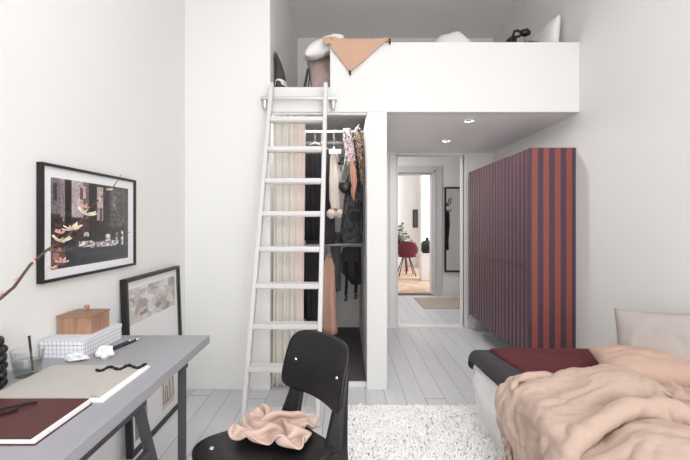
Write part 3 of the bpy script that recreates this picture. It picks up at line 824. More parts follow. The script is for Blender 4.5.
for x in (-.13, .13):
    bm = new(); bmesh.ops.create_cone(bm, cap_ends=True, segments=16, radius1=.009, radius2=.008, depth=.003); bmesh.ops.translate(bm, vec=(x, -.14, ZS - .004), verts=bm.verts)
    obj('screw', bm, M['chrome'], CH, False, world=False)
# rear legs: folded steel, widest at the seat
for sx in (-1, 1):
    prof = [(.205, .79, .250, .268), (.195, .62, .20, .25), (.19, .46, .145, .245), (.19, .40, .145, .25), (.2, .0, .25, .29)]
    bm = new(); rings = []
    for (px, z, ya, yb_) in prof:
        th = .017 if z > .7 else .02
        xc = sx * (.152 if z > .3 else .172)
        ym = ya * .35 + yb_ * .65
        if z > .55: xc = sx * .118 if z > .7 else sx * .135
        pts = [(xc - th * .4, ya), (xc + th * .4, ya), (xc + th, ym), (xc + th * .7, yb_), (xc - th * .7, yb_), (xc - th, ym)]
        off = .020 if z > .7 else (.012 if z > .55 else 0)
        rings.append([bm.verts.new((a, b + off, z)) for a, b in pts])
    for a, b in zip(rings, rings[1:]):
        for k in range(6): bm.faces.new((a[k], a[(k + 1) % 6], b[(k + 1) % 6], b[k]))
    bm.faces.new(rings[0]); bm.faces.new(rings[-1][::-1])
    lg = obj('leg', bm, M['blacksteel'], CH, False, world=False)
    bm = new(); tube(bm, [(sx * .165, -.135, ZS - .045), (sx * .185, -.165, 0)], [.0125, .0105], 14); obj('leg', bm, M['blacksteel'], CH, True, world=False)
bm = new()
for sx in (-1, 1): bar(bm, (sx * .165, -.155, ZS - .035), (sx * .165, .20, ZS - .025), .03, .016, bev=.003)
bar(bm, (-.16, -.13, ZS - .037), (.16, -.13, ZS - .037), .028, .018, bev=.003); bar(bm, (-.16, .17, ZS - .032), (.16, .17, ZS - .032), .026, .018, bev=.003)
obj('seat_frame', bm, M['blacksteel'], CH, False, world=False)

# ------------------------------------------------------------------ rug
RX0, RX1, RY0, RY1 = -.045, .90, 1.2, 2.71
t = thing('shaggy_rug', 'white shaggy wool rug on the grey floor between chair and bed', 'rug', ((RX0 + RX1) / 2, (RY0 + RY1) / 2, 0))
bm = new(); box(bm, RX0, RX1, RY0, RY1, 0.0005, .012, .003); obj('backing', bm, M['rug'], t)
bm = new(); rg = random.Random(5)
NT = 17000
for k in range(NT):
    x = rg.uniform(RX0 - .005, RX1 + .005); y = rg.uniform(RY0, RY1 + .008)
    h = rg.uniform(.014, .028); a = rg.uniform(0, 2 * PI); ln = rg.uniform(.010, .030); r = rg.uniform(.005, .009)
    tilt = noise.noise(Vector((x * 9, y * 9, 1))) * 3.0; a = a * .5 + tilt
    pts = []
    q0 = Vector((x, y, .010)); d = Vector((math.cos(a), math.sin(a), 0)); s = Vector((-d.y, d.x, 0)); kk = rg.uniform(-.5, .5)
    ring = []
    for i, (fu, fz, fr) in enumerate(((0, 0, 1.0), (.3, .75, 1.1), (.75, 1.0, 1.0), (1.15, .72, .35))):
        p = q0 + d * (ln * fu) + s * (ln * kk * fu * fu) + Vector((0, 0, h * fz))
        nrm = [s * (r * fr), Vector((0, 0, 1)) * (r * fr) - d * (r * fr * .6), s * (-r * fr)]
        ring.append([bm.verts.new(p + q) for q in nrm])
    for A, B in zip(ring, ring[1:]):
        for i in range(3): bm.faces.new((A[i], A[(i + 1) % 3], B[(i + 1) % 3], B[i]))
    bm.faces.new(ring[-1])
pl = obj('pile', bm, M['pile'], t, True, recalc=False); pl['kind'] = 'stuff'

# ------------------------------------------------------------------ bed
BX0, BX1, BY0, BY1, BZ = .835, 1.775, .35, 2.55, .43
t = thing('daybed', 'low bed with a white draped sheet along the right wall', 'bed', ((BX0 + BX1) / 2, 1.45, 0))
bm = new(); box(bm, BX0 + .05, BX1, BY0 + .05, BY1 - .06, 0.05, .25, .02); obj('base', bm, M['greylinen'], t)
for x in (BX0 + .1, BX1 - .06):
    for y in (BY0 + .12, BY1 - .14):
        bm = new(); tube(bm, [(x, y, 0), (x, y, .06)], .025, 14); obj('leg', bm, M['black'], t)
bm = new(); box(bm, BX0 + .02, BX1, BY0, BY1 - .03, .25, BZ, .05, 4); obj('mattress', bm, M['whitelinen'], t, True)
# draped white sheet: down the left side and round the far-left corner, gathered folds
def sheet_f(u, v):
    # u runs along the side from near to far then around the corner along the far end; v 0 top .. 1 hem
    Ls = BY1 - BY0; Le = BX1 - BX0; s = u * (Ls + Le)
    rc = .09
    if s < Ls - rc: p = Vector((BX0, BY0 + s, 0)); n = Vector((-1, 0, 0))
    elif s < Ls + rc:
        a = (s - (Ls - rc)) / (2 * rc) * PI / 2
        c = Vector((BX0 + rc, BY1 - rc, 0)); n = Vector((-math.cos(a), math.sin(a), 0)); p = c + n * rc
    else: p = Vector((BX0 + (s - Ls), BY1, 0)); n = Vector((0, 1, 0))
    z = (BZ + .012) * (1 - v) + .012 * v
    belly = math.sin(PI * min(1, v * 1.15)) * .035
    fold = math.sin(s * 13 + 1.8 * math.sin(s * 5)) * .016 * v + noise.noise(Vector((s * 5, v * 3.2, 2))) * .03 * math.sin(PI * v) + (.5 - abs(noise.noise(Vector((s * 9 + v * 3, v * 5, 7))))) * .018
    inset = -.06 * max(0, .10 - v) / .10
    return p + n * (belly + fold * .9 + inset + .004 - .012 * v) + Vector((0, 0, z))
bm = new(); surf(bm, 150, 26, sheet_f, .003)
obj('sheet', bm, M['sheet'], t, True)

def blanket(x0, x1, y0, y1, z, seed, hang_left=0.0, hang_far=0.0, rnd=.04, edge=None, nu=50, nv=40, amp=.004, thick=.02):
    def f(u, v):
        s = x0 - hang_left + u * (x1 - x0 + hang_left); r = y0 + v * (y1 - y0 + hang_far)
        dz = 0; X, Y = s, r
        if s < x0 + rnd:
            e = x0 + rnd - s; a = min(PI * .92, e / rnd); X = x0 + rnd - rnd * math.sin(a); dz -= rnd * (1 - math.cos(a))
        if r > y1 - rnd:
            e = r - (y1 - rnd); a = min(PI / 2, e / rnd); Y = y1 - rnd + rnd * math.sin(a); dz -= rnd * (1 - math.cos(a)) + max(0, e - rnd * PI / 2)
        if edge: X += edge(v) * (1 - u)
        w = noise.noise(Vector((s * 4 + seed, r * 4, seed))) * amp * 2 + noise.noise(Vector((s * 12, r * 12 + seed, seed))) * amp
        return Vector((X, Y, z + dz + w))
    bm = new(); surf(bm, nu, nv, f, thick); return bm
# charcoal quilt: thick, rolled edge at the left
o = obj('quilt', blanket(.775, 1.62, 1.55, 2.525, .487, 3.1, hang_left=.085, hang_far=.03, rnd=.045, thick=.034, edge=lambda v: .05 * (1 - v)), M['charcoal'], smooth=True)
tag(o, 'thick charcoal quilt under the burgundy blanket at the bed end', 'blanket')
o = obj('throw_blanket', blanket(.875, 1.56, 1.6, 2.485, .503, 8.2, hang_left=0.0, hang_far=.05, rnd=.03, thick=.012, edge=lambda v: .10 * (1 - v)), M['burgundy'], smooth=True)
tag(o, 'burgundy wool blanket spread across the far end of the bed', 'blanket')
# pillows
o = obj('pillow', place(pillow_bm(.46, .42, .14, 1.3, wr=.007), rot_to((-.52, .82, -.14), (.22, .12, 1), (1.61, 2.01, .625))), M['greylinen'], smooth=True)
tag(o, 'grey linen pillow leaning on the right wall', 'pillow', 'pillows on the bed')
o = obj('pillow', place(pillow_bm(.54, .34, .13, 4.1, wr=.010), rot_to((.86, -.30, .0), (.30, .86, .10), (1.525, 1.945, .572))), M['peach2'], smooth=True)
tag(o, 'peach linen pillow lying flat in front of the grey pillow', 'pillow', 'pillows on the bed')
DUVET_ROWS = (
(725,0,0,0,2,19,19,20,20,20,-12,-9,-2,-2,-1,-20,-19,-11,14,19,17,-1,-18,-17,-5,-13,-20,0,0,0,14,5,5,6,5,5,5,6,6,6,7,9,10,16,17,22,20,23,20,22,20,22,20,21,20,21,20,21,21,20,20,21,20,21,20,20,20,21,20,20,20,20,20,20,20,20,20,20,19,18,20,19,18,-2),
(725,0,0,0,0,19,20,19,20,18,4,0,0,-5,-18,-16,-19,-7,9,19,16,-2,-18,-17,-9,-14,-19,0,0,6,17,10,7,7,5,6,6,6,6,7,7,8,9,11,17,17,20,19,20,20,21,21,20,21,20,21,20,21,20,20,21,20,20,21,20,20,20,21,20,20,20,20,20,20,20,20,20,20,20,19,20,19,21,-16),
(731,-6,0,0,0,18,20,17,18,5,-2,3,11,10,-19,-15,-13,-5,2,19,15,-4,-17,-17,-11,-17,-18,0,2,12,16,13,9,8,6,7,6,6,6,5,4,1,6,12,16,19,20,20,20,20,20,21,20,20,21,20,20,21,20,21,20,20,20,21,20,20,20,21,20,20,20,20,20,20,20,20,20,20,20,20,20,20,19,-18),
(749,-11,-13,0,0,17,15,19,5,-3,5,21,18,3,-9,-18,0,-5,-9,17,12,-5,-17,-17,-14,-19,-15,-1,8,15,16,14,9,8,7,6,5,4,4,3,1,1,6,12,15,21,20,21,20,20,20,20,20,21,20,21,20,20,20,21,20,20,20,21,20,20,20,20,20,21,20,20,20,20,20,20,21,20,20,20,20,20,19,-4),
(759,-10,-6,-13,-1,7,17,10,-4,4,20,14,22,6,-3,-10,3,-5,-11,1,14,-3,-18,-19,-16,-19,-13,3,12,16,17,13,9,7,6,4,5,3,3,1,0,1,6,13,17,20,20,20,20,21,20,20,20,20,21,20,20,21,20,20,20,20,20,21,20,20,20,20,20,21,20,20,20,20,20,20,21,20,20,20,20,20,20,13),
(779,-9,-10,-11,-4,-19,20,-1,4,14,18,22,8,-10,12,12,0,0,-7,-11,4,4,-19,-21,-19,-19,-8,7,14,17,17,12,8,4,3,3,3,3,3,2,0,1,7,13,17,20,20,21,20,20,20,20,21,20,20,20,20,21,20,20,20,21,20,20,20,20,20,20,20,21,20,20,20,20,20,20,20,21,20,20,20,20,19,20),
(795,-7,-10,-13,-15,-22,1,7,12,19,19,14,-5,-7,12,18,7,0,0,0,0,-7,-21,-20,-20,-20,-2,10,15,18,15,10,6,-1,0,2,2,2,3,5,3,1,8,13,17,20,20,21,20,20,21,20,20,20,20,21,20,20,20,20,20,21,20,20,20,20,20,20,20,21,20,20,20,20,20,20,20,20,20,20,20,20,20,21),
(813,-8,-20,-22,-16,-13,-1,5,11,20,14,0,-8,-1,16,19,15,1,0,0,0,-7,-19,-20,-20,-17,1,11,17,17,15,6,4,2,0,-2,-1,0,1,1,2,4,9,15,18,22,20,22,20,21,20,20,20,21,20,20,20,20,20,20,20,21,20,20,20,20,20,20,20,20,20,21,20,20,20,20,20,20,20,20,20,20,20,20),
(813,-4,-21,-11,-12,-11,4,0,-1,12,2,-8,-2,4,16,18,19,7,0,0,0,-8,-16,-20,-20,-13,5,12,17,17,11,-1,0,6,4,2,1,1,1,0,1,2,8,14,18,20,20,20,21,20,20,21,20,20,20,20,20,20,20,20,20,20,20,20,21,20,20,20,20,20,20,20,20,20,21,20,20,20,20,20,20,20,20,20),
(811,-3,-15,-3,-7,-11,7,1,-1,-14,-11,-6,2,15,11,13,17,17,2,0,0,-9,-15,-18,-20,-8,11,10,17,16,8,0,-6,-1,2,5,5,3,0,0,0,2,9,14,18,21,20,20,20,20,20,21,20,20,20,20,20,20,20,20,20,20,20,20,20,20,21,20,20,20,20,20,20,21,20,20,20,20,20,20,20,20,20,20),
(814,-2,-9,-1,-4,-4,4,-2,-8,-19,-18,-8,-2,10,8,17,19,17,13,0,0,-15,-13,-14,-14,-6,12,13,17,13,5,1,-2,-6,-4,1,4,7,-1,2,0,3,9,15,18,20,20,20,20,20,21,20,20,20,20,20,20,20,20,20,20,20,20,21,20,20,20,20,20,20,20,21,20,20,20,20,20,20,20,20,20,20,20,20),
(811,-5,-15,-11,-5,15,11,5,-13,-20,-20,-11,7,0,-2,18,18,16,14,12,0,0,-12,-16,-11,-14,11,17,16,8,1,0,0,0,-3,-6,0,8,-2,3,0,3,10,15,18,21,20,20,20,20,20,20,20,19,20,20,21,20,20,20,20,20,20,21,20,20,20,20,20,21,20,20,20,20,20,20,20,20,20,20,20,21,20,20),
(811,-16,-17,-16,2,14,16,17,-15,-19,-20,-14,1,-9,-1,17,18,16,12,8,15,5,0,-13,-16,-13,12,17,13,0,0,0,0,0,0,0,-6,6,0,0,0,4,10,16,18,20,20,20,20,20,20,19,20,20,20,20,20,20,20,20,20,21,20,20,21,20,20,20,20,21,20,20,20,20,20,20,20,20,20,20,20,20,20,20),
(798,-16,-15,-14,21,16,15,8,-18,-14,-20,-15,-10,-10,-1,16,17,9,12,11,15,4,16,-4,-19,-8,15,13,3,0,0,0,0,0,0,0,0,0,0,0,0,5,10,16,19,20,20,20,20,19,19,20,19,20,20,20,19,20,21,20,21,20,21,20,20,21,20,20,20,20,20,20,20,20,20,20,20,19,20,20,20,19,20,20),
(785,-15,-17,0,20,21,17,1,-11,-16,-18,-18,-12,-10,-2,12,10,19,19,9,12,9,10,-1,-10,-5,6,-2,12,0,0,-2,-2,1,0,1,1,1,0,0,0,5,11,16,19,20,20,21,18,18,20,19,20,20,20,20,20,20,20,20,20,21,20,20,20,20,20,20,20,19,20,20,20,20,20,20,19,20,20,20,19,20,20,19),
(773,-14,-12,8,19,22,18,7,-17,-14,-15,-13,-4,-13,-13,-6,17,22,4,10,10,8,14,-5,-7,-5,1,6,7,-1,-3,-2,0,0,1,1,2,2,4,5,6,7,11,16,19,19,19,18,19,20,19,20,20,20,20,21,19,20,20,20,20,20,19,20,20,20,20,20,20,20,19,20,20,20,20,20,20,20,19,20,20,19,20,20),
(758,-13,-5,18,18,19,19,11,-5,-17,-22,-9,4,-18,-17,-16,15,14,-4,13,9,17,18,-12,-7,-11,-1,8,13,-6,-9,-1,0,0,1,1,2,4,4,6,7,10,13,18,18,20,19,20,19,20,20,21,20,21,20,21,20,20,20,20,20,20,19,20,20,20,20,20,20,20,20,20,20,20,19,20,20,20,20,20,19,20,20,20),
(755,-6,-11,15,19,16,19,17,1,-14,-19,0,-9,-20,-20,-18,0,14,-6,13,12,20,13,4,-11,-12,-10,13,14,-7,-8,-3,-1,0,2,3,3,5,5,7,9,11,13,16,17,19,19,20,19,20,20,21,20,21,20,21,20,20,20,21,19,21,20,20,20,20,20,20,20,20,20,20,19,20,20,21,19,20,20,19,20,20,20,20),
(763,-11,-15,16,20,7,16,15,14,0,-18,-6,-19,-18,-20,-19,0,0,0,3,14,16,14,5,-3,-14,-7,15,13,0,-6,-1,1,1,2,3,4,5,5,6,7,8,10,16,16,19,19,20,20,20,20,20,20,20,20,21,20,20,20,21,20,20,20,20,20,20,20,20,20,20,20,20,20,20,20,20,19,20,20,20,19,20,20,20),
(760,-7,-18,20,12,12,10,12,11,13,-2,-21,-19,-19,-19,-20,0,0,0,0,17,14,16,-15,-4,2,-9,15,11,6,2,2,2,3,3,4,3,4,5,4,1,4,10,15,18,17,20,19,19,20,19,21,19,21,19,20,20,21,20,20,20,21,19,21,20,20,20,20,20,20,19,21,19,21,19,20,20,20,20,20,19,20,20,20),
(751,3,-20,10,5,11,13,9,12,8,13,-12,-21,-19,-20,-18,0,0,0,0,19,17,-2,-10,-15,-2,8,12,8,6,5,5,5,4,4,5,5,5,4,3,0,3,10,15,16,16,19,20,19,19,20,20,20,20,19,20,20,21,20,20,20,21,20,21,20,20,20,20,20,20,20,20,20,20,20,20,20,20,20,20,20,20,20,20),
(734,16,-9,0,0,17,18,12,-2,-2,12,5,-19,-20,-20,-15,-2,0,0,0,18,10,-12,-10,-6,0,0,7,9,7,5,5,5,5,5,6,6,6,7,6,6,4,9,13,15,16,18,19,19,20,20,20,20,20,20,20,21,20,20,21,20,21,20,21,20,20,20,21,20,20,20,21,20,20,20,20,20,20,20,20,20,20,20,20),
(726,21,-7,1,-2,17,19,1,-9,1,13,12,-10,-21,-20,-7,-9,-1,0,0,14,1,-12,-3,2,7,11,-8,-9,-1,5,5,5,5,5,6,6,6,7,7,6,8,11,15,15,19,19,21,20,21,20,21,20,20,21,21,20,21,20,21,20,21,20,21,20,21,20,20,20,21,20,20,20,20,20,20,20,20,20,21,20,20,20,19),
(725,14,-1,0,-2,15,20,-8,-6,-1,8,14,3,-17,-17,-7,-1,-4,-4,-3,-1,0,2,7,8,10,7,-8,-13,-15,0,0,3,4,5,6,6,6,8,8,9,11,13,15,17,19,19,22,20,21,20,22,20,21,21,21,20,21,20,21,21,20,20,21,20,21,20,20,20,21,20,20,20,20,20,20,20,20,20,21,20,20,19,20),
(726,-1,0,0,7,12,19,-8,-2,-4,3,6,13,-12,5,-3,-5,-6,-3,4,-3,-2,3,8,8,6,-4,-18,-19,-5,0,0,0,2,5,6,7,7,8,9,10,13,13,16,17,19,19,21,19,22,20,22,20,21,21,21,20,21,20,21,20,21,20,20,20,21,20,20,20,21,20,20,20,20,20,20,20,20,20,20,20,20,20,20),
(740,-1,-6,-8,2,12,19,-1,-7,8,14,-10,4,10,9,-2,-4,-7,-2,-1,-2,-1,2,9,4,-7,-17,-15,-17,0,0,0,0,2,9,7,8,8,8,9,10,12,13,15,17,18,19,20,20,21,20,21,20,21,20,21,20,21,20,21,20,20,20,21,20,20,20,21,20,20,20,20,20,20,21,20,20,20,20,20,20,20,20,20),
(725,9,-9,0,0,14,8,10,9,5,0,-1,11,8,12,-6,-8,-14,7,8,1,0,-2,7,-5,-19,-18,-14,-13,0,0,0,3,10,13,8,6,6,6,8,8,10,11,15,17,18,20,20,19,21,19,21,20,21,20,21,20,21,20,20,20,20,20,20,20,20,20,21,20,20,20,20,20,21,20,20,20,20,20,20,20,20,19,20),
(725,0,0,0,5,17,17,9,11,1,4,5,6,9,-6,-9,-11,-4,9,13,-2,5,7,-4,-21,-19,-14,-20,-8,0,0,5,12,13,10,4,3,3,5,4,8,10,13,16,17,19,19,20,19,20,20,21,20,21,20,21,20,20,20,20,20,20,20,20,20,19,20,21,20,20,20,21,20,20,19,21,20,20,20,20,20,20,19,20),
(725,0,0,1,14,18,18,15,9,5,4,3,12,1,-17,-18,-6,9,10,10,8,4,-3,-17,-19,-20,-17,-19,-5,0,7,13,13,12,3,2,2,3,4,3,6,9,13,18,17,20,19,20,20,20,20,20,20,21,20,20,19,19,20,19,20,20,20,20,20,20,20,20,20,20,20,21,20,20,20,20,20,20,20,20,20,21,20,20),
(725,0,0,11,16,12,14,15,14,5,-4,4,13,0,-13,-16,-1,14,10,6,0,0,-5,-17,-20,-19,-19,-16,-1,6,13,14,13,9,0,3,5,5,6,3,5,3,15,15,18,17,19,19,19,19,20,19,20,19,20,19,19,19,20,19,19,20,20,20,20,20,19,21,20,20,20,20,20,21,20,21,20,20,20,20,20,20,20,20),
(725,0,14,10,-1,3,18,15,10,19,-3,6,9,0,-9,0,-7,13,3,0,0,0,-5,-20,-19,-20,-19,-9,4,12,14,14,12,5,4,6,5,4,4,-1,-6,15,14,13,18,17,15,18,20,19,18,19,20,19,20,19,20,20,19,19,18,19,19,19,20,20,20,21,20,20,20,20,21,20,20,20,20,20,21,20,20,20,20,20),
(725,16,5,-7,3,0,12,15,18,16,15,7,0,-8,-16,11,-4,17,0,0,0,0,-7,-20,-20,-20,-16,-1,11,13,14,13,10,6,6,4,3,1,-2,-8,1,10,13,17,20,19,17,16,17,18,19,19,20,20,20,20,20,20,19,20,18,18,18,19,19,20,20,20,20,20,20,20,21,20,20,20,20,20,20,20,20,20,20,20),
(742,6,-4,-3,0,1,1,14,18,15,12,18,-4,-14,-14,10,10,15,2,0,0,0,-10,-19,-19,-19,-13,9,14,12,15,11,8,5,3,1,1,-1,-6,-3,11,5,11,16,19,19,15,16,17,19,19,19,20,20,20,21,20,20,20,20,19,18,18,17,18,20,19,21,20,20,20,20,20,19,20,20,20,21,20,20,20,20,20,20),
(742,-6,-9,-2,0,2,5,16,15,15,13,17,-9,-8,-14,0,13,13,19,3,0,0,-15,-19,-19,-17,2,13,12,14,13,8,5,1,0,-1,1,1,-5,-2,3,8,14,16,20,18,15,16,18,19,19,19,20,21,20,21,20,20,20,20,19,19,18,17,17,19,19,21,20,19,20,20,20,19,20,20,20,20,20,20,20,20,20,20),
(725,0,0,0,4,10,-14,16,19,14,17,26,7,-15,-19,-17,14,20,8,4,6,-1,-18,-19,-18,-8,12,12,12,14,9,4,1,-3,-3,-1,0,4,1,2,1,5,12,17,18,18,17,17,17,19,19,20,19,21,20,21,20,21,20,20,20,19,18,18,16,18,19,20,20,20,20,20,18,20,19,19,20,20,20,20,20,20,20,20),
(725,0,0,0,4,9,-13,17,16,19,19,13,16,-17,-11,-18,14,-1,0,5,5,6,-5,-20,-16,9,13,10,14,10,2,-3,3,-1,-7,-3,-1,0,0,2,3,8,13,17,18,19,18,18,19,20,19,20,20,20,20,21,21,20,20,21,19,20,19,18,16,17,18,20,20,21,20,20,20,16,20,20,20,17,20,20,20,20,20,20),
(725,4,9,6,6,5,-16,0,20,20,19,20,7,-4,-17,-18,-12,-4,0,5,6,5,8,-16,0,14,10,13,10,0,0,-3,3,0,-5,-4,2,1,2,4,1,7,12,17,19,18,18,17,17,19,19,20,20,20,20,21,21,21,20,20,20,20,18,19,16,17,18,20,20,20,20,21,20,20,19,16,19,20,20,17,19,20,20,20),
(740,9,8,7,7,-2,-13,-14,19,20,18,12,-3,17,-11,-16,-12,-15,-12,-1,4,12,-4,13,12,10,14,6,0,0,0,0,0,0,0,-6,4,-2,4,0,1,8,13,17,20,19,18,16,17,18,19,20,20,20,20,21,21,21,20,20,20,20,19,18,17,17,18,19,20,21,20,20,20,18,19,19,19,19,18,20,17,20,20,20),
(758,9,8,8,3,-19,-16,-8,18,21,15,0,8,20,0,-11,-13,-16,-18,-13,-3,10,8,8,19,17,11,1,0,0,0,0,0,0,0,0,0,0,0,0,2,7,14,17,20,19,18,18,16,19,18,20,20,20,20,21,20,21,21,20,20,20,19,19,17,18,17,19,20,20,19,18,17,18,19,20,19,20,20,19,19,20,20,19),
(762,14,11,10,0,-17,-14,-14,10,10,9,18,12,14,0,0,-13,-18,-18,-17,-2,-15,16,11,17,11,3,5,6,4,5,4,1,0,0,0,0,0,0,0,2,8,14,18,20,20,19,17,16,18,19,19,20,20,20,21,20,21,20,21,20,20,19,18,18,16,18,21,19,18,16,17,18,19,19,20,19,20,20,20,20,20,20,19),
(771,17,9,4,-11,8,-14,-11,-10,1,17,16,20,8,0,0,-5,-18,-16,-19,-16,-16,5,18,12,7,3,12,-2,4,5,6,6,5,4,3,2,0,0,0,2,9,14,18,20,21,19,19,16,17,18,19,20,20,20,21,20,21,20,20,20,20,19,18,18,16,20,20,15,16,16,18,18,20,19,20,20,20,20,20,20,20,20,20),
(766,19,14,-8,10,13,-11,-15,-11,-13,19,19,20,3,0,0,0,-14,-18,-17,-18,-19,-10,12,9,9,5,12,6,-1,3,4,4,2,5,5,7,6,7,1,3,9,14,19,20,20,20,20,17,17,17,19,19,20,20,20,20,21,20,20,20,19,19,19,17,20,19,19,18,15,15,16,18,19,19,19,20,20,20,20,20,21,19,20),
(764,17,18,1,16,0,-2,-10,-15,-19,16,20,19,0,0,0,0,-3,-19,-18,-17,-14,-7,-20,6,6,8,12,13,6,3,4,1,-1,1,2,4,5,6,9,12,14,16,17,20,19,21,20,20,18,17,18,18,20,19,20,20,20,20,20,20,19,19,18,20,19,15,13,19,19,19,17,18,17,19,19,20,20,19,21,20,20,20,19),
(760,18,17,19,3,-1,0,-3,-18,-18,9,23,16,0,0,0,0,0,-13,-17,-17,-14,-12,-20,-7,0,8,9,13,14,10,5,2,0,1,1,3,3,5,7,9,14,16,21,21,21,20,20,20,19,20,20,19,19,19,19,20,19,20,20,19,20,20,19,16,12,13,17,19,18,19,18,20,19,19,20,20,20,20,20,20,20,20,19),
(763,18,20,10,2,2,4,1,-17,-16,3,13,22,0,0,-1,-2,-4,-6,-8,-14,-14,-17,-20,-14,0,0,5,10,14,14,11,7,6,3,3,2,2,4,7,10,14,15,17,18,20,20,19,19,20,19,20,20,20,20,20,20,20,19,20,20,19,17,15,12,14,17,19,20,19,20,20,19,19,18,19,20,19,20,20,20,20,20,19),
(765,19,20,7,2,2,-1,2,-1,-13,9,3,0,-8,-2,-2,-3,-4,-4,-2,-5,-9,-12,-18,-20,0,0,6,10,3,7,9,11,9,9,8,7,5,1,9,11,12,17,19,17,19,18,19,19,18,19,18,19,19,20,19,20,20,20,19,19,18,12,15,16,17,20,19,19,20,20,18,20,18,19,19,19,20,19,20,20,20,20,20),
(769,17,20,13,6,0,0,0,-10,-21,-5,3,0,-4,-5,-3,-2,-4,-4,-3,-4,-4,-5,-9,-20,5,12,9,9,3,-7,-7,4,7,10,10,10,11,11,8,14,14,17,17,17,19,18,18,18,19,18,18,18,18,19,19,19,19,20,20,17,15,17,19,19,19,14,19,19,18,20,19,20,19,18,19,19,19,20,19,20,20,20,20),
(777,12,19,16,1,0,0,-13,-11,-17,-10,-5,3,4,-1,-9,-6,-7,-5,2,-4,-7,-8,-4,10,12,8,12,4,-3,-5,-12,-4,0,5,9,9,11,11,14,15,17,17,18,17,18,18,19,18,19,18,19,19,19,19,19,20,19,20,19,19,19,20,19,19,18,12,19,20,19,16,17,19,19,19,20,20,19,19,20,20,19,20,20),
(776,15,19,15,0,-4,-13,-12,-1,-12,-14,-13,-7,9,0,-5,-6,-3,-7,-8,-4,0,0,13,15,9,10,12,-6,-2,-9,-9,-4,-7,2,5,9,10,11,13,14,17,17,18,18,19,18,19,18,19,19,19,19,20,20,20,20,21,20,20,21,21,19,20,19,19,18,18,15,20,19,18,18,17,18,18,18,20,19,19,20,20,20,20),
(777,16,19,13,-7,-15,-11,-4,-7,-8,-10,-9,-13,-1,-4,-5,-5,-1,0,0,0,0,10,17,12,10,15,3,-7,-8,-8,-8,-8,-8,0,6,8,9,11,12,13,16,17,18,18,19,18,19,19,20,18,20,19,21,20,21,20,21,20,22,20,21,20,19,19,19,20,19,19,18,19,17,15,17,18,19,19,19,20,19,20,20,19,20),
(782,19,11,2,-15,-10,-11,-9,-8,-8,-9,-3,-14,-2,0,0,0,0,0,0,0,7,16,14,13,16,5,-8,-12,-12,-10,-8,-6,-1,5,9,9,9,9,9,10,17,18,18,19,19,19,19,19,19,19,20,19,21,19,21,20,21,20,21,20,20,19,19,19,19,20,20,20,21,20,18,16,17,17,18,19,19,19,19,20,20,19,20),
(795,18,-12,-4,-12,-12,-11,-10,-5,2,-18,-6,0,12,-6,-6,0,0,0,2,7,11,16,15,14,5,-8,-13,-14,-10,-8,-4,1,6,7,8,6,5,5,7,12,19,19,20,19,20,19,20,19,19,19,19,19,20,20,19,20,20,20,19,20,19,20,19,20,20,20,20,20,19,18,18,17,18,19,19,19,20,19,19,19,20,20,20),
(806,16,-21,-15,-10,-10,-10,-15,-6,6,-14,-2,10,17,-8,-1,-3,-2,6,3,8,5,15,14,5,-8,-14,-13,-12,-6,-1,4,5,8,6,3,4,3,3,5,10,18,20,20,20,19,20,20,20,19,20,20,19,20,19,20,19,20,19,20,20,19,19,20,20,19,20,20,20,19,20,20,20,19,18,17,19,18,19,19,19,20,20,19),
(813,12,-14,-15,-14,-16,-10,-10,-11,-9,-1,7,17,16,-8,-10,-13,-5,1,10,20,15,12,4,-7,-14,-13,-11,-3,4,6,7,-1,1,0,0,1,2,4,5,11,21,20,21,20,20,20,20,20,20,19,20,20,19,20,20,19,20,20,19,20,19,20,19,20,20,20,19,20,20,20,20,20,20,20,18,18,18,19,19,19,19,20,19),
(818,6,-2,-11,-14,-16,-6,-9,-11,-11,-16,17,16,17,-7,-6,-13,-5,-13,7,18,8,14,1,-13,-14,-9,0,8,10,6,5,1,0,-2,-3,-1,0,0,2,10,19,20,21,20,20,20,20,20,20,19,20,20,20,20,19,20,20,20,19,20,20,19,20,20,19,19,20,20,20,20,21,20,20,19,20,20,19,19,18,19,19,19,20),
(811,2,-9,8,-3,-14,-13,-21,-16,-18,10,19,17,17,-1,-8,-11,-14,-17,1,16,5,15,-8,-14,-8,3,11,12,8,3,0,-2,-3,-3,-4,-1,0,0,1,10,18,20,20,20,20,20,20,20,20,19,20,20,20,20,21,20,20,20,19,20,20,20,19,20,18,20,20,20,20,19,20,20,20,20,20,20,20,20,19,19,19,20,19),
(788,3,-5,7,4,-3,-15,-20,-18,-16,20,18,19,18,3,-8,-11,-14,-17,-13,6,17,2,-13,-6,7,11,13,10,2,-3,-4,-4,-3,-3,-2,-3,-4,2,6,9,17,19,21,20,20,20,20,20,20,20,20,19,20,20,21,20,20,20,20,20,21,20,20,20,19,19,20,18,19,19,20,20,20,20,20,20,20,20,19,20,20,20,19),
(770,-2,0,5,5,6,-18,-15,-18,0,18,19,18,18,7,-7,-11,-12,-16,-19,-3,12,-8,-1,10,12,13,9,0,-8,-11,-3,-1,-4,-4,-3,-1,1,5,8,8,17,20,21,20,20,20,19,19,20,19,20,21,20,20,20,20,20,20,21,20,21,20,21,20,20,19,19,18,19,18,19,20,20,20,20,20,20,19,20,20,20,20,20),
(762,6,7,13,0,-10,-19,-17,-17,13,20,19,14,19,10,-7,-19,-12,-12,-12,-9,0,4,11,11,13,9,-2,-10,-13,-10,-4,-3,-2,0,2,4,7,4,0,9,16,20,21,20,20,21,21,20,19,19,18,19,19,20,20,20,21,20,21,20,22,20,21,21,20,20,20,18,18,17,18,18,20,20,20,20,20,20,20,20,20,20,19),
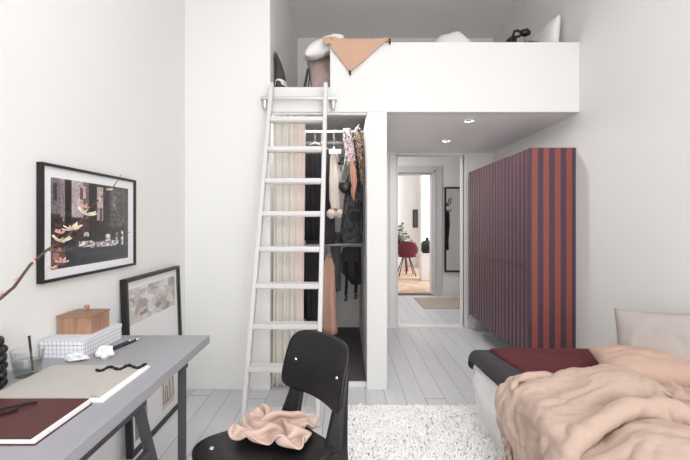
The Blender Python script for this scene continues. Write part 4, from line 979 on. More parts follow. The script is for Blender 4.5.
(777,3,12,4,-15,-13,-19,-18,-6,17,12,18,21,20,11,-5,-14,-11,-8,-13,-12,1,9,11,12,7,-3,-12,-15,-10,-8,-2,0,2,3,6,4,2,0,2,8,16,19,21,21,20,21,20,20,21,20,20,18,19,18,19,19,21,20,21,21,21,21,21,21,21,20,20,18,19,16,16,17,20,20,21,20,20,20,20,20,20,20,18),
(794,3,6,-13,-19,-14,-18,-14,0,17,19,13,21,16,14,0,-11,-12,-6,-8,-15,6,11,10,7,-5,-14,-16,-12,-8,-4,2,4,4,5,3,2,1,1,0,7,16,21,20,20,21,19,20,20,20,19,20,19,18,19,19,19,21,20,22,20,22,21,22,20,21,20,21,18,19,17,18,16,17,19,21,20,20,20,21,20,20,20,17),
(807,1,-6,-20,-17,-20,-14,-5,2,19,17,12,12,18,19,0,-6,-16,-2,-4,-10,11,10,4,-6,-15,-17,-13,-8,-6,-2,7,4,4,3,0,0,1,1,5,7,16,20,20,20,21,20,21,19,18,19,19,18,20,18,20,19,21,20,22,20,22,20,22,20,22,19,21,18,19,17,16,16,18,20,21,20,21,20,20,20,21,20,17),
(809,5,-16,-20,-20,-17,0,-1,-6,17,9,3,16,21,20,5,-6,-16,-3,1,3,11,4,-9,-15,-17,-14,-8,-6,-5,-4,9,5,5,3,2,2,1,2,0,6,16,20,20,20,21,20,21,20,20,19,19,17,18,18,19,19,21,20,21,21,21,20,22,20,21,20,20,18,19,16,18,16,19,19,21,20,21,20,21,20,20,20,19),
(825,-11,-20,-20,-19,2,5,-3,-17,-2,4,12,19,20,19,11,-9,-6,10,3,2,0,-12,-15,-17,-14,-7,2,-12,-4,-8,7,6,5,2,0,0,2,2,3,11,15,19,21,20,20,21,20,20,21,19,20,18,18,17,19,19,20,20,20,20,21,20,21,20,20,20,19,18,18,16,16,18,21,21,21,21,21,20,21,20,20,20,19),
(825,-15,-18,-21,1,6,3,-16,-20,-15,1,20,21,18,20,15,0,0,0,0,0,-11,-16,-15,-12,-6,-2,2,-11,-4,-13,1,7,5,5,2,3,3,4,3,5,14,20,20,20,20,21,20,20,21,19,20,18,19,19,19,18,19,19,20,20,20,20,20,19,19,18,19,17,18,18,22,16,21,21,21,21,21,21,21,20,19,18,16),
(816,-9,-20,1,5,5,-9,-20,-21,-17,-4,18,21,20,21,18,0,0,0,0,-7,-18,-13,-9,-4,1,-7,1,-8,-6,-15,-7,3,5,6,3,2,3,4,3,13,12,19,20,20,21,20,20,20,20,19,19,18,19,19,20,18,19,20,20,20,21,20,20,19,21,19,22,17,16,16,20,18,20,20,22,20,21,21,19,17,16,16,16),
(813,-18,-2,14,4,-3,-19,-21,-14,-19,-10,19,18,21,20,20,2,0,0,0,-19,-11,1,-12,2,-3,-5,-5,-6,-9,-15,-11,-3,4,4,1,1,3,3,9,8,19,19,22,20,21,20,20,20,19,19,19,19,20,18,20,20,20,18,22,20,20,20,21,20,20,20,19,18,19,20,19,18,19,18,20,20,19,18,14,16,15,16,16),
(806,-14,18,8,7,-20,-18,-15,-17,-12,-18,16,20,17,21,20,6,0,0,-10,-11,3,0,-16,-8,-6,1,-5,-7,-8,-11,-14,-6,0,3,6,4,2,3,19,9,14,18,19,19,19,20,20,20,18,19,17,20,20,19,21,20,20,19,20,20,21,20,21,20,20,20,21,20,20,20,20,18,15,20,18,18,16,9,15,15,15,16,17),
(793,-1,16,6,3,-18,-19,-15,-14,-9,-17,15,20,17,18,21,9,0,0,-12,-4,9,-3,-9,-16,-13,-6,-5,-9,-5,-8,-8,-10,-1,0,3,5,10,9,5,16,15,17,21,20,19,19,21,19,22,17,14,19,18,19,21,20,20,21,20,20,20,21,20,20,21,20,21,20,21,20,18,20,19,15,15,16,14,6,11,17,16,15,16),
(782,12,4,3,2,-11,-16,-19,-11,-19,-2,13,16,20,19,21,8,1,-6,-3,11,0,-11,-11,-14,-17,-11,-7,-6,-6,-6,-6,-4,-1,0,0,2,6,9,13,12,19,19,20,19,19,20,20,20,20,20,18,17,16,18,20,21,21,20,21,20,20,20,21,21,21,20,21,20,20,19,20,19,7,14,16,16,17,13,7,11,15,15,15),
(776,4,3,-1,-1,-1,-10,-17,-20,-8,16,7,17,14,14,8,10,7,5,2,0,-12,-11,-11,-13,-10,-8,-6,-7,-6,-5,-5,-4,-2,0,0,0,3,9,17,14,18,18,20,20,19,19,20,19,20,20,20,12,19,19,21,20,22,20,21,20,21,20,21,20,21,20,20,20,20,20,20,17,13,11,9,12,13,16,14,9,8,15,15),
(756,2,3,0,-1,-2,2,-16,-19,0,16,21,11,5,3,-1,10,9,6,7,7,4,-6,-17,-11,-11,-7,-7,-6,-5,-5,-5,-5,-4,-3,-2,-1,1,4,15,19,19,17,20,20,19,20,19,20,18,19,18,19,18,20,20,20,21,20,21,20,21,21,20,20,21,20,20,20,19,20,18,16,13,15,12,10,6,7,14,13,5,15,14),
(754,6,-1,0,4,-1,-11,-20,-6,6,18,11,-4,5,-1,0,9,9,7,6,7,7,11,3,-12,-9,-8,-7,-5,-5,-5,-5,-5,-4,-4,-3,-2,-2,-1,2,19,19,19,20,19,20,20,21,20,20,20,16,18,19,19,20,20,20,20,21,20,21,20,21,19,20,20,20,18,18,16,18,14,10,16,15,12,10,8,2,13,7,14,14),
(755,5,7,-1,-1,-4,-17,-18,-1,12,10,-3,9,-3,-7,-5,11,8,6,7,7,8,8,11,19,-5,-7,-10,-2,-5,-6,-4,-5,-4,-4,-3,-2,-2,-2,-5,4,15,19,22,20,21,21,21,21,21,20,21,18,18,18,15,19,20,21,20,20,20,20,20,20,19,19,17,19,14,13,18,14,13,14,16,5,10,11,8,5,10,13,12),
(755,8,6,0,-3,-10,-19,-12,0,0,8,13,-3,-13,-5,6,15,20,-3,8,1,6,12,14,19,2,0,-5,-6,-7,-4,-6,-5,-7,-12,-3,0,0,0,7,3,1,15,19,20,22,20,22,21,21,21,20,18,15,15,19,20,20,20,21,20,20,20,20,18,17,19,20,10,19,20,15,11,8,14,12,6,11,6,6,7,11,12,13),
(744,14,6,3,-4,-13,-19,-6,0,0,0,6,-6,0,0,8,20,19,-2,2,5,0,11,18,17,2,0,0,-5,-6,-6,-7,-7,-9,-12,-3,0,0,0,7,-2,12,10,19,19,21,21,21,20,22,20,20,21,20,14,13,20,20,20,18,20,20,19,19,19,18,17,18,10,20,15,11,13,12,11,8,8,10,3,4,10,11,12,11),
(736,17,10,1,-6,-16,-17,0,4,2,11,4,-12,-9,0,8,18,21,5,-4,3,7,8,15,18,1,0,-4,-5,-5,-6,-7,-7,-8,-10,-3,0,0,0,8,7,-2,14,21,19,20,20,20,20,20,19,20,19,18,15,20,19,19,17,19,20,17,20,19,15,16,17,16,19,15,12,8,13,11,11,10,8,8,6,3,7,10,12,11),
(735,13,8,3,-7,-19,-8,13,9,5,2,-2,-12,-4,-1,3,17,20,14,-1,2,6,10,2,16,0,-6,-3,-7,-5,-6,-5,-6,-6,-8,-4,-3,4,1,3,6,3,19,19,20,17,20,19,20,17,21,17,19,18,20,18,18,19,18,18,20,19,12,14,17,17,16,19,16,12,12,8,12,12,10,9,7,8,7,4,8,7,12,14),
(732,9,9,3,-12,-16,0,0,4,1,11,9,-3,-1,-7,1,17,21,16,-6,-10,6,16,13,9,-3,-9,-6,-5,-5,-4,-5,-4,-6,-6,-6,-3,-3,-5,0,6,16,21,21,19,21,20,20,20,21,18,20,19,21,19,19,18,17,16,17,10,12,15,15,18,17,17,15,13,11,11,12,9,11,11,9,7,7,8,8,7,4,15,18),
(734,6,4,0,-16,0,9,7,6,-6,-2,0,-2,1,5,-8,20,20,16,-6,-10,-1,18,12,10,-4,-9,-7,-5,-4,-3,-4,-3,-3,-3,-2,0,0,1,0,1,-2,21,23,20,23,19,23,21,23,19,22,19,20,19,20,17,19,18,19,14,11,4,3,17,21,19,13,0,9,11,13,9,11,9,9,8,8,5,7,9,17,16,16),
(911,-1,0,0,0,0,0,1,2,2,-5,0,0,0,1,-1,0,13,1,-2,-2,6,6,1,-3,-2,-1,-4,-3,-4,-5,-1,0,0,0,0,0,0,0,0,0,0,0,0,0,0,0,0,0,0,0,0,0,0,0,0,0,0,0,0,0,0,0,0,0,0,0,0,0,0,0,0,0,0,0,0,0,0,4,10,4,7,-5,-20),
(933,-1,-2,0,-2,2,1,2,2,1,-10,-16,0,9,11,-10,7,13,4,-3,0,6,6,1,-3,-2,0,-4,-4,-3,-7,-4,-2,-2,-1,-1,-1,-1,-2,-3,-2,-2,0,0,0,0,0,0,0,0,0,0,0,0,0,0,0,0,0,0,0,0,0,0,0,0,0,0,0,0,0,0,0,0,0,0,0,0,0,4,3,7,-2,-12),
(955,-2,-2,0,-2,2,2,1,2,-14,-23,-3,13,9,0,-9,14,13,8,-3,1,6,6,0,-2,-1,-1,-3,-4,-5,-7,-5,-3,-2,-2,-2,-1,-2,-1,-2,0,1,0,-1,0,0,-1,-2,-3,-3,-2,-1,-1,-2,-1,0,-1,-1,0,-1,0,-1,0,0,-1,0,0,0,0,0,0,0,0,0,0,0,0,0,0,0,0,0,0,11),
(963,8,2,-3,1,-2,6,2,-14,-21,-13,7,4,13,-17,10,9,12,14,-1,3,6,6,0,-1,-1,-1,-3,-4,-7,-7,-5,-3,-3,-2,-1,-1,-1,-1,-1,0,0,-1,0,-1,0,-1,-2,-2,-2,-2,-1,-2,-1,-1,-1,-1,-1,-1,-1,-1,-1,-1,0,-1,-1,-1,-1,-1,0,-1,-1,-1,-1,-1,0,-1,-1,0,-1,0,1,1,18),
(949,8,14,20,0,-4,9,-10,-20,-17,2,6,1,8,-19,14,6,12,16,7,2,6,6,1,-1,-1,-1,-4,-5,-7,-7,-5,-3,-3,-1,-1,-1,0,-1,-1,0,-1,0,-1,-1,-1,-1,-1,-2,-1,-2,-1,-2,-1,-1,-1,-2,0,-1,-1,-1,-1,-1,0,-1,-1,-1,-1,-1,0,-1,-1,-1,-1,-1,-1,0,-1,-1,-1,-1,-1,0,6),
(959,6,17,12,15,0,0,-18,-16,-10,7,0,10,-16,-1,9,10,11,11,14,5,6,5,2,-1,-1,0,-4,-6,-8,-8,-4,-3,-1,-1,-1,-1,0,-1,-1,-1,-1,0,-1,-1,-1,-1,-1,-1,-2,-1,-2,-1,-1,-2,-1,-1,-1,-1,0,-1,-1,-1,-1,0,-1,-1,-1,-1,-1,0,-1,-1,-1,-1,-1,-1,0,-1,-1,-1,-1,0,-1),
(972,2,15,18,14,6,-15,-14,-12,-6,4,10,3,-17,3,9,10,10,11,9,9,10,1,2,2,3,-2,-4,-8,-8,-7,-3,-2,-1,-1,-2,-1,0,-1,0,-1,-1,-1,-1,0,-1,-1,-1,-1,-2,-1,-2,-1,-1,-2,-1,-1,-1,-1,0,-1,-1,-1,-1,-1,0,-1,-1,-1,-1,0,-1,-1,-1,-1,-1,-1,0,-1,-1,-1,-1,0,-1),
(985,2,8,8,16,21,-13,-14,-12,-7,9,7,-8,-3,4,7,10,10,11,9,9,10,4,1,2,4,-1,-6,-8,-9,-6,-2,-2,-1,-2,0,-1,-1,-1,-1,-1,-1,-1,-1,-1,-1,-1,-2,-1,-2,0,0,0,-2,-1,-1,-2,0,-1,-1,0,-1,-1,-1,-1,-1,0,-1,-1,-1,-1,-1,-1,0,-1,-1,-1,-1,0,-1,-1,-1,-1,0),
(1008,1,2,9,13,15,-20,-2,-6,-7,7,-5,2,3,3,7,8,10,11,8,10,10,6,3,2,3,-2,-6,-9,-8,-5,-1,-2,-1,-2,-1,-2,-2,-1,-1,0,-1,-1,-1,-1,-2,-2,-1,-1,1,-1,0,-2,-1,-1,0,-1,0,-1,-1,0,-1,-1,-1,-1,-1,-1,0,-1,-1,-1,-1,-1,-1,0,-1,-1,0,-1,-1,-1,-1,-1,0),
(1032,-3,-1,8,9,7,-17,-3,0,6,-3,0,0,4,4,4,12,9,9,8,9,10,8,4,4,2,-5,-4,-10,-7,-4,-2,0,-2,-2,-1,-1,-2,-1,-1,-1,-1,-1,-2,-1,-1,-1,-1,-1,-1,-2,-1,-1,0,0,0,0,-1,0,-1,0,-1,-1,-1,-1,-1,-1,0,-1,-1,-1,-1,-1,-1,-1,0,-1,-1,0,-1,-1,-1,-1,-1),
(1054,-4,-6,9,7,-10,-4,1,5,6,-1,-2,1,-2,0,11,11,10,11,7,8,8,7,9,6,0,-5,-5,-10,-6,-3,-3,-1,0,-1,-2,-1,-1,-1,-1,-1,-1,-1,-2,-1,-1,-1,-1,-1,-2,-1,-1,-1,0,0,0,0,-1,0,-1,0,-1,-1,-1,-1,-1,-1,-1,0,-1,-1,-1,-1,-1,-1,0,-1,-1,-1,0,-1,-1,-1,-1),
(1077,-6,-9,-7,7,11,-5,-2,8,3,2,-1,-1,-2,-2,8,11,11,13,9,6,3,5,12,4,8,-5,-8,-9,-4,-3,-2,-2,-1,-1,0,-1,-1,-1,-1,-1,-1,-2,-1,-1,-1,-1,-1,-2,-1,-1,-1,-1,0,0,0,-1,0,0,-1,0,-1,-1,-1,-1,-1,-1,-1,0,-1,-1,-1,-1,-1,0,-1,-1,-1,0,-1,-1,-1,-1,0),
(1095,-4,-11,-14,12,10,0,0,7,4,2,-1,-1,-7,-2,8,9,11,6,16,10,4,3,9,9,7,-5,-10,-5,-3,-3,-2,-2,-1,-2,0,0,-2,-1,-1,0,-1,-2,-1,-1,-1,-1,-2,-1,-2,-1,0,-1,0,0,0,-1,0,0,-1,0,-1,-1,-1,-1,-1,-1,0,-1,-1,-1,-1,-1,0,-1,-1,-1,0,-1,-1,-1,-1,-1,-2),
(1112,-6,-13,-5,1,2,5,8,7,8,5,-1,-4,-6,-4,7,7,1,8,9,9,18,9,10,7,7,-8,-5,-3,-4,-3,-2,-2,-1,-1,-1,-1,0,-2,-1,-1,0,-2,-1,-1,-1,-1,-1,-2,-3,-3,-3,-2,0,0,2,2,2,0,0,-1,-1,-1,-1,-1,-1,-1,-2,-1,-2,-3,-2,-2,-3,-2,-3,-2,-3,-3,-2,-3,-2,-3,-2),
(1126,-7,-9,0,0,-2,5,9,10,6,7,0,-4,-6,-5,2,11,-1,4,11,8,14,15,12,8,4,-3,-7,0,-5,-3,-1,-3,-1,-1,-1,0,-1,-1,-2,-1,0,-1,-2,-1,-1,-1,-2,-5,-4,-3,-2,-2,-1,1,1,-1,-1,-2,-3,-2,-3,-2,-3,-2,-3,-3,-3,-4,-3,-3,-3,-4,-3,-3,-3,-4,-3,-3,-3,-3,-3,-4,-2),
(1148,-10,-7,1,-2,0,3,6,10,8,8,-7,-14,-1,3,8,6,8,-11,5,9,22,13,13,8,5,-2,-3,-5,-5,-11,2,-1,-1,-1,0,1,1,1,2,0,1,-1,-2,-2,-4,-5,-5,-4,-5,-5,-5,-5,-5,-4,-4,-4,-3,-3,-2,-3,-3,-4,-3,-3,-3,-3,-4,-4,-3,-3,-4,-3,-4,-3,-4,-3,-3,-4,-3,-3,-4,-3,-2),
(1164,-6,-5,0,-2,0,4,5,4,12,5,-9,-13,-1,8,3,12,3,-18,9,15,11,-12,12,8,8,2,-7,-10,-1,2,-2,-1,-2,-1,1,-1,1,-1,1,0,-1,-2,-2,-2,-4,-5,-6,-5,-7,-6,-6,-5,-5,-4,-4,-4,-3,-3,-3,-3,-3,-3,-3,-4,-3,-3,-4,-3,-4,-3,-3,-3,-3,-3,-2,-4,-3,-3,-2,-3,-3,-2,-3),
(1189,-9,-6,0,-3,-4,8,6,1,5,11,-14,-3,3,1,4,-3,5,-15,0,18,-10,-11,7,8,7,5,-9,-8,-1,0,-1,-1,-1,-1,-1,-1,0,0,0,0,0,-1,-2,-3,-4,-5,-5,-6,-7,-6,-5,-5,-5,-4,-4,-3,-3,-3,-3,-3,-2,-3,-3,-3,-2,-2,-3,-4,-3,-4,-3,-3,-2,-4,-3,-4,-3,-4,-4,-3,-3,-3,-4),
(1205,-5,-4,-1,-2,-8,-6,16,10,-3,6,-9,4,3,2,1,-1,-4,-11,-8,-3,-8,9,-16,1,9,2,-9,-8,-2,0,-1,0,-1,-1,-1,0,-1,0,0,0,-1,-1,-2,-3,-3,-5,-4,-5,-5,-5,-4,-4,-3,-3,-4,-4,-3,-4,-4,-4,-4,-3,-4,-3,-3,-3,-4,-4,-3,-4,-3,-3,-3,-3,-4,-3,-4,-4,-3,-4,-3,-3,-3),
(1228,-7,-3,-1,-7,-9,-12,14,19,2,-2,1,1,4,2,1,-3,-6,-8,-9,-2,-2,-8,-14,-19,-5,2,-8,-7,-4,0,0,0,0,0,0,-1,0,-1,-1,-1,-1,-1,-2,-2,-3,-4,-5,-4,-4,-4,-4,-4,-4,-5,-4,-4,-4,-4,-4,-5,-3,-4,-3,-4,-3,-3,-4,-3,-4,-4,-3,-3,-3,-3,-3,-4,-3,-3,-3,-2,-1,-3,-2),
(1247,-6,-1,-12,-14,-10,-5,11,5,11,15,3,2,4,1,2,-5,-5,-8,-9,-1,-6,-17,-18,-15,-19,-15,-6,-6,-3,-2,-1,-1,0,0,-1,0,0,-1,-1,-1,-1,-1,-1,-2,-4,-4,-5,-4,-4,-4,-4,-4,-4,-4,-5,-4,-4,-4,-4,-4,-4,-3,-3,-2,-3,-3,-3,-3,-3,-2,-1,-1,-2,-2,-1,-2,-2,-1,-1,-1,-1,0,-1),
(1261,4,-10,-14,-14,-5,-3,8,7,3,14,15,2,3,3,0,-6,-5,-7,-10,-5,-12,-16,-17,-19,-18,-19,-18,-11,-3,-1,-2,-2,-1,-2,-1,-1,-2,-2,-3,-2,0,-1,-2,-1,-3,-5,-4,-5,-3,-3,-3,-3,-4,-4,-3,-3,-2,-3,-3,-2,-2,-2,-1,-2,-1,-2,-1,-1,-1,0,-1,0,-1,0,-1,-1,0,-1,0,0,0,0,0),
(1282,0,-11,-13,-14,-5,-1,6,0,7,13,17,9,3,3,-3,-3,-6,-10,-9,-10,-16,-16,-19,-19,-19,-18,-9,-13,-12,-4,-2,-2,-3,-3,-3,-2,-3,-3,-3,-4,-4,-3,-3,-2,-3,-2,-1,-1,-2,-2,-2,-2,-2,-2,-2,-2,-1,-2,-1,-1,-1,-1,0,-1,0,-1,0,-1,0,0,0,0,-1,0,0,0,-1,0,0,0,1,0,0),
(1305,-5,-11,-14,-13,-6,2,0,4,6,9,15,15,7,4,-2,-9,-6,-6,-12,-15,-18,-19,-20,-18,-17,-18,-13,-6,-4,-4,-5,-4,-4,-3,-3,-3,-2,-3,-2,-3,-2,-3,-2,-2,-3,-2,-3,-2,-3,-2,-2,-2,-2,-2,-1,-2,-1,-1,0,-1,0,-1,0,0,0,0,0,0,-1,0,0,0,0,0,-1,0,-1,0,0,0,0,0,0),
(1325,-10,-12,-12,-12,-8,6,1,5,4,13,-2,-12,7,18,10,-1,-6,-10,-20,-11,-16,-18,-18,-19,-17,-14,-6,-5,-3,-5,-4,-4,-5,-3,-3,-3,-2,-2,-3,-2,-2,-3,-2,-2,-3,-2,-3,-2,-3,-2,-2,-2,-2,-2,-2,-1,-1,-1,0,-1,0,-1,0,0,0,-1,0,0,0,-1,0,0,0,0,-1,0,-1,0,0,0,-1,0,0),
(1339,-11,-9,-9,-10,-9,6,1,6,2,-10,-16,-9,17,19,6,1,-6,-5,-9,-14,-17,-18,-17,-18,-12,-7,-6,-3,-4,-4,-4,-4,-4,-4,-4,-3,-2,-2,-3,-2,-2,-2,-3,-2,-3,-2,-3,-2,-3,-2,-2,-2,-2,-2,-1,-2,-1,-1,0,-1,0,-1,0,-1,0,0,0,0,0,0,0,0,0,0,-1,0,-1,0,0,0,0,-1,0),
(1353,-6,-9,-10,-10,-8,6,5,0,-21,-17,-15,-7,19,12,2,-2,-6,-2,-1,-8,-10,-14,-19,-11,-4,-5,-5,-3,-4,-4,-4,-4,-6,-9,-3,-2,-1,-1,-2,-1,-2,-2,-2,-2,-3,-3,-3,-2,-2,-2,-2,-2,-2,-2,-2,-1,-1,-1,-1,0,0,-1,-1,0,0,0,0,0,0,0,-2,1,0,0,0,-1,-1,-1,-2,-2,1,0,1),
(1373,-7,-9,-9,-9,-9,-8,-2,-2,-21,-18,-16,-11,14,2,3,0,-7,0,3,-10,-7,-5,-2,0,-4,-7,-3,-3,-4,-4,-5,-7,-13,-4,0,0,-1,0,-2,-1,-2,-2,-2,-2,-3,-3,-3,-3,-2,-2,-2,-2,-1,-2,-2,-2,-1,-1,0,-1,0,0,-1,-1,-1,-1,1,0,0,-1,-1,-1,-3,-3,1,0,0,-1,-1,-2,-3,-2,0),
(1393,-7,-9,-8,-10,-9,-9,-11,-15,-15,-14,-11,-13,-10,-8,4,1,-2,2,0,2,6,6,3,-3,-4,-6,-2,-3,-5,-4,-9,-13,-8,1,0,1,-1,-1,-1,-2,-1,-2,-2,-3,-3,-2,-3,-3,-3,-3,-1,-2,-1,-2,-2,-2,-3,-3,-2,-1,1,0,0,0,-1,-2,-3,-2,-2,-1,0,-1,-2,-3,-1,-1,0,-1,0,-1,0,0,-1),
(1413,-8,-6,-10,-12,-12,-10,-10,-13,-15,-12,-12,-11,-13,-11,9,1,-8,2,4,6,6,5,3,-3,-5,-4,-1,-4,-5,-9,-14,-10,-4,2,-1,-1,-3,-3,-2,-1,4,-3,-3,-2,-2,-3,-3,-2,-2,-3,-2,-2,-1,-2,-2,-1,-2,-2,-2,-2,-1,-2,-1,-1,-2,-2,-2,-2,-2,-1,-1,-1,-1,0,0,0,1,0,0,0,0,0,0),
(1433,-6,-10,-18,-18,-19,-5,-9,-16,3,-14,-10,-12,-13,-11,3,4,-3,4,5,5,6,5,1,-4,-3,-2,-1,-5,-10,-13,-13,-7,-1,-1,-3,-3,-2,0,1,3,-3,-2,-2,-3,-2,1,-3,-3,-1,-2,-2,-2,-2,-2,-2,-2,-2,-1,-2,-1,-1,-2,-2,-2,-2,-2,-2,-1,-1,-2,0,-1,-1,0,0,0,1,0,0,0,0,0,0),
(1454,-11,-20,-19,-19,-19,-16,-10,-3,15,-12,-13,-10,-13,-13,8,1,2,2,4,6,6,5,-2,-2,-2,0,-3,-9,-13,-15,-10,-4,-3,-2,-1,-1,0,1,1,2,-3,-2,-2,-2,-2,-2,-1,-2,-2,-2,-2,-2,-2,-2,-2,-2,-2,-2,-2,-1,-1,-1,-1,-2,-2,-2,-2,-1,-2,-1,-1,0,-1,0,0,0,0,1,0,0,0,0,0),
(1466,-19,-20,-19,-19,-19,-20,-11,5,13,-17,4,-10,-14,-12,7,8,1,1,5,5,6,5,-1,-2,-2,0,-7,-13,-15,-13,-7,-3,-2,0,-1,0,0,1,0,-1,-1,-1,-2,-2,-1,-2,-2,-2,-2,-2,-2,-2,-2,-2,-2,-2,-2,-2,-2,-2,-1,-1,0,-1,-2,-2,-2,-1,-2,-1,-1,-1,0,0,0,0,0,0,1,0,0,0,0),
(1470,-19,-19,-20,-20,-20,-19,-8,14,7,-13,8,-9,-14,-13,-2,6,7,10,5,5,7,3,-6,0,2,0,-13,-16,-15,-8,-4,-2,-1,0,-1,0,0,0,1,-2,-1,-1,-2,-1,-1,-2,-2,-2,-2,-2,-2,-2,-2,-2,-3,-2,-2,-2,-2,-2,-1,-1,-1,0,-1,-2,-2,-2,-1,-2,-2,-1,2,-1,0,0,1,0,1,0,1,0,-1),
(1475,-19,-20,-20,-19,-19,-15,-4,7,10,-5,-2,-20,-15,3,8,3,6,10,7,5,8,-1,-4,1,4,-8,-16,-16,-11,-4,-2,-1,-1,-1,0,0,0,0,-1,-1,-1,-1,-1,-1,-2,-2,-2,-2,-2,-2,-1,-3,-2,-2,-2,-2,-3,-2,-2,-2,-1,-1,-1,0,-1,-1,-2,-2,-2,-2,-2,0,-2,2,1,0,1,0,1,0,1,0,0),
(1480,-19,-19,-19,-19,-20,2,-10,7,12,-12,-15,-9,-1,-3,7,6,5,-9,10,-1,19,12,-6,4,0,-16,-17,-12,-5,-1,-2,-1,-1,0,-1,-1,-1,0,-1,-1,-1,-1,-2,-1,-1,-1,-2,-1,-2,-2,-2,-2,-2,-2,-3,-2,-2,-2,-2,-2,-2,-1,-1,0,-1,-1,-2,-2,-2,-2,-1,-2,0,-4,-4,1,8,3,1,0,1,-1,0),
(1484,-17,-18,-18,-18,-17,6,-12,-1,-2,1,-3,-4,-12,10,8,-5,-8,-5,4,7,16,18,1,8,-12,-15,-14,-5,-3,-2,-1,-1,-1,-1,0,-2,-1,-1,-1,-1,-1,-1,-2,-2,-1,-1,-1,0,-1,-2,-2,-2,-2,-2,-3,-2,-2,-2,-3,-1,-2,-1,-2,0,0,-1,-2,-2,-2,-2,-2,-2,-2,-3,-2,-3,-3,1,9,4,1,0,1),
(1496,-18,-18,-20,-19,-11,0,0,-1,1,1,-3,-14,-3,-4,12,3,-6,-7,0,3,15,14,13,-3,-9,-13,-7,-3,-3,-2,-1,-1,-1,-1,0,-2,-1,-1,-2,-1,-1,-1,-2,-2,-2,0,0,-1,-1,-1,-3,-1,-3,-2,-2,-2,-3,-2,-2,-2,-1,-2,-1,-1,0,-1,-1,-2,-2,-2,-2,-3,-3,-2,-3,-1,-3,-6,1,9,2,1,1),
(1507,-18,-20,-19,-19,2,-3,2,-3,2,-1,-10,-6,-2,-8,-3,-3,3,9,1,0,7,16,17,1,-8,-13,-7,-3,-3,-1,-2,-1,-1,-1,-1,-1,-1,-1,-2,-1,-1,-1,-2,-2,-2,-1,0,0,-2,-1,-2,-2,-2,-2,-2,-3,-2,-2,-2,-2,-1,-2,-1,-1,-1,-1,-1,-2,-2,-4,-7,-6,-5,-3,-2,-2,0,0,-3,5,2,2,3),
(1513,-19,-15,-19,-18,-17,9,16,3,-5,-5,-1,-7,-5,-6,-7,-3,8,8,4,1,-1,13,16,-1,-15,-19,6,4,1,0,-1,-1,-1,-1,-1,-2,-1,-1,-2,-2,-1,-1,-2,-1,-3,-1,-1,0,-1,-1,-2,-1,-3,-2,-2,-2,-2,-2,-2,-2,-2,-1,-1,-1,-1,-1,-2,-3,-6,-8,-8,-6,-5,-3,-2,-1,0,0,1,1,2,2,2),
(1519,-15,-17,-18,-18,-18,16,9,16,-10,-2,-2,-5,-4,-6,-7,-5,4,12,6,1,0,3,14,-12,-19,-19,-4,11,7,7,6,4,2,0,0,-1,-2,-1,-2,-2,-1,-2,-1,-2,-2,-2,-1,0,-1,-1,-2,-1,-2,-2,-2,-2,-3,-1,-2,-2,-2,-1,-1,-2,0,-2,-4,-9,-9,-8,-7,-5,-3,-2,-2,-1,0,0,1,1,1,2,2),
(1497,7,-13,-18,-19,-3,3,16,16,-5,2,-4,-3,-6,-5,-5,-5,-3,10,9,6,2,0,-8,-19,-18,-19,-10,6,10,9,8,8,9,7,6,4,3,-1,-2,-3,0,-1,-2,-2,-2,-2,-2,-1,-1,-1,-1,-1,-2,-2,-2,-2,-2,-2,-2,-1,-2,-1,-2,-1,-1,-4,-6,-7,-9,-9,-7,-5,-4,-3,-1,-1,0,0,1,1,1,2,2),
(1495,8,-8,-20,-7,5,4,6,12,7,0,-1,-3,-6,-6,-4,-5,-7,4,3,11,-7,-20,-6,-16,-16,-16,-11,-2,8,8,8,9,10,10,9,9,8,8,7,2,0,0,-2,-2,-2,-2,-2,-2,-2,-1,0,-2,-1,-2,-2,-2,-2,-2,-1,-2,-1,-2,-1,-2,-7,-12,-13,-1,-2,-4,-6,-6,-3,-3,-1,-1,0,0,1,0,2,1,2),
(1499,-4,-6,-4,5,5,5,4,8,12,-1,-1,-3,-7,-5,-3,-5,-6,-7,-2,6,-13,-15,1,-18,-19,-16,-16,-9,-1,6,8,10,10,9,9,9,9,9,7,7,5,5,5,1,0,0,1,1,1,1,-2,-1,-2,-2,-1,-2,-2,-1,-2,-1,-1,-2,-5,-12,-15,-14,-9,-5,-3,-1,1,-1,0,-1,1,0,0,1,0,1,1,1,1),
(1511,-3,-4,3,4,5,5,6,4,12,3,-2,-4,-5,-6,-5,-4,-6,-7,-11,-12,-11,-9,2,-13,-17,-18,-18,-14,-11,-1,6,8,10,10,10,9,8,8,7,7,5,5,4,4,5,5,5,5,5,4,4,3,1,0,-1,-2,-2,-2,-2,-2,-5,-9,-12,-16,-13,-9,-3,-1,2,1,0,-1,0,0,0,0,1,0,1,0,1,1,1),
(1533,-4,-3,3,5,4,4,7,3,5,1,-20,-19,2,4,1,-2,-5,-4,-2,-11,-15,-13,-9,-1,-17,-18,-15,-13,-11,-11,-4,3,6,7,7,9,8,8,7,6,4,5,5,4,5,4,6,5,6,6,6,6,5,3,2,0,-1,-2,-5,7,-8,-15,-11,-10,-7,-3,0,-1,1,1,3,0,0,0,0,0,1,0,1,0,1,1,1),
(1554,-3,-3,0,3,5,5,7,7,0,-17,-19,-19,8,-1,-1,-3,-2,-2,-4,-5,-8,-10,-14,-5,-16,-16,-16,-13,-9,-3,-5,-6,-1,1,2,3,3,5,8,4,5,5,4,5,4,6,5,7,6,7,7,7,6,5,3,2,1,1,1,10,-12,-8,-5,-4,-4,-5,1,0,1,1,1,2,0,0,0,0,1,0,1,1,1,0,1),
(1576,-4,-3,0,4,4,6,1,-14,-4,-13,-17,-18,-9,-4,5,0,4,-1,-10,-6,-3,0,3,-8,-18,-16,-17,-8,-6,-5,-3,-5,-5,-3,-2,0,-1,0,1,3,4,6,5,6,6,7,7,7,7,7,7,7,7,6,5,5,4,3,3,1,-1,-2,-3,-4,-5,-5,-6,-5,1,9,5,2,0,0,1,0,1,1,1,1,0,1,1),
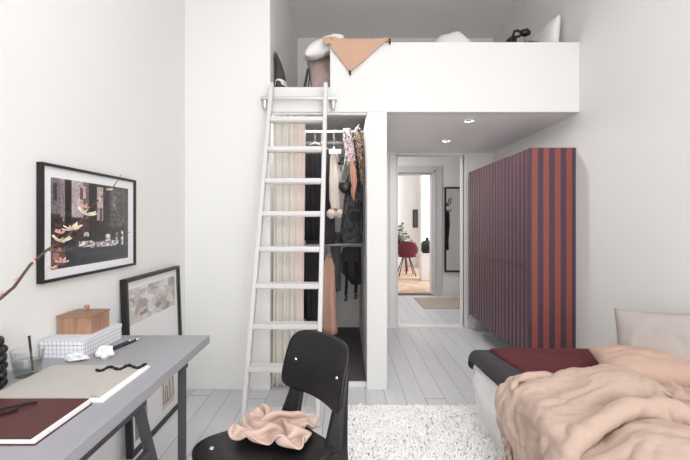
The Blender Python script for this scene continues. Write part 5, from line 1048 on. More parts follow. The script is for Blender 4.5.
(1598,-4,-4,1,3,4,-2,-15,-19,-12,-10,-12,-15,-17,-6,1,1,2,0,3,6,7,5,0,-13,-19,-16,-12,-4,-7,-3,-4,-5,-5,-3,-3,-2,-1,0,0,2,3,4,6,5,7,7,8,7,9,7,8,8,7,7,6,5,4,4,3,1,-1,-3,-4,-4,-3,-6,-6,-7,-4,4,4,4,5,3,2,2,2,1,1,1,1,0,1),
(1620,-6,-3,2,0,-5,-14,-19,-17,-16,-14,-15,-12,-15,0,3,6,7,8,8,6,7,3,-8,-15,-18,-12,-5,-5,-5,-4,-4,-5,-5,-3,-2,-2,-2,0,-1,2,3,4,6,6,7,7,7,8,8,8,8,7,7,6,5,5,4,2,1,0,-2,-3,-4,-4,-4,-2,-3,-4,-7,3,5,7,4,4,2,2,2,1,2,1,1,1,0),
(1641,-8,1,-1,-15,-13,-13,-15,-14,-14,-13,-8,-13,-15,4,5,7,7,8,7,7,5,-5,-14,-15,-9,-4,-6,-6,-8,-5,-5,-2,-2,-2,-2,-2,-2,0,-1,1,3,5,4,5,6,6,7,6,7,7,7,6,6,5,4,4,2,1,0,0,-3,-4,-5,-5,-3,-1,1,1,2,3,4,5,5,4,4,3,2,2,1,2,1,1,0),
(1662,-11,5,-10,-13,-13,-14,-15,-14,-11,-11,-12,-12,-13,6,6,7,6,8,7,5,1,-13,-11,-7,-4,-5,-9,-9,-6,-4,-2,-1,-2,-3,-3,-1,-1,-1,-1,1,3,3,2,3,3,4,5,4,6,6,6,5,5,4,3,3,1,1,0,-1,0,-1,1,1,2,1,2,1,2,2,4,6,4,4,3,2,2,2,2,2,1,1,1),
(1680,-9,3,-11,-14,-14,-13,-15,-14,-10,-12,-12,-12,-12,6,4,8,6,3,-2,5,11,-12,-6,-3,-5,-10,-11,-6,-3,-2,-2,-3,-5,-1,-1,0,-1,-1,-1,0,2,4,3,3,3,3,4,3,4,3,4,3,4,3,4,2,3,2,3,2,2,2,1,1,2,1,1,2,2,1,0,0,2,5,5,5,3,4,2,2,2,1,1),
(1699,-12,-12,-5,-9,-12,-14,-13,-12,-12,-14,-10,-11,-10,6,8,6,5,2,2,1,0,0,-2,-5,-11,-10,-7,-3,-3,-5,-7,2,-2,-1,-2,-1,-2,-1,0,0,3,3,4,3,4,3,4,3,4,3,4,3,4,3,4,2,3,2,3,2,2,2,1,1,1,2,1,2,1,1,1,0,0,0,4,5,4,4,3,3,2,2,1),
(1713,-14,-18,-17,-9,-6,-19,-16,-11,-5,3,-9,-11,-10,4,3,10,5,8,2,1,0,0,-3,-9,-11,-6,-5,-5,-10,-5,-3,-1,0,0,0,-1,0,0,0,0,2,3,4,3,4,4,3,4,3,4,4,3,4,3,4,2,3,2,3,2,2,2,1,1,1,0,1,1,1,1,1,1,1,1,1,1,2,4,4,3,3,2,2),
(1724,-15,-17,-13,-16,-17,-11,-4,-9,-11,9,-9,-11,-10,-1,5,8,11,9,1,2,-1,2,-7,-11,-6,-6,-8,-11,-6,-2,-1,0,0,0,-1,0,0,-1,0,1,2,3,3,4,4,3,4,3,4,3,4,4,4,3,3,3,1,0,1,1,1,2,3,3,4,1,-1,0,0,2,1,1,2,2,1,2,1,1,2,3,3,3,3),
(1722,-5,-20,-7,-15,-16,-13,-6,-8,2,-8,-8,-5,-5,-3,6,7,10,11,5,1,1,-1,-10,-6,-6,-10,-13,-7,-2,-1,0,0,-1,0,0,0,-1,0,0,1,2,2,3,2,3,1,3,2,3,3,4,5,5,3,3,1,-1,0,1,1,2,2,3,3,3,4,1,4,2,2,0,2,2,2,1,2,1,1,1,2,1,3,3),
(1735,-14,-15,-12,-13,-6,-10,-6,-7,0,-6,-6,-7,-6,0,3,7,8,9,10,2,1,-6,-4,-8,-13,-13,-6,-2,-2,-5,0,2,-1,-1,0,0,1,1,0,1,1,2,2,1,3,2,4,3,2,1,1,1,3,3,5,2,0,0,1,1,2,2,3,3,3,4,4,4,3,4,2,1,2,2,2,1,2,1,1,2,1,2,2),
(1750,-13,-14,-14,-9,-6,-6,-9,-8,0,-4,-7,-8,-4,-1,4,6,8,9,9,5,-1,-4,-9,-15,-12,-7,-1,-3,-5,-3,-1,0,1,1,0,1,0,0,1,1,2,1,2,2,3,2,1,2,3,2,3,1,1,0,1,2,3,1,1,1,2,2,3,3,3,4,4,4,4,5,3,3,2,2,1,2,1,2,1,2,1,2,1),
(1765,-13,-15,-12,-5,-6,-8,-7,-9,1,-14,-1,-4,-4,1,3,6,4,6,11,6,0,-8,-15,-12,-5,-2,-4,-6,-4,-1,0,1,1,0,0,1,0,1,0,1,2,1,2,1,2,2,4,2,3,1,2,1,2,1,1,1,1,1,1,1,2,2,3,3,3,3,4,4,5,5,5,3,2,2,2,2,1,2,1,2,1,2,1),
(1777,-12,-15,-6,-5,-7,-6,-9,-12,-11,-6,2,-2,2,1,3,4,5,4,6,11,-5,-14,-11,-5,-2,-4,-8,-4,-1,-1,1,1,0,0,1,1,0,1,0,1,1,1,1,1,3,3,2,2,2,2,2,2,1,1,1,1,1,1,1,2,2,2,2,3,3,4,4,4,5,4,4,4,3,2,2,2,2,1,2,1,2,2,1),
(1792,-14,-11,-4,-4,-7,-7,-11,-14,-10,-1,1,-2,2,3,3,4,4,5,5,7,-13,-11,-4,-2,-4,-9,-4,-1,-2,0,1,0,1,0,1,0,0,1,0,1,1,1,1,2,2,2,2,2,3,2,2,1,2,1,1,1,1,2,1,2,1,2,3,2,4,3,4,4,5,4,4,3,4,3,2,2,1,2,1,2,1,2,3),
(1807,-15,-6,-3,-4,-3,-16,-15,-9,-4,-2,-7,5,3,3,3,4,4,5,5,0,-14,-4,-2,-5,-9,-4,-1,-2,-1,0,1,0,1,0,0,1,0,0,0,1,1,1,2,2,2,1,3,1,2,2,3,1,3,1,1,1,1,2,1,2,1,2,2,3,3,4,4,4,4,4,4,3,4,3,2,2,2,2,1,2,1,2,2),
(1814,-2,-4,-4,-4,-16,-20,-11,5,-7,-8,2,3,4,3,3,4,4,-6,-1,1,1,-2,-6,-9,-3,-2,-2,0,-2,0,0,1,1,0,-1,0,0,1,0,1,1,1,2,2,2,2,2,2,2,2,2,2,1,2,1,2,1,1,2,1,2,2,2,2,3,3,4,4,5,2,2,5,6,3,3,2,1,2,2,1,2,2,-1),
(1836,-4,-4,-3,-16,-22,-14,2,1,-6,-8,4,3,4,4,2,3,0,0,-1,1,-1,-11,-5,-2,0,-2,-3,0,-1,0,-1,1,1,0,0,0,0,0,0,1,1,2,2,2,2,2,2,2,2,2,2,2,1,1,2,1,2,1,2,1,1,2,1,3,2,2,4,4,4,3,6,4,5,4,2,2,2,2,2,0,-3,-8,-9),
(1858,-3,-4,-17,-20,-19,-3,0,0,-2,-6,4,3,4,3,3,1,1,0,-1,1,-12,-4,-1,-1,-3,0,-2,0,-2,1,-1,-1,1,1,0,-1,1,0,-1,2,1,2,2,2,2,1,0,2,2,3,3,0,2,3,2,2,1,2,2,1,1,2,1,2,1,2,0,4,6,7,4,2,8,2,3,1,1,-2,-5,-9,-11,-12,-11),
(1880,-5,-16,-15,-21,-8,0,-1,-4,-1,-4,5,3,3,4,4,1,-1,0,1,-7,-5,-6,0,-3,-2,0,0,-1,-1,0,0,-2,0,0,-1,-1,0,-1,1,1,2,1,-1,0,2,1,3,2,3,3,5,3,3,2,2,2,2,4,0,1,1,2,1,1,1,1,1,4,2,0,0,5,10,3,0,-2,-3,-9,-13,-12,-13,-12,-11),
(1896,-12,-12,-16,-20,3,-6,-1,-3,-3,2,5,3,2,4,5,0,0,-1,-3,-3,-8,-7,4,-4,-2,1,0,-1,0,-1,0,-2,0,-1,0,-1,-1,1,-2,-1,1,0,2,2,2,2,2,2,3,3,6,2,4,2,2,1,2,2,2,3,0,2,1,1,1,0,0,-1,-2,-1,-1,4,11,-3,-7,-7,-10,-12,-11,-13,-12,-12,-11),
(1905,-19,-12,-19,-19,12,2,1,0,-4,4,4,2,4,4,4,1,-2,0,-5,-3,-10,-3,-2,0,0,0,0,-1,0,0,-1,-1,0,-2,0,-1,1,-1,-2,1,-1,1,0,-1,3,0,1,0,5,4,12,0,7,0,2,2,1,2,1,3,1,2,2,2,-1,0,0,-1,-1,-1,-2,-2,-4,-12,-11,-12,-11,-11,-10,-11,-12,-13,-12),
(1906,-14,-20,-20,-21,-4,1,3,-2,5,21,16,7,5,3,5,2,-3,-2,-4,-8,-4,-3,-2,-1,0,-1,-1,0,0,0,1,-1,0,-2,0,-2,-1,-1,0,0,1,0,1,2,1,0,0,1,4,1,5,7,6,4,2,2,1,1,1,1,1,2,2,-2,-2,-1,-4,-3,-3,-4,-3,-3,-19,-14,-13,-11,-12,-11,-10,-10,-11,-13,-13),
(1909,-20,-20,-20,-21,-19,-4,4,5,18,14,18,3,12,16,15,2,0,-3,-6,-5,-7,-5,-1,1,2,-1,-1,0,0,0,1,-1,0,-2,-1,-1,-2,-1,1,0,1,0,2,1,1,0,0,0,1,2,5,9,7,2,1,0,1,0,0,0,0,-1,-3,-4,-3,-3,-4,-3,-3,-4,-3,-9,-18,-15,-16,-16,-14,-13,-11,-10,-9,-13,-13),
(1905,-19,-20,-18,-20,-17,-20,12,7,21,15,4,17,19,19,12,3,0,0,0,-1,-11,-10,7,2,0,-1,0,-1,0,-1,1,0,1,0,-1,-1,-1,-3,-1,5,0,-2,2,2,0,1,0,1,0,3,4,5,0,0,0,0,0,-1,0,-1,-3,-3,-3,-4,-3,-3,-4,-3,-4,-7,-8,-11,-15,-12,-15,-17,-18,-18,-15,-11,-7,-13,-14),
(1897,-19,-19,-19,-19,-20,-16,6,19,18,13,16,17,17,16,13,0,0,0,0,0,0,0,-14,-7,12,4,-1,-1,-1,0,1,1,1,2,1,0,1,1,-1,1,0,0,0,0,0,0,0,-1,-1,-2,-11,-7,3,6,4,-1,0,-1,-1,-2,-3,-2,-4,-4,-4,-5,-7,-5,-5,-4,-7,-11,-14,-10,-13,-16,-17,-17,-17,-16,-7,-14,-14),
(1889,-19,-18,-19,-20,-19,-10,10,19,17,20,18,17,17,13,4,1,0,0,0,-1,-1,0,2,-2,-3,-5,-10,6,0,0,0,1,3,2,1,0,-1,-1,-9,2,8,2,0,0,0,0,-1,-1,-3,-2,-4,-7,-1,-4,-2,-1,0,-1,-1,-2,-3,-2,-4,-4,-4,-3,3,-8,-14,-1,-5,-11,-12,-12,-7,-17,-16,-17,-17,-17,-9,-15,-15),
(1881,-18,-18,-20,-19,-17,-4,16,19,21,18,17,19,8,-1,-4,1,2,-3,0,-1,0,-2,1,0,-3,-1,-2,-1,-1,1,0,1,0,0,0,1,0,0,1,-1,0,3,1,1,0,0,-1,-2,-3,-3,-4,-5,-5,-3,-2,-2,0,-1,-1,-2,-2,-1,1,3,-10,-4,-5,8,12,0,-16,-15,-20,-10,-16,-17,-16,-18,-15,-17,-13,-16,-15),
(1869,-14,-18,-19,-19,-14,3,19,20,19,20,19,-1,-3,-2,-2,1,3,-2,-3,0,-1,-1,0,-1,-2,-1,-1,-1,-1,0,0,0,1,0,0,1,0,0,0,0,1,1,2,1,0,0,-1,-2,-2,-3,-5,-3,-2,-3,-4,-3,1,1,7,0,-2,2,8,-4,-16,8,8,11,1,-14,-17,-15,-13,-17,-18,-17,-17,-16,-15,-17,-17,-15,-16),
(1859,-11,-18,-19,-18,-10,10,20,19,21,14,1,-5,-4,-2,0,3,-1,1,-5,-1,0,-1,0,-2,-2,-1,-1,-1,0,-1,0,1,0,0,1,0,0,2,-1,-1,2,0,2,3,2,1,-1,-2,-3,1,-6,-3,-7,-3,-4,6,4,9,2,-2,7,-1,-10,-2,10,12,14,4,-14,-17,-19,-14,-15,-17,-18,-18,-18,-17,-14,-17,-17,-16,-14),
(1857,-15,-18,-20,-17,-2,16,14,16,18,-1,-2,-3,-2,-3,-4,2,3,1,-2,1,0,-4,-5,-1,-2,0,-1,0,-1,0,-1,0,0,1,0,1,0,1,0,-3,1,6,6,5,7,1,0,1,-8,-8,-8,-5,-7,-1,6,7,5,4,-7,-2,6,4,10,13,9,11,6,-10,-16,-17,-19,-14,-16,-17,-19,-18,-18,-17,-16,-17,-16,-14,-2),
(1853,-18,-18,-19,-14,10,18,17,14,-5,-7,-7,-3,-2,-3,-2,2,2,0,-1,3,0,-6,-4,-3,-1,1,-1,0,-1,-1,-1,0,0,0,0,2,1,7,5,11,15,1,3,2,1,1,0,-3,-5,-7,-8,-8,-8,-5,-2,1,3,5,10,17,10,5,10,4,8,11,-10,-16,-16,-17,-15,-16,-16,-18,-18,-18,-18,-17,-17,-18,-16,7,8),
(1850,-19,-20,-19,-4,19,14,12,2,-14,-10,-7,-3,-3,-3,-4,3,0,2,0,2,1,-6,-4,-4,0,1,0,-1,-1,-1,-1,-1,0,0,2,3,5,8,11,21,23,10,6,2,1,0,0,-3,-6,-7,-9,-9,-9,-6,-3,1,0,-1,-5,11,20,19,18,8,1,-6,-17,-16,-19,-16,-11,-15,-18,-19,-18,-18,-19,-15,-14,-10,1,7,9),
(127,-20,-20,-20,-20,-7,0,0,0,0,14,19,20,19,21,-5,-8,10,15,9,11,19,8,-10,-20,-15,-2,20,20,20,13,20,19,19,20,19,20,20,20,21,19,21,18,20,12,11,6,6,3,3,2,2,1,2,1,1,1,1,2,0,1,1,1,1,1,1,0,1,1,1,1,0,1,1,1,1,2,1,1,-1,1,-1,7,4),
(125,-20,-20,-20,-20,-5,0,0,0,7,17,13,20,19,5,-10,-3,13,18,8,12,20,8,-10,-19,-14,5,20,20,19,9,17,18,20,19,19,20,19,19,19,19,19,18,15,11,8,6,5,3,2,2,2,1,2,1,1,2,1,1,1,1,0,1,1,1,1,0,1,1,1,1,0,1,1,1,1,2,1,1,1,2,0,5,2),
(122,-18,-21,-20,-21,-2,0,0,7,14,-2,21,11,14,-3,-10,6,15,19,8,14,19,9,-11,-17,-11,10,20,20,16,8,15,18,18,19,19,19,20,19,20,19,21,19,16,11,5,0,0,0,0,1,1,1,1,1,1,1,1,1,1,1,0,1,1,1,1,0,1,1,1,1,0,1,1,1,1,2,1,1,2,2,3,3,1),
(113,-15,-16,-22,-20,12,-12,4,17,-3,14,-5,5,16,-8,-1,18,13,11,12,16,19,8,-10,-15,-7,13,20,19,11,9,14,18,18,19,20,19,20,19,21,20,20,19,18,13,8,2,-1,-3,-5,0,0,0,0,0,0,0,0,0,0,0,0,0,0,0,0,0,0,0,0,0,1,0,1,0,1,1,1,1,2,2,3,4,12),
(99,-16,-14,-8,-21,17,-14,16,6,11,5,-17,-7,15,-11,12,18,15,4,19,15,19,7,-6,-13,-6,16,20,16,8,9,15,17,19,19,20,20,20,20,20,20,20,20,16,11,4,0,0,0,0,0,0,0,0,0,0,0,0,0,0,0,0,0,0,0,0,0,0,0,0,0,0,0,0,0,0,0,0,0,0,0,0,2,16),
(96,-18,-3,-16,-15,10,10,10,12,8,-8,-6,-19,4,-19,14,18,17,14,11,18,19,5,-1,-6,-9,19,18,13,6,10,15,19,19,20,20,20,20,20,20,20,20,20,15,11,4,0,0,0,0,0,0,0,0,0,0,0,0,0,0,0,0,0,0,0,0,0,0,0,0,0,0,0,0,0,0,0,0,0,0,0,0,0,4),
(94,-22,-6,-1,-2,2,15,12,12,5,-6,-13,-22,-11,-15,6,16,16,16,18,17,17,-1,-1,-2,3,20,17,11,4,11,17,19,21,20,20,20,20,20,20,20,20,19,15,10,4,0,0,0,0,0,0,0,0,0,0,0,0,0,0,0,0,0,0,0,0,0,0,0,0,0,0,0,0,0,0,0,0,0,0,0,0,0,0),
(90,-15,9,2,0,-5,14,13,12,5,-12,-20,-18,-23,-11,-1,10,18,17,18,17,17,6,-5,-1,11,20,16,8,4,13,19,20,20,20,20,20,20,21,20,21,21,19,17,11,7,1,1,1,-1,-2,-6,-3,-1,0,0,0,0,0,0,0,0,0,0,0,0,0,0,0,0,0,0,0,0,0,0,0,0,0,0,0,0,0,0),
(92,-20,-5,13,13,-3,-1,20,18,11,-20,-20,-22,-22,-10,-4,0,16,17,18,18,16,10,2,-3,15,20,15,4,7,16,20,19,20,19,20,20,20,21,20,20,20,18,15,9,3,0,1,2,6,2,1,-1,-2,-1,-3,-3,-2,0,0,0,0,0,0,0,0,0,0,0,0,0,0,0,0,0,0,0,0,0,0,0,0,0,0),
(90,-19,-14,18,19,-17,12,19,20,12,-18,-22,-22,-11,-15,-12,0,5,17,18,18,15,11,6,1,19,16,17,1,11,18,20,19,20,20,20,19,20,20,20,20,20,18,15,9,2,0,0,0,0,0,0,0,0,0,0,0,0,0,0,0,0,0,0,0,0,0,0,0,0,0,0,0,0,0,0,0,0,0,0,0,0,0,0),
(84,-19,-16,21,19,-20,21,20,18,3,-11,-18,-21,-18,-19,-4,0,0,12,17,18,11,11,9,13,20,15,14,2,14,19,20,20,20,19,20,20,19,20,20,20,20,18,14,8,2,0,0,0,0,0,0,0,0,0,0,0,0,0,0,0,0,0,0,0,0,0,0,0,0,0,0,0,0,0,0,0,0,0,0,0,0,0,0),
(75,-18,-8,15,18,-9,18,20,13,-2,-3,-16,-19,-20,-20,-4,0,0,7,15,20,21,15,4,16,13,16,8,6,17,20,20,20,20,19,19,20,19,20,20,20,20,17,14,7,2,0,0,0,0,0,0,0,0,0,0,0,0,0,0,0,0,0,0,0,0,0,0,0,0,0,0,0,0,0,0,0,0,0,0,0,0,0,0),
(63,-11,0,5,17,11,12,10,11,2,-3,-14,-20,-17,-20,-6,0,5,16,3,15,20,20,12,6,13,14,4,15,19,19,20,19,20,19,20,19,19,20,20,20,20,17,13,7,1,0,0,0,0,0,0,0,0,0,0,0,0,0,0,0,0,0,0,0,0,0,0,0,0,0,0,0,0,0,0,0,0,1,0,1,2,2,2),
(76,-9,1,-15,3,13,11,15,7,10,0,-11,-18,-16,-20,-7,0,19,12,11,13,8,7,15,3,17,9,14,19,18,20,18,20,19,19,19,20,19,20,19,20,20,17,13,6,1,0,0,0,6,6,3,1,1,-1,-2,-4,-5,-2,-1,-1,0,1,1,1,1,1,2,2,2,2,1,2,1,1,1,1,1,1,0,2,1,2,2),
(87,-7,-8,-20,2,0,10,16,12,9,6,-10,-17,-17,-20,13,-16,7,8,11,10,9,12,15,15,14,17,16,16,19,19,19,19,18,19,19,20,19,19,20,20,19,17,12,6,1,0,5,8,7,5,3,2,0,0,-2,-1,-2,-1,-1,0,0,1,1,1,1,1,1,1,1,2,1,1,1,0,1,0,0,1,0,0,0,1,2),
(91,-8,-13,-18,-9,1,7,19,8,13,5,-13,-15,-13,-15,17,-6,0,17,12,13,-9,1,18,16,21,20,18,18,17,17,17,20,18,20,19,19,19,20,19,19,19,17,12,8,9,6,7,8,7,6,4,3,1,-1,-3,-3,-3,-2,-1,-1,0,0,0,0,0,0,1,1,1,0,0,0,1,0,0,0,-1,0,-1,-1,-1,0,-1),
(99,-13,-19,-11,-16,0,8,17,22,3,-10,-12,-13,-15,0,0,5,16,10,13,8,12,0,7,15,15,20,18,11,18,18,20,20,20,20,20,20,20,20,21,19,21,16,16,10,8,8,7,5,4,4,2,2,0,-1,-2,-1,-2,-2,-2,-1,-1,-1,-1,-1,0,0,-1,0,-1,-1,-1,-2,-1,-1,-1,0,-1,-1,-2,-1,-1,-2,-1),
(92,-15,-16,-12,-9,11,3,10,20,-13,-3,-13,-15,0,0,0,20,12,11,17,9,9,-15,16,15,13,16,12,12,19,18,21,20,20,20,21,20,21,19,21,19,18,16,15,11,11,8,6,3,3,3,1,1,0,-2,-2,-2,-3,-2,-2,-2,-2,-2,-1,-2,-1,-1,-1,-1,-1,0,-2,-1,-1,-1,0,0,0,0,-1,-1,-1,1,2),
(80,-14,-12,-7,4,15,7,0,11,-19,-7,-16,-2,0,0,0,19,18,17,16,14,-11,-16,16,20,11,18,9,14,19,19,20,20,21,20,20,20,20,19,20,19,19,17,15,11,10,6,2,1,1,1,0,-1,-1,-1,-2,-2,-3,-2,-1,0,-1,-1,-1,-1,1,1,1,0,0,-1,-1,-1,0,1,1,1,0,0,-1,-1,0,1,1),
(76,-17,-10,2,14,15,16,0,-10,-18,-22,-6,0,0,0,3,20,19,18,18,9,-15,11,-5,5,19,17,9,15,19,21,19,20,20,19,20,20,19,20,19,20,20,17,13,10,9,4,1,0,-1,-1,0,0,1,1,-1,-1,-1,1,1,0,0,-1,-2,0,1,1,1,0,0,-1,0,0,1,1,1,2,1,2,1,2,2,2,2),
(71,-20,4,14,12,15,11,-18,-16,-13,-8,-12,0,0,0,8,20,19,19,18,-5,7,11,2,-6,5,12,16,18,20,19,20,19,20,19,19,20,19,19,20,19,19,18,12,13,10,3,1,-1,-1,-1,-1,2,1,0,0,0,-1,1,1,0,1,1,1,2,1,2,2,1,2,1,2,1,1,2,2,2,2,2,1,2,2,2,2),
(62,-9,16,14,15,10,8,-15,-19,-21,-3,-16,-2,0,0,13,22,19,18,17,4,12,0,1,5,7,7,9,15,20,19,20,19,19,19,19,19,18,19,18,19,18,17,13,14,9,3,1,1,2,2,3,2,1,2,1,2,1,1,2,1,2,1,2,2,1,2,2,1,2,1,1,1,1,1,1,2,1,1,1,1,1,1,1),
(67,-1,16,15,15,9,6,-20,-19,-19,-11,-2,-16,0,6,18,18,20,19,17,11,10,0,7,6,4,-1,13,13,16,19,19,19,19,19,19,19,19,19,18,19,19,17,16,12,11,7,4,3,3,2,2,3,1,2,1,1,1,1,1,1,1,1,1,1,1,1,1,0,1,1,0,1,0,1,0,1,0,0,0,0,0,0,0),
(62,17,17,13,16,10,-1,-19,-19,-19,-14,5,-13,-13,11,21,19,20,19,19,13,9,8,3,0,-3,7,14,13,10,18,19,19,19,19,20,19,19,19,20,18,19,16,16,13,11,8,6,5,3,4,2,2,1,1,1,1,0,1,0,0,0,0,0,0,0,0,0,-1,0,0,0,0,0,0,-1,0,-1,0,0,-1,-1,-1,-1),
(69,18,15,16,17,14,-7,-20,-19,-19,-16,-15,-11,12,13,14,21,20,18,11,17,13,7,-3,-2,8,14,7,-2,19,19,19,19,19,19,20,19,19,19,19,18,18,16,15,12,11,8,8,5,5,3,3,1,2,1,0,0,-1,0,-1,-1,-1,-1,-1,0,-1,0,-1,0,-1,0,0,0,0,0,-1,-1,-2,1,0,-1,-2,-1,-2),
(80,18,16,16,17,14,-11,-23,-19,-16,-10,-8,-14,7,-2,20,19,21,17,19,15,12,8,-7,7,14,5,-12,9,20,19,19,20,19,18,18,18,19,18,19,17,18,15,15,12,10,8,7,5,5,3,3,2,1,0,0,-1,0,-2,0,-2,-1,-1,-1,0,0,0,0,-1,0,1,2,0,0,0,-2,-1,-3,1,1,1,-1,-1,-1),
(91,17,15,18,17,12,-19,-16,-19,-6,-8,-13,-14,3,-12,20,18,15,18,19,18,16,14,-3,14,7,-8,-13,15,19,20,19,19,16,13,18,19,19,19,19,18,18,17,15,11,9,7,6,6,6,5,3,1,3,2,1,-1,-1,-1,-3,-2,-2,-2,-4,1,1,1,0,-1,-1,-2,-2,2,1,0,-2,-1,-2,-2,-3,-2,0,0,0),
(98,17,19,17,17,6,-10,-17,-16,-4,-10,-13,-16,-11,-16,20,16,19,17,15,17,16,19,18,6,-7,-13,-3,18,20,19,19,15,8,18,20,19,20,20,20,19,19,16,14,11,10,7,7,6,7,6,3,2,0,-2,0,-2,-3,-3,-1,-2,-2,-2,-2,-3,-2,-1,1,-1,0,-2,-1,-2,-2,-3,0,-1,-1,-2,-2,-2,-3,-1,-1),
(106,18,18,18,12,-3,-3,-8,-11,-12,-15,-14,-13,-17,-8,6,18,18,16,16,19,19,20,14,-1,-5,-10,6,19,20,18,14,7,14,19,21,19,21,20,20,20,20,16,14,10,9,9,6,5,3,3,5,4,1,-1,-3,-4,-7,-5,-4,-2,-1,-2,-1,-2,-2,-2,-3,-2,-2,-1,-1,-1,-2,-3,-1,-2,-1,-2,-2,-1,-1,0,0),
(113,19,19,14,-1,-9,-7,-7,-7,-12,-15,-15,-14,-15,-11,13,22,14,16,19,20,19,19,10,-2,-4,-5,14,19,19,13,6,10,18,21,20,19,19,20,19,20,19,13,13,9,10,7,6,5,5,3,3,3,1,-2,-2,-3,-4,-5,-4,-4,-4,-3,-2,-3,-2,-3,-2,-2,-1,-2,-2,-1,-1,0,0,0,0,0,0,0,0,0,0),
(120,21,11,-3,-7,-4,-10,-7,-6,-6,-14,-16,-13,-16,-10,22,17,15,18,19,19,19,19,6,-4,-3,5,19,19,13,6,7,14,20,19,19,20,19,20,20,19,13,14,12,8,10,14,8,2,5,7,5,3,2,1,-1,-2,-3,-5,-6,-8,-8,-6,-5,-4,-3,-2,-2,0,0,0,0,0,0,0,0,0,0,0,0,0,0,0,0),
(129,6,-6,-3,-4,-4,-6,-8,-9,1,-14,-14,-17,-11,0,15,22,11,19,20,18,19,18,-1,-1,3,12,20,14,7,3,11,17,19,20,20,20,20,20,19,20,18,15,11,5,4,11,11,11,8,6,5,3,2,1,0,-2,-3,-4,-6,-7,-9,-10,-8,-6,-4,-2,0,0,0,0,0,0,0,0,0,0,0,0,0,0,0,0,0),
(120,-6,-5,-4,-4,-4,-4,-8,-7,3,-12,-12,-16,-1,0,16,14,14,19,18,19,19,17,4,3,1,15,17,7,1,7,16,18,20,20,20,20,20,19,19,18,19,16,12,6,5,13,13,10,8,6,5,4,2,1,0,-1,-3,-4,-5,-7,-8,-11,-10,-9,-6,-2,0,0,0,0,0,0,0,0,0,0,0,0,0,0,0,0,0),
(98,-1,0,-6,-4,-7,-6,-10,2,-2,-10,5,-19,0,4,20,15,12,7,17,19,19,13,-2,6,11,20,9,1,3,13,18,20,20,20,20,20,19,20,20,20,19,15,11,6,7,13,12,11,8,6,5,4,3,1,0,-1,-2,-4,-5,-6,-8,-9,-12,-10,-9,-4,0,0,4,3,2,0,-8,-1,0,0,0,0,0,0,0,0,0),
(85,-5,-5,-5,-5,-2,-8,-8,-2,-5,0,1,1,10,5,3,8,9,15,17,18,18,10,-1,9,18,15,1,1,10,18,20,20,19,20,20,20,19,20,20,20,18,16,11,8,10,10,12,10,9,6,6,3,3,2,0,-1,-2,-3,-4,-6,-7,-9,-11,-12,-10,-7,-1,0,0,0,2,9,2,-8,-3,-2,0,0,0,0,0,0,0),
(64,-4,-5,-6,-6,-3,12,10,-4,-3,3,7,1,-8,-18,6,14,20,18,15,19,-3,15,2,13,19,4,0,8,17,20,20,20,20,19,20,19,21,20,21,20,20,17,14,9,9,9,9,8,6,7,5,5,3,1,1,-1,-1,-3,-4,-5,-7,-9,-10,-12,-11,-9,-3,0,0,0,0,3,12,5,1,-3,-8,-4,-3,0,1,0,0),
(42,-2,0,0,0,7,13,18,1,-1,1,-4,-16,-18,-1,4,20,17,20,18,18,-14,1,12,17,12,1,6,17,21,19,20,19,20,20,19,20,19,20,20,20,18,16,10,7,10,9,11,11,9,7,6,5,3,2,1,0,-2,-2,-4,-5,-7,-7,-10,-12,-11,-9,-6,-1,0,0,0,1,5,7,12,6,-1,-3,-6,-3,0,-1,-1),
(40,0,0,0,0,17,15,16,3,-1,-8,-17,-17,-8,17,6,12,14,12,20,19,0,-17,0,17,9,7,17,20,19,19,20,19,20,20,18,20,20,19,20,20,19,15,10,4,6,10,13,12,9,8,6,5,3,3,1,0,-1,-2,-4,-5,-6,-7,-10,-11,-12,-10,-6,-2,0,0,3,5,7,6,5,5,5,8,-2,-5,-1,-1,-2),
(40,0,0,2,7,10,10,19,9,-6,-15,-19,-17,4,19,18,13,11,2,11,20,15,-10,-10,10,8,10,17,19,17,20,18,20,19,20,19,20,19,20,20,20,18,15,10,3,7,8,10,12,10,8,7,5,4,2,2,0,-1,-2,-3,-4,-6,-7,-9,-11,-10,-9,-10,-1,3,6,9,7,8,6,5,5,3,2,4,-3,-1,-2,-2),
(61,-2,0,0,8,8,12,-6,16,-19,-16,-11,-11,11,19,19,16,3,-1,9,19,16,5,-7,11,8,-5,18,18,18,19,18,20,19,19,20,19,20,19,20,20,19,14,9,3,2,7,10,12,11,9,7,5,5,3,2,0,0,-2,-3,-4,-5,-7,-9,-11,-12,-9,-3,4,8,9,9,8,7,6,6,4,3,2,2,0,-1,-1,-2),
(79,-3,0,6,4,7,-3,-16,10,-19,-10,-15,0,17,19,19,18,7,-6,4,13,12,18,5,11,0,-5,16,17,18,17,18,18,19,19,20,19,20,19,19,20,18,15,9,2,0,3,9,12,12,9,8,6,5,3,2,1,0,-1,-3,-4,-5,-7,-8,-10,-12,-4,3,10,10,9,8,7,7,5,6,4,4,2,1,1,-1,-1,-2),
(93,5,0,5,3,-16,-16,-3,1,-17,-11,-4,1,20,20,19,19,13,-3,1,6,9,18,20,2,2,-4,13,18,18,17,18,18,17,18,19,18,19,19,19,20,17,14,8,2,0,0,5,11,12,11,8,7,5,4,2,1,1,-2,-2,-4,-5,-6,-8,-10,-5,2,5,7,9,10,10,8,7,6,6,4,3,3,2,0,0,-1,-1),
(114,5,1,2,-10,-19,-19,-15,-7,-3,-9,0,6,20,19,20,19,17,5,4,4,9,0,6,8,10,9,11,16,18,18,18,18,17,18,19,18,19,17,19,17,14,13,7,2,0,2,3,6,8,12,8,8,5,5,3,1,1,-1,-2,-4,-5,-6,-7,0,5,6,5,6,6,6,8,8,7,6,6,4,4,2,2,1,0,0,-2),
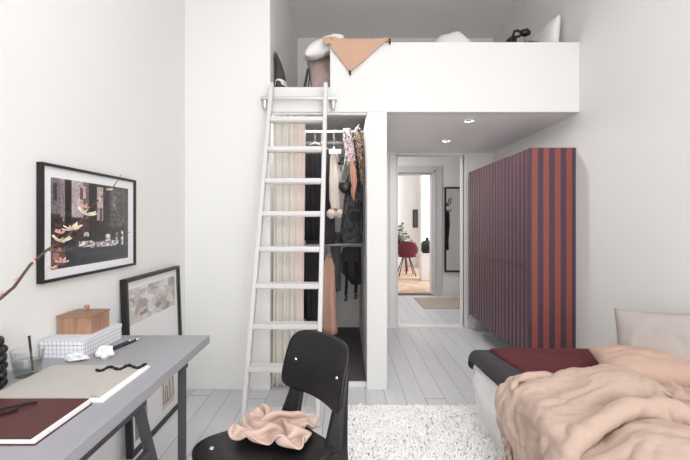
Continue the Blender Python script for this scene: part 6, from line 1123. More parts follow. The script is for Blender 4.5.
(136,4,2,-5,-20,-19,-19,-18,2,-6,-17,1,10,20,20,19,20,18,14,6,7,6,5,4,6,7,9,10,13,16,17,18,18,19,17,19,18,20,18,20,18,18,13,9,3,-1,1,1,2,3,1,4,6,6,5,4,1,1,0,-2,-4,-2,1,4,6,5,5,7,5,6,7,7,5,5,4,3,2,4,3,2,1,1,-1,-1),
(154,3,0,-17,-19,-18,-19,-19,-11,5,-19,19,0,18,20,18,19,20,17,15,8,6,7,3,6,8,7,9,11,13,16,18,17,17,17,18,18,19,18,19,16,16,12,13,9,6,3,3,2,2,1,1,2,1,1,0,1,1,1,0,2,3,6,5,4,6,6,5,3,-1,-3,1,5,7,7,7,5,4,3,3,1,1,0,-1),
(156,5,3,-18,-20,-18,-20,-17,-20,12,-21,-2,11,22,19,20,20,18,20,20,16,12,9,5,3,8,9,6,9,12,15,17,17,17,16,17,16,18,18,16,16,16,9,8,9,7,6,6,5,5,4,4,4,3,2,1,2,0,1,1,0,4,4,5,6,5,1,0,3,1,-3,-7,0,9,8,7,5,5,3,3,2,1,0,0),
(152,11,3,-15,-19,-20,-19,-20,-17,-6,-10,0,11,18,19,20,19,20,20,19,19,17,16,10,6,9,0,-9,11,18,18,17,19,18,18,17,17,16,16,15,13,12,11,9,8,9,8,8,6,7,6,5,5,4,3,2,2,2,2,1,-1,4,5,2,-1,-3,-14,6,2,4,4,-1,-6,5,8,7,6,5,4,3,2,1,1,0),
(148,15,6,-13,-19,-20,-19,-16,-8,-7,-11,-11,-2,23,18,21,17,19,21,17,18,17,18,19,16,-3,-9,-3,18,19,19,15,19,20,19,19,18,18,17,16,14,13,11,11,9,9,8,8,7,7,6,5,5,4,4,2,2,1,0,1,3,-1,-3,-5,-5,-7,-14,-6,-1,4,9,8,7,6,5,4,2,5,4,4,2,2,1,1),
(154,12,8,-13,-20,-20,-15,-8,-5,-10,-10,-11,-10,10,19,19,20,18,18,18,19,18,20,17,6,-3,-7,12,19,19,18,17,19,18,20,20,18,19,18,17,15,15,11,12,9,9,8,7,6,6,6,4,4,3,2,2,1,0,-1,-1,-1,-4,-4,-4,-6,-5,-7,-9,-11,-1,7,7,8,9,8,7,7,6,5,3,3,3,1,1),
(162,11,7,-16,-20,-13,-10,-3,-8,-8,-11,-12,-7,-16,20,18,19,18,19,18,18,20,18,10,3,-3,8,20,18,19,17,18,18,17,20,20,18,19,18,18,15,15,11,10,9,8,6,7,5,4,4,4,2,2,2,0,0,-1,-2,-2,-3,-4,-5,-5,-5,-6,-4,-5,-5,-7,5,10,12,10,9,6,6,6,5,4,4,3,1,1),
(168,-3,18,-20,-6,-10,-9,-9,-12,-11,-14,-19,-8,-16,19,19,18,18,19,19,19,18,12,4,4,10,19,19,15,14,17,18,20,21,19,19,18,18,18,18,18,11,8,7,7,6,5,5,4,4,3,2,3,1,1,0,-1,-2,-1,-3,-3,-4,-4,-5,-6,-5,-5,-4,-3,0,6,8,11,10,10,8,7,7,5,5,4,3,2,2),
(168,-7,17,-18,-8,-9,-11,-9,-15,-17,-9,-15,-18,-8,19,20,18,18,18,19,18,18,4,7,12,20,18,13,12,16,19,20,21,20,18,19,19,19,20,18,17,3,4,4,3,4,4,4,4,3,3,3,2,1,1,-1,0,-1,-2,-3,-3,-4,-4,-4,-2,0,0,0,0,0,9,6,8,7,8,7,6,4,6,5,4,4,3,2),
(174,-6,-5,-11,-11,-12,-9,-11,-13,-19,-7,-17,-13,0,17,19,20,14,18,17,18,15,5,13,20,18,12,10,16,19,20,20,19,18,19,20,20,20,20,19,17,8,3,2,1,1,1,1,0,0,0,1,1,1,0,0,-1,0,-1,-1,0,0,0,0,0,0,0,0,0,0,0,0,5,6,8,8,8,6,7,5,5,4,3,2),
(163,-10,-10,-10,-11,-11,-10,-9,-11,-12,-14,-15,0,0,17,15,16,19,21,17,5,14,16,20,18,10,10,17,20,19,18,17,21,19,20,20,20,21,20,21,18,10,1,0,0,0,0,0,0,0,0,0,0,0,0,0,0,0,0,0,0,0,0,0,0,0,0,0,0,0,0,0,0,0,3,8,7,8,6,6,5,4,3,3),
(147,-13,-9,-8,-10,-12,-3,-8,-13,-16,-15,0,0,1,19,18,13,17,15,18,9,18,14,19,13,9,17,20,18,13,19,19,20,21,20,20,20,20,20,21,18,10,1,0,0,0,0,0,0,0,0,0,0,0,0,0,0,0,0,0,0,0,0,0,0,0,8,2,1,1,0,-1,-1,-3,-7,0,2,6,7,6,5,4,4,4),
(130,-13,-1,-15,-12,-11,-7,-1,-3,-6,-19,-2,0,2,21,18,15,8,12,21,12,19,15,17,10,17,20,15,11,17,20,20,20,20,20,20,20,20,20,20,18,10,2,0,0,0,0,0,0,0,0,0,0,0,1,2,2,4,3,3,2,1,-1,-1,-3,-4,-4,-2,-2,-1,0,0,0,0,0,0,0,0,2,3,5,5,4,5),
(126,-18,-2,-17,-15,-14,-9,-3,-2,15,2,-4,-4,-9,19,19,16,10,8,15,20,12,20,12,18,18,13,9,16,20,20,19,20,19,20,20,20,20,20,20,18,11,7,4,1,3,2,1,2,0,0,0,-1,0,0,2,3,5,4,3,2,0,0,-2,-2,-5,-5,-3,-7,-7,-4,-1,0,0,0,0,0,0,0,0,1,2,4,4),
(123,-13,-14,-14,-13,-17,-2,-10,3,22,4,-8,-7,-9,19,19,16,15,13,4,20,15,18,20,16,9,8,17,21,18,16,19,20,20,20,20,20,21,19,19,19,12,2,0,0,2,3,7,6,6,5,4,2,1,1,1,2,4,4,3,2,0,0,-2,-3,-4,-5,-7,-8,-8,-8,-6,-2,0,0,0,0,0,0,0,0,0,-1,2),
(109,-14,-13,-6,-17,-18,-1,0,8,18,2,-9,-16,-1,19,18,11,14,13,14,17,21,20,15,8,9,17,20,18,14,17,19,20,20,20,21,20,19,20,20,19,12,3,0,0,0,0,2,4,7,8,9,8,7,6,4,2,3,2,3,2,1,-1,-2,-2,-5,-5,-6,-8,-10,-10,-9,-8,-2,0,0,0,0,0,0,0,0,-4,-2),
(101,-16,-5,-16,-11,-13,0,0,14,-2,-1,-11,0,0,17,19,11,18,17,12,15,20,17,8,11,18,20,15,12,16,19,20,20,20,20,20,19,20,21,20,19,13,7,4,1,1,0,-4,1,3,5,7,8,9,10,8,7,6,4,2,2,1,-1,-2,-2,-4,-6,-6,-8,-10,-11,-13,-10,-6,0,0,0,0,0,0,0,0,-3,-8),
(94,-15,-12,-13,0,-14,1,12,16,5,-4,-14,-4,-12,13,19,17,14,19,18,9,19,10,12,18,19,15,9,15,19,19,20,20,19,20,20,20,20,20,21,19,13,4,0,0,3,6,4,4,3,4,5,7,10,10,9,6,6,4,3,2,0,0,-2,-3,-4,-5,-7,-8,-10,-11,-10,-11,-12,-3,0,0,0,0,0,0,0,-2,-11),
(83,-14,-17,0,-2,-10,11,17,15,5,-10,-14,-21,-3,8,19,19,11,19,19,16,11,13,19,19,12,8,14,18,19,20,19,19,20,20,20,20,21,20,20,19,14,4,0,0,0,0,4,5,9,8,8,9,8,9,8,7,6,4,3,2,0,0,-2,-3,-4,-5,-7,-8,-10,-12,-14,-11,-12,-2,0,0,0,0,0,0,0,-1,-10),
(66,-12,-8,3,-9,11,15,13,19,-9,-18,-18,-13,0,3,19,18,12,19,19,20,10,19,18,13,6,13,18,19,19,20,18,19,20,19,21,20,20,20,20,20,14,4,0,0,0,0,0,4,5,8,10,10,12,10,8,7,6,4,4,1,1,0,-2,-3,-4,-5,-8,-8,-11,-12,-11,-13,-7,-6,0,0,0,0,0,0,0,-1,-5),
(55,-15,0,0,10,15,4,19,13,-21,-18,-14,-8,0,0,15,17,18,17,19,19,20,16,11,6,14,19,20,16,19,19,19,18,20,20,20,20,20,20,21,18,14,5,0,0,0,0,1,3,5,6,8,10,11,10,9,7,6,4,3,2,1,0,-2,-3,-4,-5,-8,-9,-11,-12,-15,-13,-4,0,0,0,0,0,0,0,0,2,6),
(54,-14,0,9,13,0,15,16,-4,-15,-21,-10,-3,0,0,9,20,18,20,18,21,16,5,12,15,20,19,20,17,19,16,20,19,19,19,20,20,20,19,19,20,14,6,0,0,0,0,2,4,5,6,7,8,8,8,9,8,9,5,2,0,0,-2,-2,-3,-4,-5,-8,-10,-11,-10,-6,-13,-3,-2,-2,0,0,0,2,6,8,7,5),
(56,-16,6,11,2,9,18,-8,-1,-11,-19,-7,0,0,0,6,21,19,20,19,18,3,14,18,20,19,19,20,18,19,13,19,20,20,19,20,20,19,20,20,16,14,7,1,2,3,3,5,4,5,4,6,9,9,4,7,8,10,3,-2,-2,-1,-2,0,4,3,-3,-7,-11,-13,-12,-9,-6,-10,-1,-1,0,2,4,7,6,4,3,2),
(56,-4,12,-4,0,21,2,-6,-14,-7,-16,0,0,5,2,-3,23,19,20,19,6,16,19,15,20,19,20,19,19,18,14,17,20,20,19,20,20,21,19,21,19,16,9,6,4,3,3,3,4,4,4,2,4,4,7,6,4,6,8,0,-1,-5,-1,0,2,3,-3,-2,-8,-7,-6,-6,-8,-10,-1,0,1,3,3,2,0,-1,0,-1),
(71,1,1,1,1,-1,1,-10,-10,-14,-1,0,0,0,5,-1,20,22,19,14,16,17,18,14,18,19,20,19,19,18,17,15,19,20,20,19,20,20,19,13,17,17,7,6,7,8,4,3,2,6,6,9,2,2,1,3,4,4,4,5,3,-2,0,1,2,3,2,0,-2,-4,-4,-6,-7,-8,-1,-1,0,-2,-15,-4,3,-1,-2,-3),
(87,6,2,1,0,-4,-7,-14,-13,-18,0,0,0,0,0,4,19,20,20,16,20,16,19,19,14,14,19,19,18,19,18,18,18,20,20,20,19,18,17,20,12,17,7,0,2,8,2,0,1,2,10,12,1,12,2,3,4,2,3,2,4,0,2,2,4,-1,1,0,0,0,-1,1,1,-2,-3,-4,-5,-7,-16,-14,-6,-1,0,0),
(107,7,1,-2,0,-17,-12,-6,-17,-8,8,-6,-8,-7,0,3,19,20,19,20,16,21,17,16,18,10,17,19,19,19,19,20,20,20,20,20,20,20,18,16,13,13,8,0,0,12,1,1,1,1,-3,6,8,12,8,4,3,1,1,1,1,1,2,1,0,-1,-1,-2,-1,-1,-1,1,1,7,5,2,-1,-5,-12,-16,-14,-8,1,2),
(128,1,0,-6,-3,-10,-20,-10,-7,2,-3,1,-10,-2,-2,-11,16,19,20,19,18,13,15,15,18,17,19,19,18,20,19,20,20,21,20,21,20,21,18,11,14,13,7,1,0,10,1,1,-4,-5,-1,5,12,13,5,3,1,0,0,0,0,0,0,-1,0,-1,-1,-2,-1,-1,-1,0,3,8,3,4,5,3,-1,-11,-15,-16,-1,0),
(141,-6,-5,-6,-5,-6,-7,-6,-6,1,0,-8,-3,-2,-9,-18,17,18,19,18,18,18,16,9,19,16,18,19,19,19,19,20,19,20,21,21,20,21,20,16,5,12,7,1,2,3,2,1,-1,-1,-4,-2,6,7,4,3,0,0,0,-1,0,0,0,-1,0,-1,-1,-2,-1,-1,-1,2,3,10,0,3,5,6,6,2,-11,-18,-4,0),
(161,-5,-6,-5,-6,-7,-7,-8,-1,1,-4,-3,-10,-10,-12,-15,17,18,19,17,18,17,18,14,17,13,18,17,19,19,19,19,19,19,20,21,20,20,21,22,10,9,7,5,4,3,3,1,0,0,-2,-4,-8,-9,-3,0,0,0,0,0,0,0,0,0,0,0,0,2,5,8,-12,-2,7,15,-8,0,2,4,6,10,0,-18,-4,0),
(182,-5,-7,-5,-6,-7,-7,-5,-4,1,-4,-10,-5,-11,-15,-20,16,17,19,18,18,18,17,17,10,18,18,14,19,18,19,19,19,19,19,20,20,21,20,21,20,16,8,6,4,4,2,1,0,0,-2,-4,-7,-10,-9,-14,-1,0,0,0,0,0,0,0,1,2,4,14,5,-9,-17,0,4,6,11,9,-10,-2,-2,4,12,-15,1,-4),
(203,-6,-6,-6,-6,-7,-6,-5,-5,-5,-4,-3,-9,-18,-20,-20,12,13,20,19,20,19,16,16,6,20,20,19,18,18,19,19,19,19,16,20,20,20,20,20,20,21,13,8,5,4,3,1,0,-2,-2,-4,-8,-15,-14,-11,-4,0,0,0,1,4,5,6,6,-2,2,2,-18,-4,9,10,5,5,8,3,-9,0,-8,-9,9,-11,2,-1),
(218,-1,-5,-6,-6,-7,-7,-5,-5,-4,-6,-6,-20,-20,-20,-18,1,15,20,21,19,20,16,13,10,19,20,20,20,19,19,19,19,17,16,20,20,21,20,20,21,17,17,10,5,3,1,1,0,-1,-2,-3,-1,-13,-12,-16,-4,1,4,5,2,5,4,8,7,-3,0,-8,-16,6,6,1,10,8,4,-3,-4,-3,-13,-11,-4,-1,3,1),
(236,1,-4,-6,-7,-7,-7,-5,-5,-4,-12,-21,-16,-19,-21,-19,11,4,16,21,19,19,17,17,7,20,20,20,19,20,19,19,19,18,17,20,20,20,19,20,21,21,15,4,1,0,-1,0,0,0,-5,-5,-1,4,-13,-2,4,3,5,4,1,7,6,-3,-11,-15,2,1,9,7,2,-1,9,7,3,-2,-4,-6,-10,-13,-8,-6,1,10),
(258,-1,-4,-5,-7,-8,-8,-6,-8,-10,-19,-21,-14,-22,-19,-22,11,2,13,22,18,16,17,19,12,20,19,20,19,19,19,20,19,19,19,20,20,19,20,22,18,21,3,-1,-1,-3,-1,0,0,2,-1,2,3,4,5,5,4,4,3,-8,2,8,-15,-11,0,6,0,9,9,3,1,-4,10,8,2,-3,-7,-6,-8,-12,-8,-12,8,15),
(279,-2,-3,-6,-8,-8,-9,-11,-13,-21,-16,-16,-19,-20,-19,-19,7,1,14,20,18,20,12,14,17,20,18,20,19,20,19,20,20,20,19,20,20,21,21,22,18,9,-5,-2,-2,-7,-1,0,0,1,2,1,3,5,6,11,10,13,11,6,-3,-13,-12,-6,11,7,2,7,3,-2,-2,6,7,6,3,-3,-6,-8,-7,-7,-8,-13,12,5),
(301,-3,-4,-6,-10,-8,-12,-16,-19,-15,-17,-20,-20,-20,-19,-21,-1,10,11,20,17,19,11,15,18,19,18,19,20,20,19,21,20,22,20,22,20,22,18,21,0,7,7,3,0,-9,0,0,0,0,0,0,0,1,5,10,11,11,8,11,10,1,-5,-12,-7,-8,-2,8,13,7,3,16,6,3,-2,-3,-3,-8,-13,-14,-15,-12,13,8),)
RAG_ROWS = (
(-169,0,0,0,7,9,11,10,8,10,9,10,8,8,7,7,7,9,9,7,9,9,10,9,9,9,9,9,4,6,6,7,8,10,9,8,7,9,8,9,7,8,7,7,9,0,0,0,-4,-5),
(-169,0,0,5,7,7,7,8,11,7,11,7,6,7,8,7,9,9,8,8,9,10,9,9,10,9,10,6,3,6,6,8,9,9,9,7,8,9,8,8,8,7,8,8,9,4,0,0,0,-3),
(-169,1,6,5,-3,4,10,10,8,11,7,4,6,8,8,9,9,7,9,9,9,10,10,9,10,9,10,3,4,5,7,9,9,9,8,7,8,8,8,8,8,8,8,8,9,5,3,1,0,0),
(-168,8,4,-1,0,-2,9,11,10,8,2,6,7,9,9,8,9,7,9,11,9,10,10,9,10,10,8,2,3,6,8,10,10,7,6,7,8,8,9,8,7,8,9,8,8,6,2,0,0,6),
(-161,5,2,-2,-2,-2,8,10,10,3,4,8,9,9,6,8,8,10,10,10,10,9,10,10,9,10,6,2,3,8,10,10,7,4,6,8,8,9,8,8,8,8,8,8,8,5,2,0,4,10),
(-162,7,1,-2,-3,-1,7,10,6,5,7,8,9,7,7,8,8,9,11,9,10,9,10,9,10,9,4,2,6,9,11,6,4,4,7,8,9,8,9,7,8,8,8,9,7,2,2,5,10,8),
(-166,9,3,-4,-1,2,6,10,7,7,6,7,8,9,7,8,8,8,6,9,10,9,9,10,10,8,1,4,9,11,7,2,4,6,6,8,10,8,8,8,8,7,9,8,6,1,6,9,10,8),
(-169,6,9,-2,1,4,6,8,8,7,8,6,7,8,8,8,8,8,4,5,8,10,9,9,10,6,2,8,10,8,3,3,4,7,8,10,8,6,7,7,8,8,8,9,2,6,9,11,8,8),
(-169,2,9,7,2,5,6,8,8,7,7,7,7,6,8,8,8,9,6,2,3,6,10,9,10,3,6,10,9,4,3,5,8,9,9,4,9,10,2,5,7,7,8,9,3,10,10,8,9,10),
(-169,3,7,11,7,4,7,7,7,8,7,7,7,7,6,7,9,9,7,4,1,0,6,9,10,4,9,10,4,4,7,9,9,8,9,3,7,10,8,2,4,3,6,9,8,9,9,9,10,10),
(-169,4,8,11,10,6,6,7,8,7,7,8,8,6,6,6,8,10,8,5,1,-1,0,5,10,7,10,5,7,8,9,9,8,9,9,4,4,9,11,6,2,1,3,5,9,10,10,10,9,10),
(-169,7,8,10,10,9,7,8,7,7,7,8,9,7,5,5,7,9,9,7,2,-1,-1,0,6,10,8,9,9,8,9,8,9,9,9,5,3,7,10,10,4,1,2,4,6,8,10,10,10,8),
(-169,10,9,9,10,9,8,7,10,7,8,5,9,9,4,6,7,5,10,9,5,-1,-2,0,3,8,10,9,8,9,9,9,8,9,9,6,3,6,7,12,7,3,2,4,4,5,9,9,8,9),
(-169,10,10,10,10,10,9,8,7,9,8,7,6,10,4,6,7,5,8,10,8,0,-1,1,1,5,9,9,9,9,9,8,9,9,9,6,4,6,5,10,10,6,4,4,3,3,5,10,7,7),
(-169,10,10,11,10,9,7,7,10,10,7,8,5,10,8,5,6,7,5,10,10,5,1,0,1,2,6,10,9,9,9,8,9,9,7,5,7,5,7,6,10,9,7,4,5,3,2,6,10,2),
(-169,10,10,11,7,7,8,10,10,8,7,6,9,10,8,8,6,7,6,7,10,9,5,1,1,1,3,9,9,9,9,8,9,5,0,7,8,8,7,6,10,10,8,7,6,6,3,0,9,0),
(-169,10,10,7,6,8,10,10,7,6,8,9,10,9,7,8,8,6,5,9,10,10,7,6,4,1,1,5,10,9,9,9,3,2,-1,7,8,7,8,9,10,9,8,8,7,7,6,4,2,0),
(-169,10,6,5,8,10,10,7,6,7,9,10,8,7,9,7,8,6,8,10,10,8,9,7,8,5,3,1,9,9,9,3,2,-2,1,6,8,8,9,10,9,9,7,7,8,7,6,6,5,0),
(-169,7,4,7,10,10,7,4,7,9,10,8,7,8,8,8,7,8,10,9,9,9,7,8,8,7,8,6,5,9,3,2,-2,-2,3,6,8,9,10,10,8,8,6,7,8,6,7,5,6,5),
(-169,3,5,10,10,7,3,6,9,10,7,7,7,8,8,9,8,10,9,9,8,9,7,7,8,8,8,9,8,5,2,-1,-4,0,4,7,9,10,10,8,7,8,7,7,7,7,6,3,6,5),
(-169,1,8,10,7,1,5,9,11,8,5,7,6,9,9,9,9,10,9,8,9,7,8,9,7,7,8,9,9,4,0,-3,-3,2,5,9,10,10,7,6,8,8,9,7,8,6,4,4,3,4),
(-169,2,10,7,0,2,9,10,10,4,5,7,8,10,9,9,9,9,8,9,9,9,8,8,8,7,7,8,6,3,0,-1,-3,4,8,10,10,6,5,7,7,9,9,8,6,4,4,3,3,4),
(-169,6,8,-1,0,6,10,11,4,5,5,8,9,10,9,9,8,8,9,9,9,8,8,7,7,7,8,7,5,2,0,-1,1,8,10,10,7,2,5,7,8,8,9,7,5,4,3,3,3,4),
(-169,10,1,0,-1,9,11,8,4,2,6,10,10,9,7,7,8,9,9,9,8,8,7,8,7,7,8,6,4,1,0,1,7,10,10,8,3,6,7,4,4,7,10,5,4,4,3,4,5,6),
(-166,4,-2,-1,5,11,10,6,1,4,9,10,8,5,7,8,8,9,9,8,8,8,7,8,7,7,8,4,3,1,2,6,10,11,8,5,8,7,4,2,3,8,7,8,4,4,4,4,6,9),
(-169,0,0,2,9,10,9,1,3,8,10,7,3,5,7,8,9,10,8,8,8,7,7,8,7,7,7,3,2,3,7,9,10,10,8,8,8,4,1,2,9,9,-1,7,9,6,1,6,9,9),
(-165,-4,0,3,9,11,6,0,6,10,8,1,2,7,7,10,10,8,6,8,7,7,7,7,8,8,4,2,4,7,10,10,9,9,9,9,6,2,2,8,9,9,-3,2,9,9,3,9,8,9),
(-169,0,0,4,10,10,2,4,9,9,2,0,2,9,10,10,7,9,4,5,7,7,7,7,9,6,3,4,7,10,10,9,8,10,9,8,5,3,8,9,9,7,-1,-1,5,9,10,8,9,8),
(-169,0,0,7,10,8,3,6,9,5,-1,3,6,7,7,10,9,9,9,0,2,4,9,7,8,3,6,7,10,10,9,8,9,9,9,8,4,8,10,9,9,7,-1,-1,5,7,10,9,9,8),
(-169,0,3,7,9,6,7,8,4,4,3,6,6,2,6,8,10,10,11,4,0,-1,3,7,9,5,8,8,10,10,6,9,9,8,9,8,10,9,9,9,10,6,0,1,5,7,8,9,8,9),
(-169,3,6,6,9,6,8,8,6,2,5,6,6,2,2,6,9,11,10,8,2,-2,-1,2,7,11,7,9,10,7,7,9,9,10,9,10,9,10,9,10,9,6,1,0,7,8,8,9,7,8),
(-163,5,5,6,7,7,8,8,7,4,4,6,6,3,1,2,7,11,10,9,4,1,-1,0,2,8,11,8,8,8,9,9,10,9,10,9,10,9,10,9,10,5,-1,5,8,8,8,9,8,7),
(-156,5,6,5,6,7,7,8,9,5,4,6,6,4,1,1,2,10,10,10,6,2,-1,0,3,4,8,10,9,8,9,9,9,9,10,10,9,10,9,10,9,1,3,8,9,8,8,8,7,8),
(-150,6,6,6,4,6,8,8,8,5,7,6,6,3,3,1,0,5,10,11,7,3,0,1,2,4,5,10,9,9,8,9,9,9,9,10,9,10,9,10,8,1,8,7,9,8,7,5,6,9),
(-143,7,6,6,4,4,8,8,8,6,6,7,4,0,4,7,1,-1,8,11,9,6,0,2,2,4,4,7,9,9,9,8,8,10,8,9,10,9,10,9,4,9,7,6,9,7,5,7,8,4),
(-138,7,7,7,6,2,6,9,8,6,8,1,-2,-2,6,11,8,-1,3,10,11,9,3,2,2,4,3,5,7,10,9,9,8,8,9,8,8,10,9,7,9,8,5,8,8,7,8,7,6,0),
(-139,9,8,8,8,6,2,9,8,8,-2,-4,-2,2,9,10,11,4,0,9,10,10,8,4,2,3,4,4,5,9,9,9,8,8,8,10,6,9,10,8,7,8,7,8,8,7,8,7,1,0),
(-143,10,9,9,8,8,6,9,7,0,-4,-5,-1,7,11,9,9,7,2,7,10,10,10,8,4,3,4,4,4,6,9,9,9,8,7,9,9,7,8,9,9,7,8,8,7,8,7,3,-7,-2),
(-146,10,9,9,8,7,10,8,3,-2,-5,-2,4,10,7,9,8,7,5,9,8,10,10,10,7,5,4,4,5,5,6,10,8,9,6,8,10,9,7,8,9,8,8,7,8,7,5,-3,-7,-7),
(-148,10,8,8,7,8,9,6,4,-2,-4,3,8,10,6,6,9,6,7,9,8,9,10,10,9,8,7,4,4,5,5,8,9,9,7,7,8,10,8,8,8,8,8,8,8,6,-2,-9,-7,-6),
(-150,8,7,6,7,8,8,7,4,1,-2,7,11,8,3,6,9,8,8,7,8,10,9,10,10,9,9,7,4,5,5,6,8,9,8,8,6,9,10,8,8,8,8,8,7,1,-7,-9,-8,-6),
(-155,7,5,6,8,8,8,7,3,2,5,11,9,7,4,4,9,10,7,7,9,9,10,9,10,9,10,9,7,6,5,5,7,9,8,8,7,7,9,10,8,7,9,7,3,-3,-9,-9,-9,-6),
(-162,6,5,7,8,9,7,7,4,5,10,10,8,4,5,5,9,11,10,7,8,9,9,10,9,10,9,9,10,8,6,5,7,8,8,8,8,7,7,9,9,7,9,5,0,-8,-9,-8,-9,-8),
(-169,7,5,7,9,8,7,6,7,9,11,8,7,5,5,8,8,10,10,10,9,8,8,10,9,9,10,9,10,10,8,7,6,7,8,7,9,8,6,7,9,8,8,1,-4,-8,-10,-8,-9,-8),
(-169,0,8,6,8,8,7,7,9,11,9,8,7,7,6,5,10,11,10,10,10,10,9,9,9,9,10,9,9,10,10,8,7,7,8,7,8,9,8,5,7,6,7,0,-8,-9,-8,-9,-9,-9),
(-169,0,1,7,8,8,8,10,10,8,8,8,7,6,8,9,10,11,10,10,10,11,10,11,9,10,9,9,9,9,9,10,9,7,8,7,8,7,9,8,7,5,0,-4,-8,-9,-9,-9,-8,-9),
(-40,-9,-8,-9,-3,0,0,0,0,0,0,3,-2,-1,0,0,3,6,0,-8,-1,0,0,0,0,0,0,3,-3,0,0,0,1,4,5,6,3,-3,-5,-6,-5,0,0,0,5,1,-1,-1,0,2),
(-44,-9,-9,-7,0,4,4,-1,2,-2,3,-2,-7,-1,0,4,7,-1,-5,-5,0,0,0,0,2,4,3,0,-3,-1,-1,2,3,5,3,0,-3,-6,-5,-3,0,0,2,6,5,2,0,-1,-1,0),
(-48,-9,-6,0,4,1,5,1,-3,3,-2,-8,-5,-2,5,6,-1,-5,-3,-2,0,1,3,4,3,3,3,-3,-1,-2,0,3,4,1,-2,-5,-6,-5,-1,0,0,3,7,5,6,2,1,-1,-1,0),
(-54,-2,0,3,2,2,2,0,1,-1,-8,-5,-3,2,3,0,1,-7,-2,1,3,3,3,3,4,3,2,-3,-3,-1,2,3,0,-4,-7,-7,-5,0,0,0,4,7,6,5,6,3,0,-2,0,3),
(-49,1,2,2,2,2,1,0,1,-7,-5,-3,-1,1,-1,-1,-2,-2,1,2,3,3,3,3,3,4,-1,-2,-2,0,2,0,-5,-9,-8,-6,-1,0,0,6,6,6,6,6,6,1,-1,-2,4,1),
(-39,0,2,2,2,3,1,-2,-2,-4,-3,-3,-1,-1,0,-1,-1,-3,1,2,3,3,3,3,3,3,-1,-3,0,1,-1,-5,-9,-9,-7,-6,0,1,6,6,6,6,6,6,5,-2,0,4,2,-5),
(-31,2,1,1,3,3,1,-2,-2,-5,-3,-2,-1,-4,1,-1,-1,-4,5,1,3,2,4,3,3,2,-2,-2,1,-1,-5,-9,-9,-8,-7,-5,2,5,6,6,6,6,6,6,3,-2,3,4,-3,-7),
(-28,7,2,1,2,2,1,-1,-8,-5,-4,1,2,-2,-6,-2,0,-5,8,6,3,2,3,3,3,2,-2,0,0,-5,-9,-9,-8,-6,-6,0,-1,6,7,5,6,6,5,5,0,3,4,-2,-6,-6),
(-23,9,4,-2,2,-6,3,3,-5,-9,-6,0,3,3,-5,-7,-3,-2,5,10,7,4,3,3,3,0,0,0,-4,-9,-8,-7,-6,-4,-4,-3,-2,2,10,7,7,5,6,4,1,3,-1,-6,-5,-3),
(-19,9,7,1,-7,-6,-1,1,4,-7,-8,-4,4,3,0,-6,-6,-2,3,7,10,8,6,3,2,1,0,-3,-9,-7,-6,-4,-5,-5,-4,-2,-3,-2,5,10,9,8,7,4,2,-4,-3,-3,-2,-1),
(-15,9,5,3,-3,-9,-7,-1,5,0,-6,-8,-1,4,3,-1,-5,-5,1,6,9,10,9,6,2,1,-2,-8,-6,-5,-5,-4,-5,-5,-4,-3,-2,-3,-1,8,10,10,9,8,1,-3,-2,-2,-2,-2),
(-11,6,5,2,-1,-4,-7,-7,0,5,-2,-5,-6,2,2,4,-3,-5,-2,5,8,11,9,9,5,-3,-4,-4,-5,-5,-4,-5,-5,-5,-5,-2,-2,-3,-3,3,9,10,10,9,5,1,-3,-2,-2,-3),
(-5,2,3,0,1,-2,-5,-2,-5,0,0,1,-4,-1,3,-1,-1,0,-3,1,7,10,10,10,7,0,-4,-5,-5,-4,-5,-5,-5,-5,-4,-4,-2,-2,-4,-1,6,9,10,9,8,5,1,-3,-4,-1),
(4,0,0,0,0,-2,-1,-2,-2,-2,-1,-1,-1,-1,2,0,-2,1,-2,-1,4,9,9,10,8,4,-3,-5,-4,-5,-5,-5,-4,-5,-5,-3,-3,-3,-2,-3,2,7,8,8,8,9,6,-2,-4,-2),
(14,0,0,-1,0,-2,-2,-3,0,-1,-2,-1,-1,0,0,0,0,-2,0,-2,2,5,8,9,9,8,0,-5,-4,-5,-5,-4,-5,-4,-5,-3,-3,-3,-3,-2,0,4,5,7,7,8,9,5,-4,0),
(23,0,0,0,-3,-4,-2,0,1,-2,-3,-3,2,2,0,0,-1,-2,-1,-1,2,3,4,7,7,10,6,-4,-4,-5,-4,-5,-4,-7,-8,-3,1,-2,-3,-3,1,4,4,6,5,6,8,9,-1,1),
(32,0,0,-4,-4,-3,1,1,-3,-6,-2,3,4,-1,0,1,-1,-1,-3,1,2,3,3,4,5,6,10,1,-4,-5,-4,-5,-7,-7,-9,-3,0,-2,-2,0,3,4,4,5,5,6,6,7,4,1),
(42,-1,-4,-6,-3,1,2,-5,-5,-4,2,5,-2,-3,1,2,0,-1,1,3,1,3,4,3,4,3,5,7,-3,-3,-5,-7,-7,-9,-8,-3,-3,-1,1,3,3,3,4,5,5,6,7,7,4,1),
(51,-3,-7,-4,0,1,-3,-7,-5,1,4,-1,-3,-3,0,1,2,4,4,0,-3,4,7,5,4,3,4,3,1,-3,-7,-7,-9,-9,-7,-4,-2,1,2,3,1,-1,7,5,4,6,7,8,6,3),
(59,-6,-5,-2,0,-2,-8,-5,0,3,-2,-2,-4,-3,1,3,5,5,0,-2,-3,4,8,6,6,5,4,2,1,-5,-7,-9,-9,-9,-5,-4,0,2,2,0,-1,-4,5,6,5,5,8,9,8,6),
(66,-6,-4,-1,-2,-8,-5,-1,2,-1,-4,-3,-4,-1,3,5,4,1,-2,-5,-1,7,6,5,6,8,5,2,4,-7,-8,-10,-9,-7,-5,-2,1,1,-3,-5,1,-1,-1,5,6,6,10,9,10,9),
(74,-6,-3,-2,-7,-6,-2,0,1,-5,-4,-4,-1,2,3,4,0,-3,-4,-4,2,4,7,5,7,7,7,8,-1,-5,-9,-9,-9,-6,-2,-1,-1,-3,-7,-6,-3,-1,1,6,7,10,9,10,10,9),
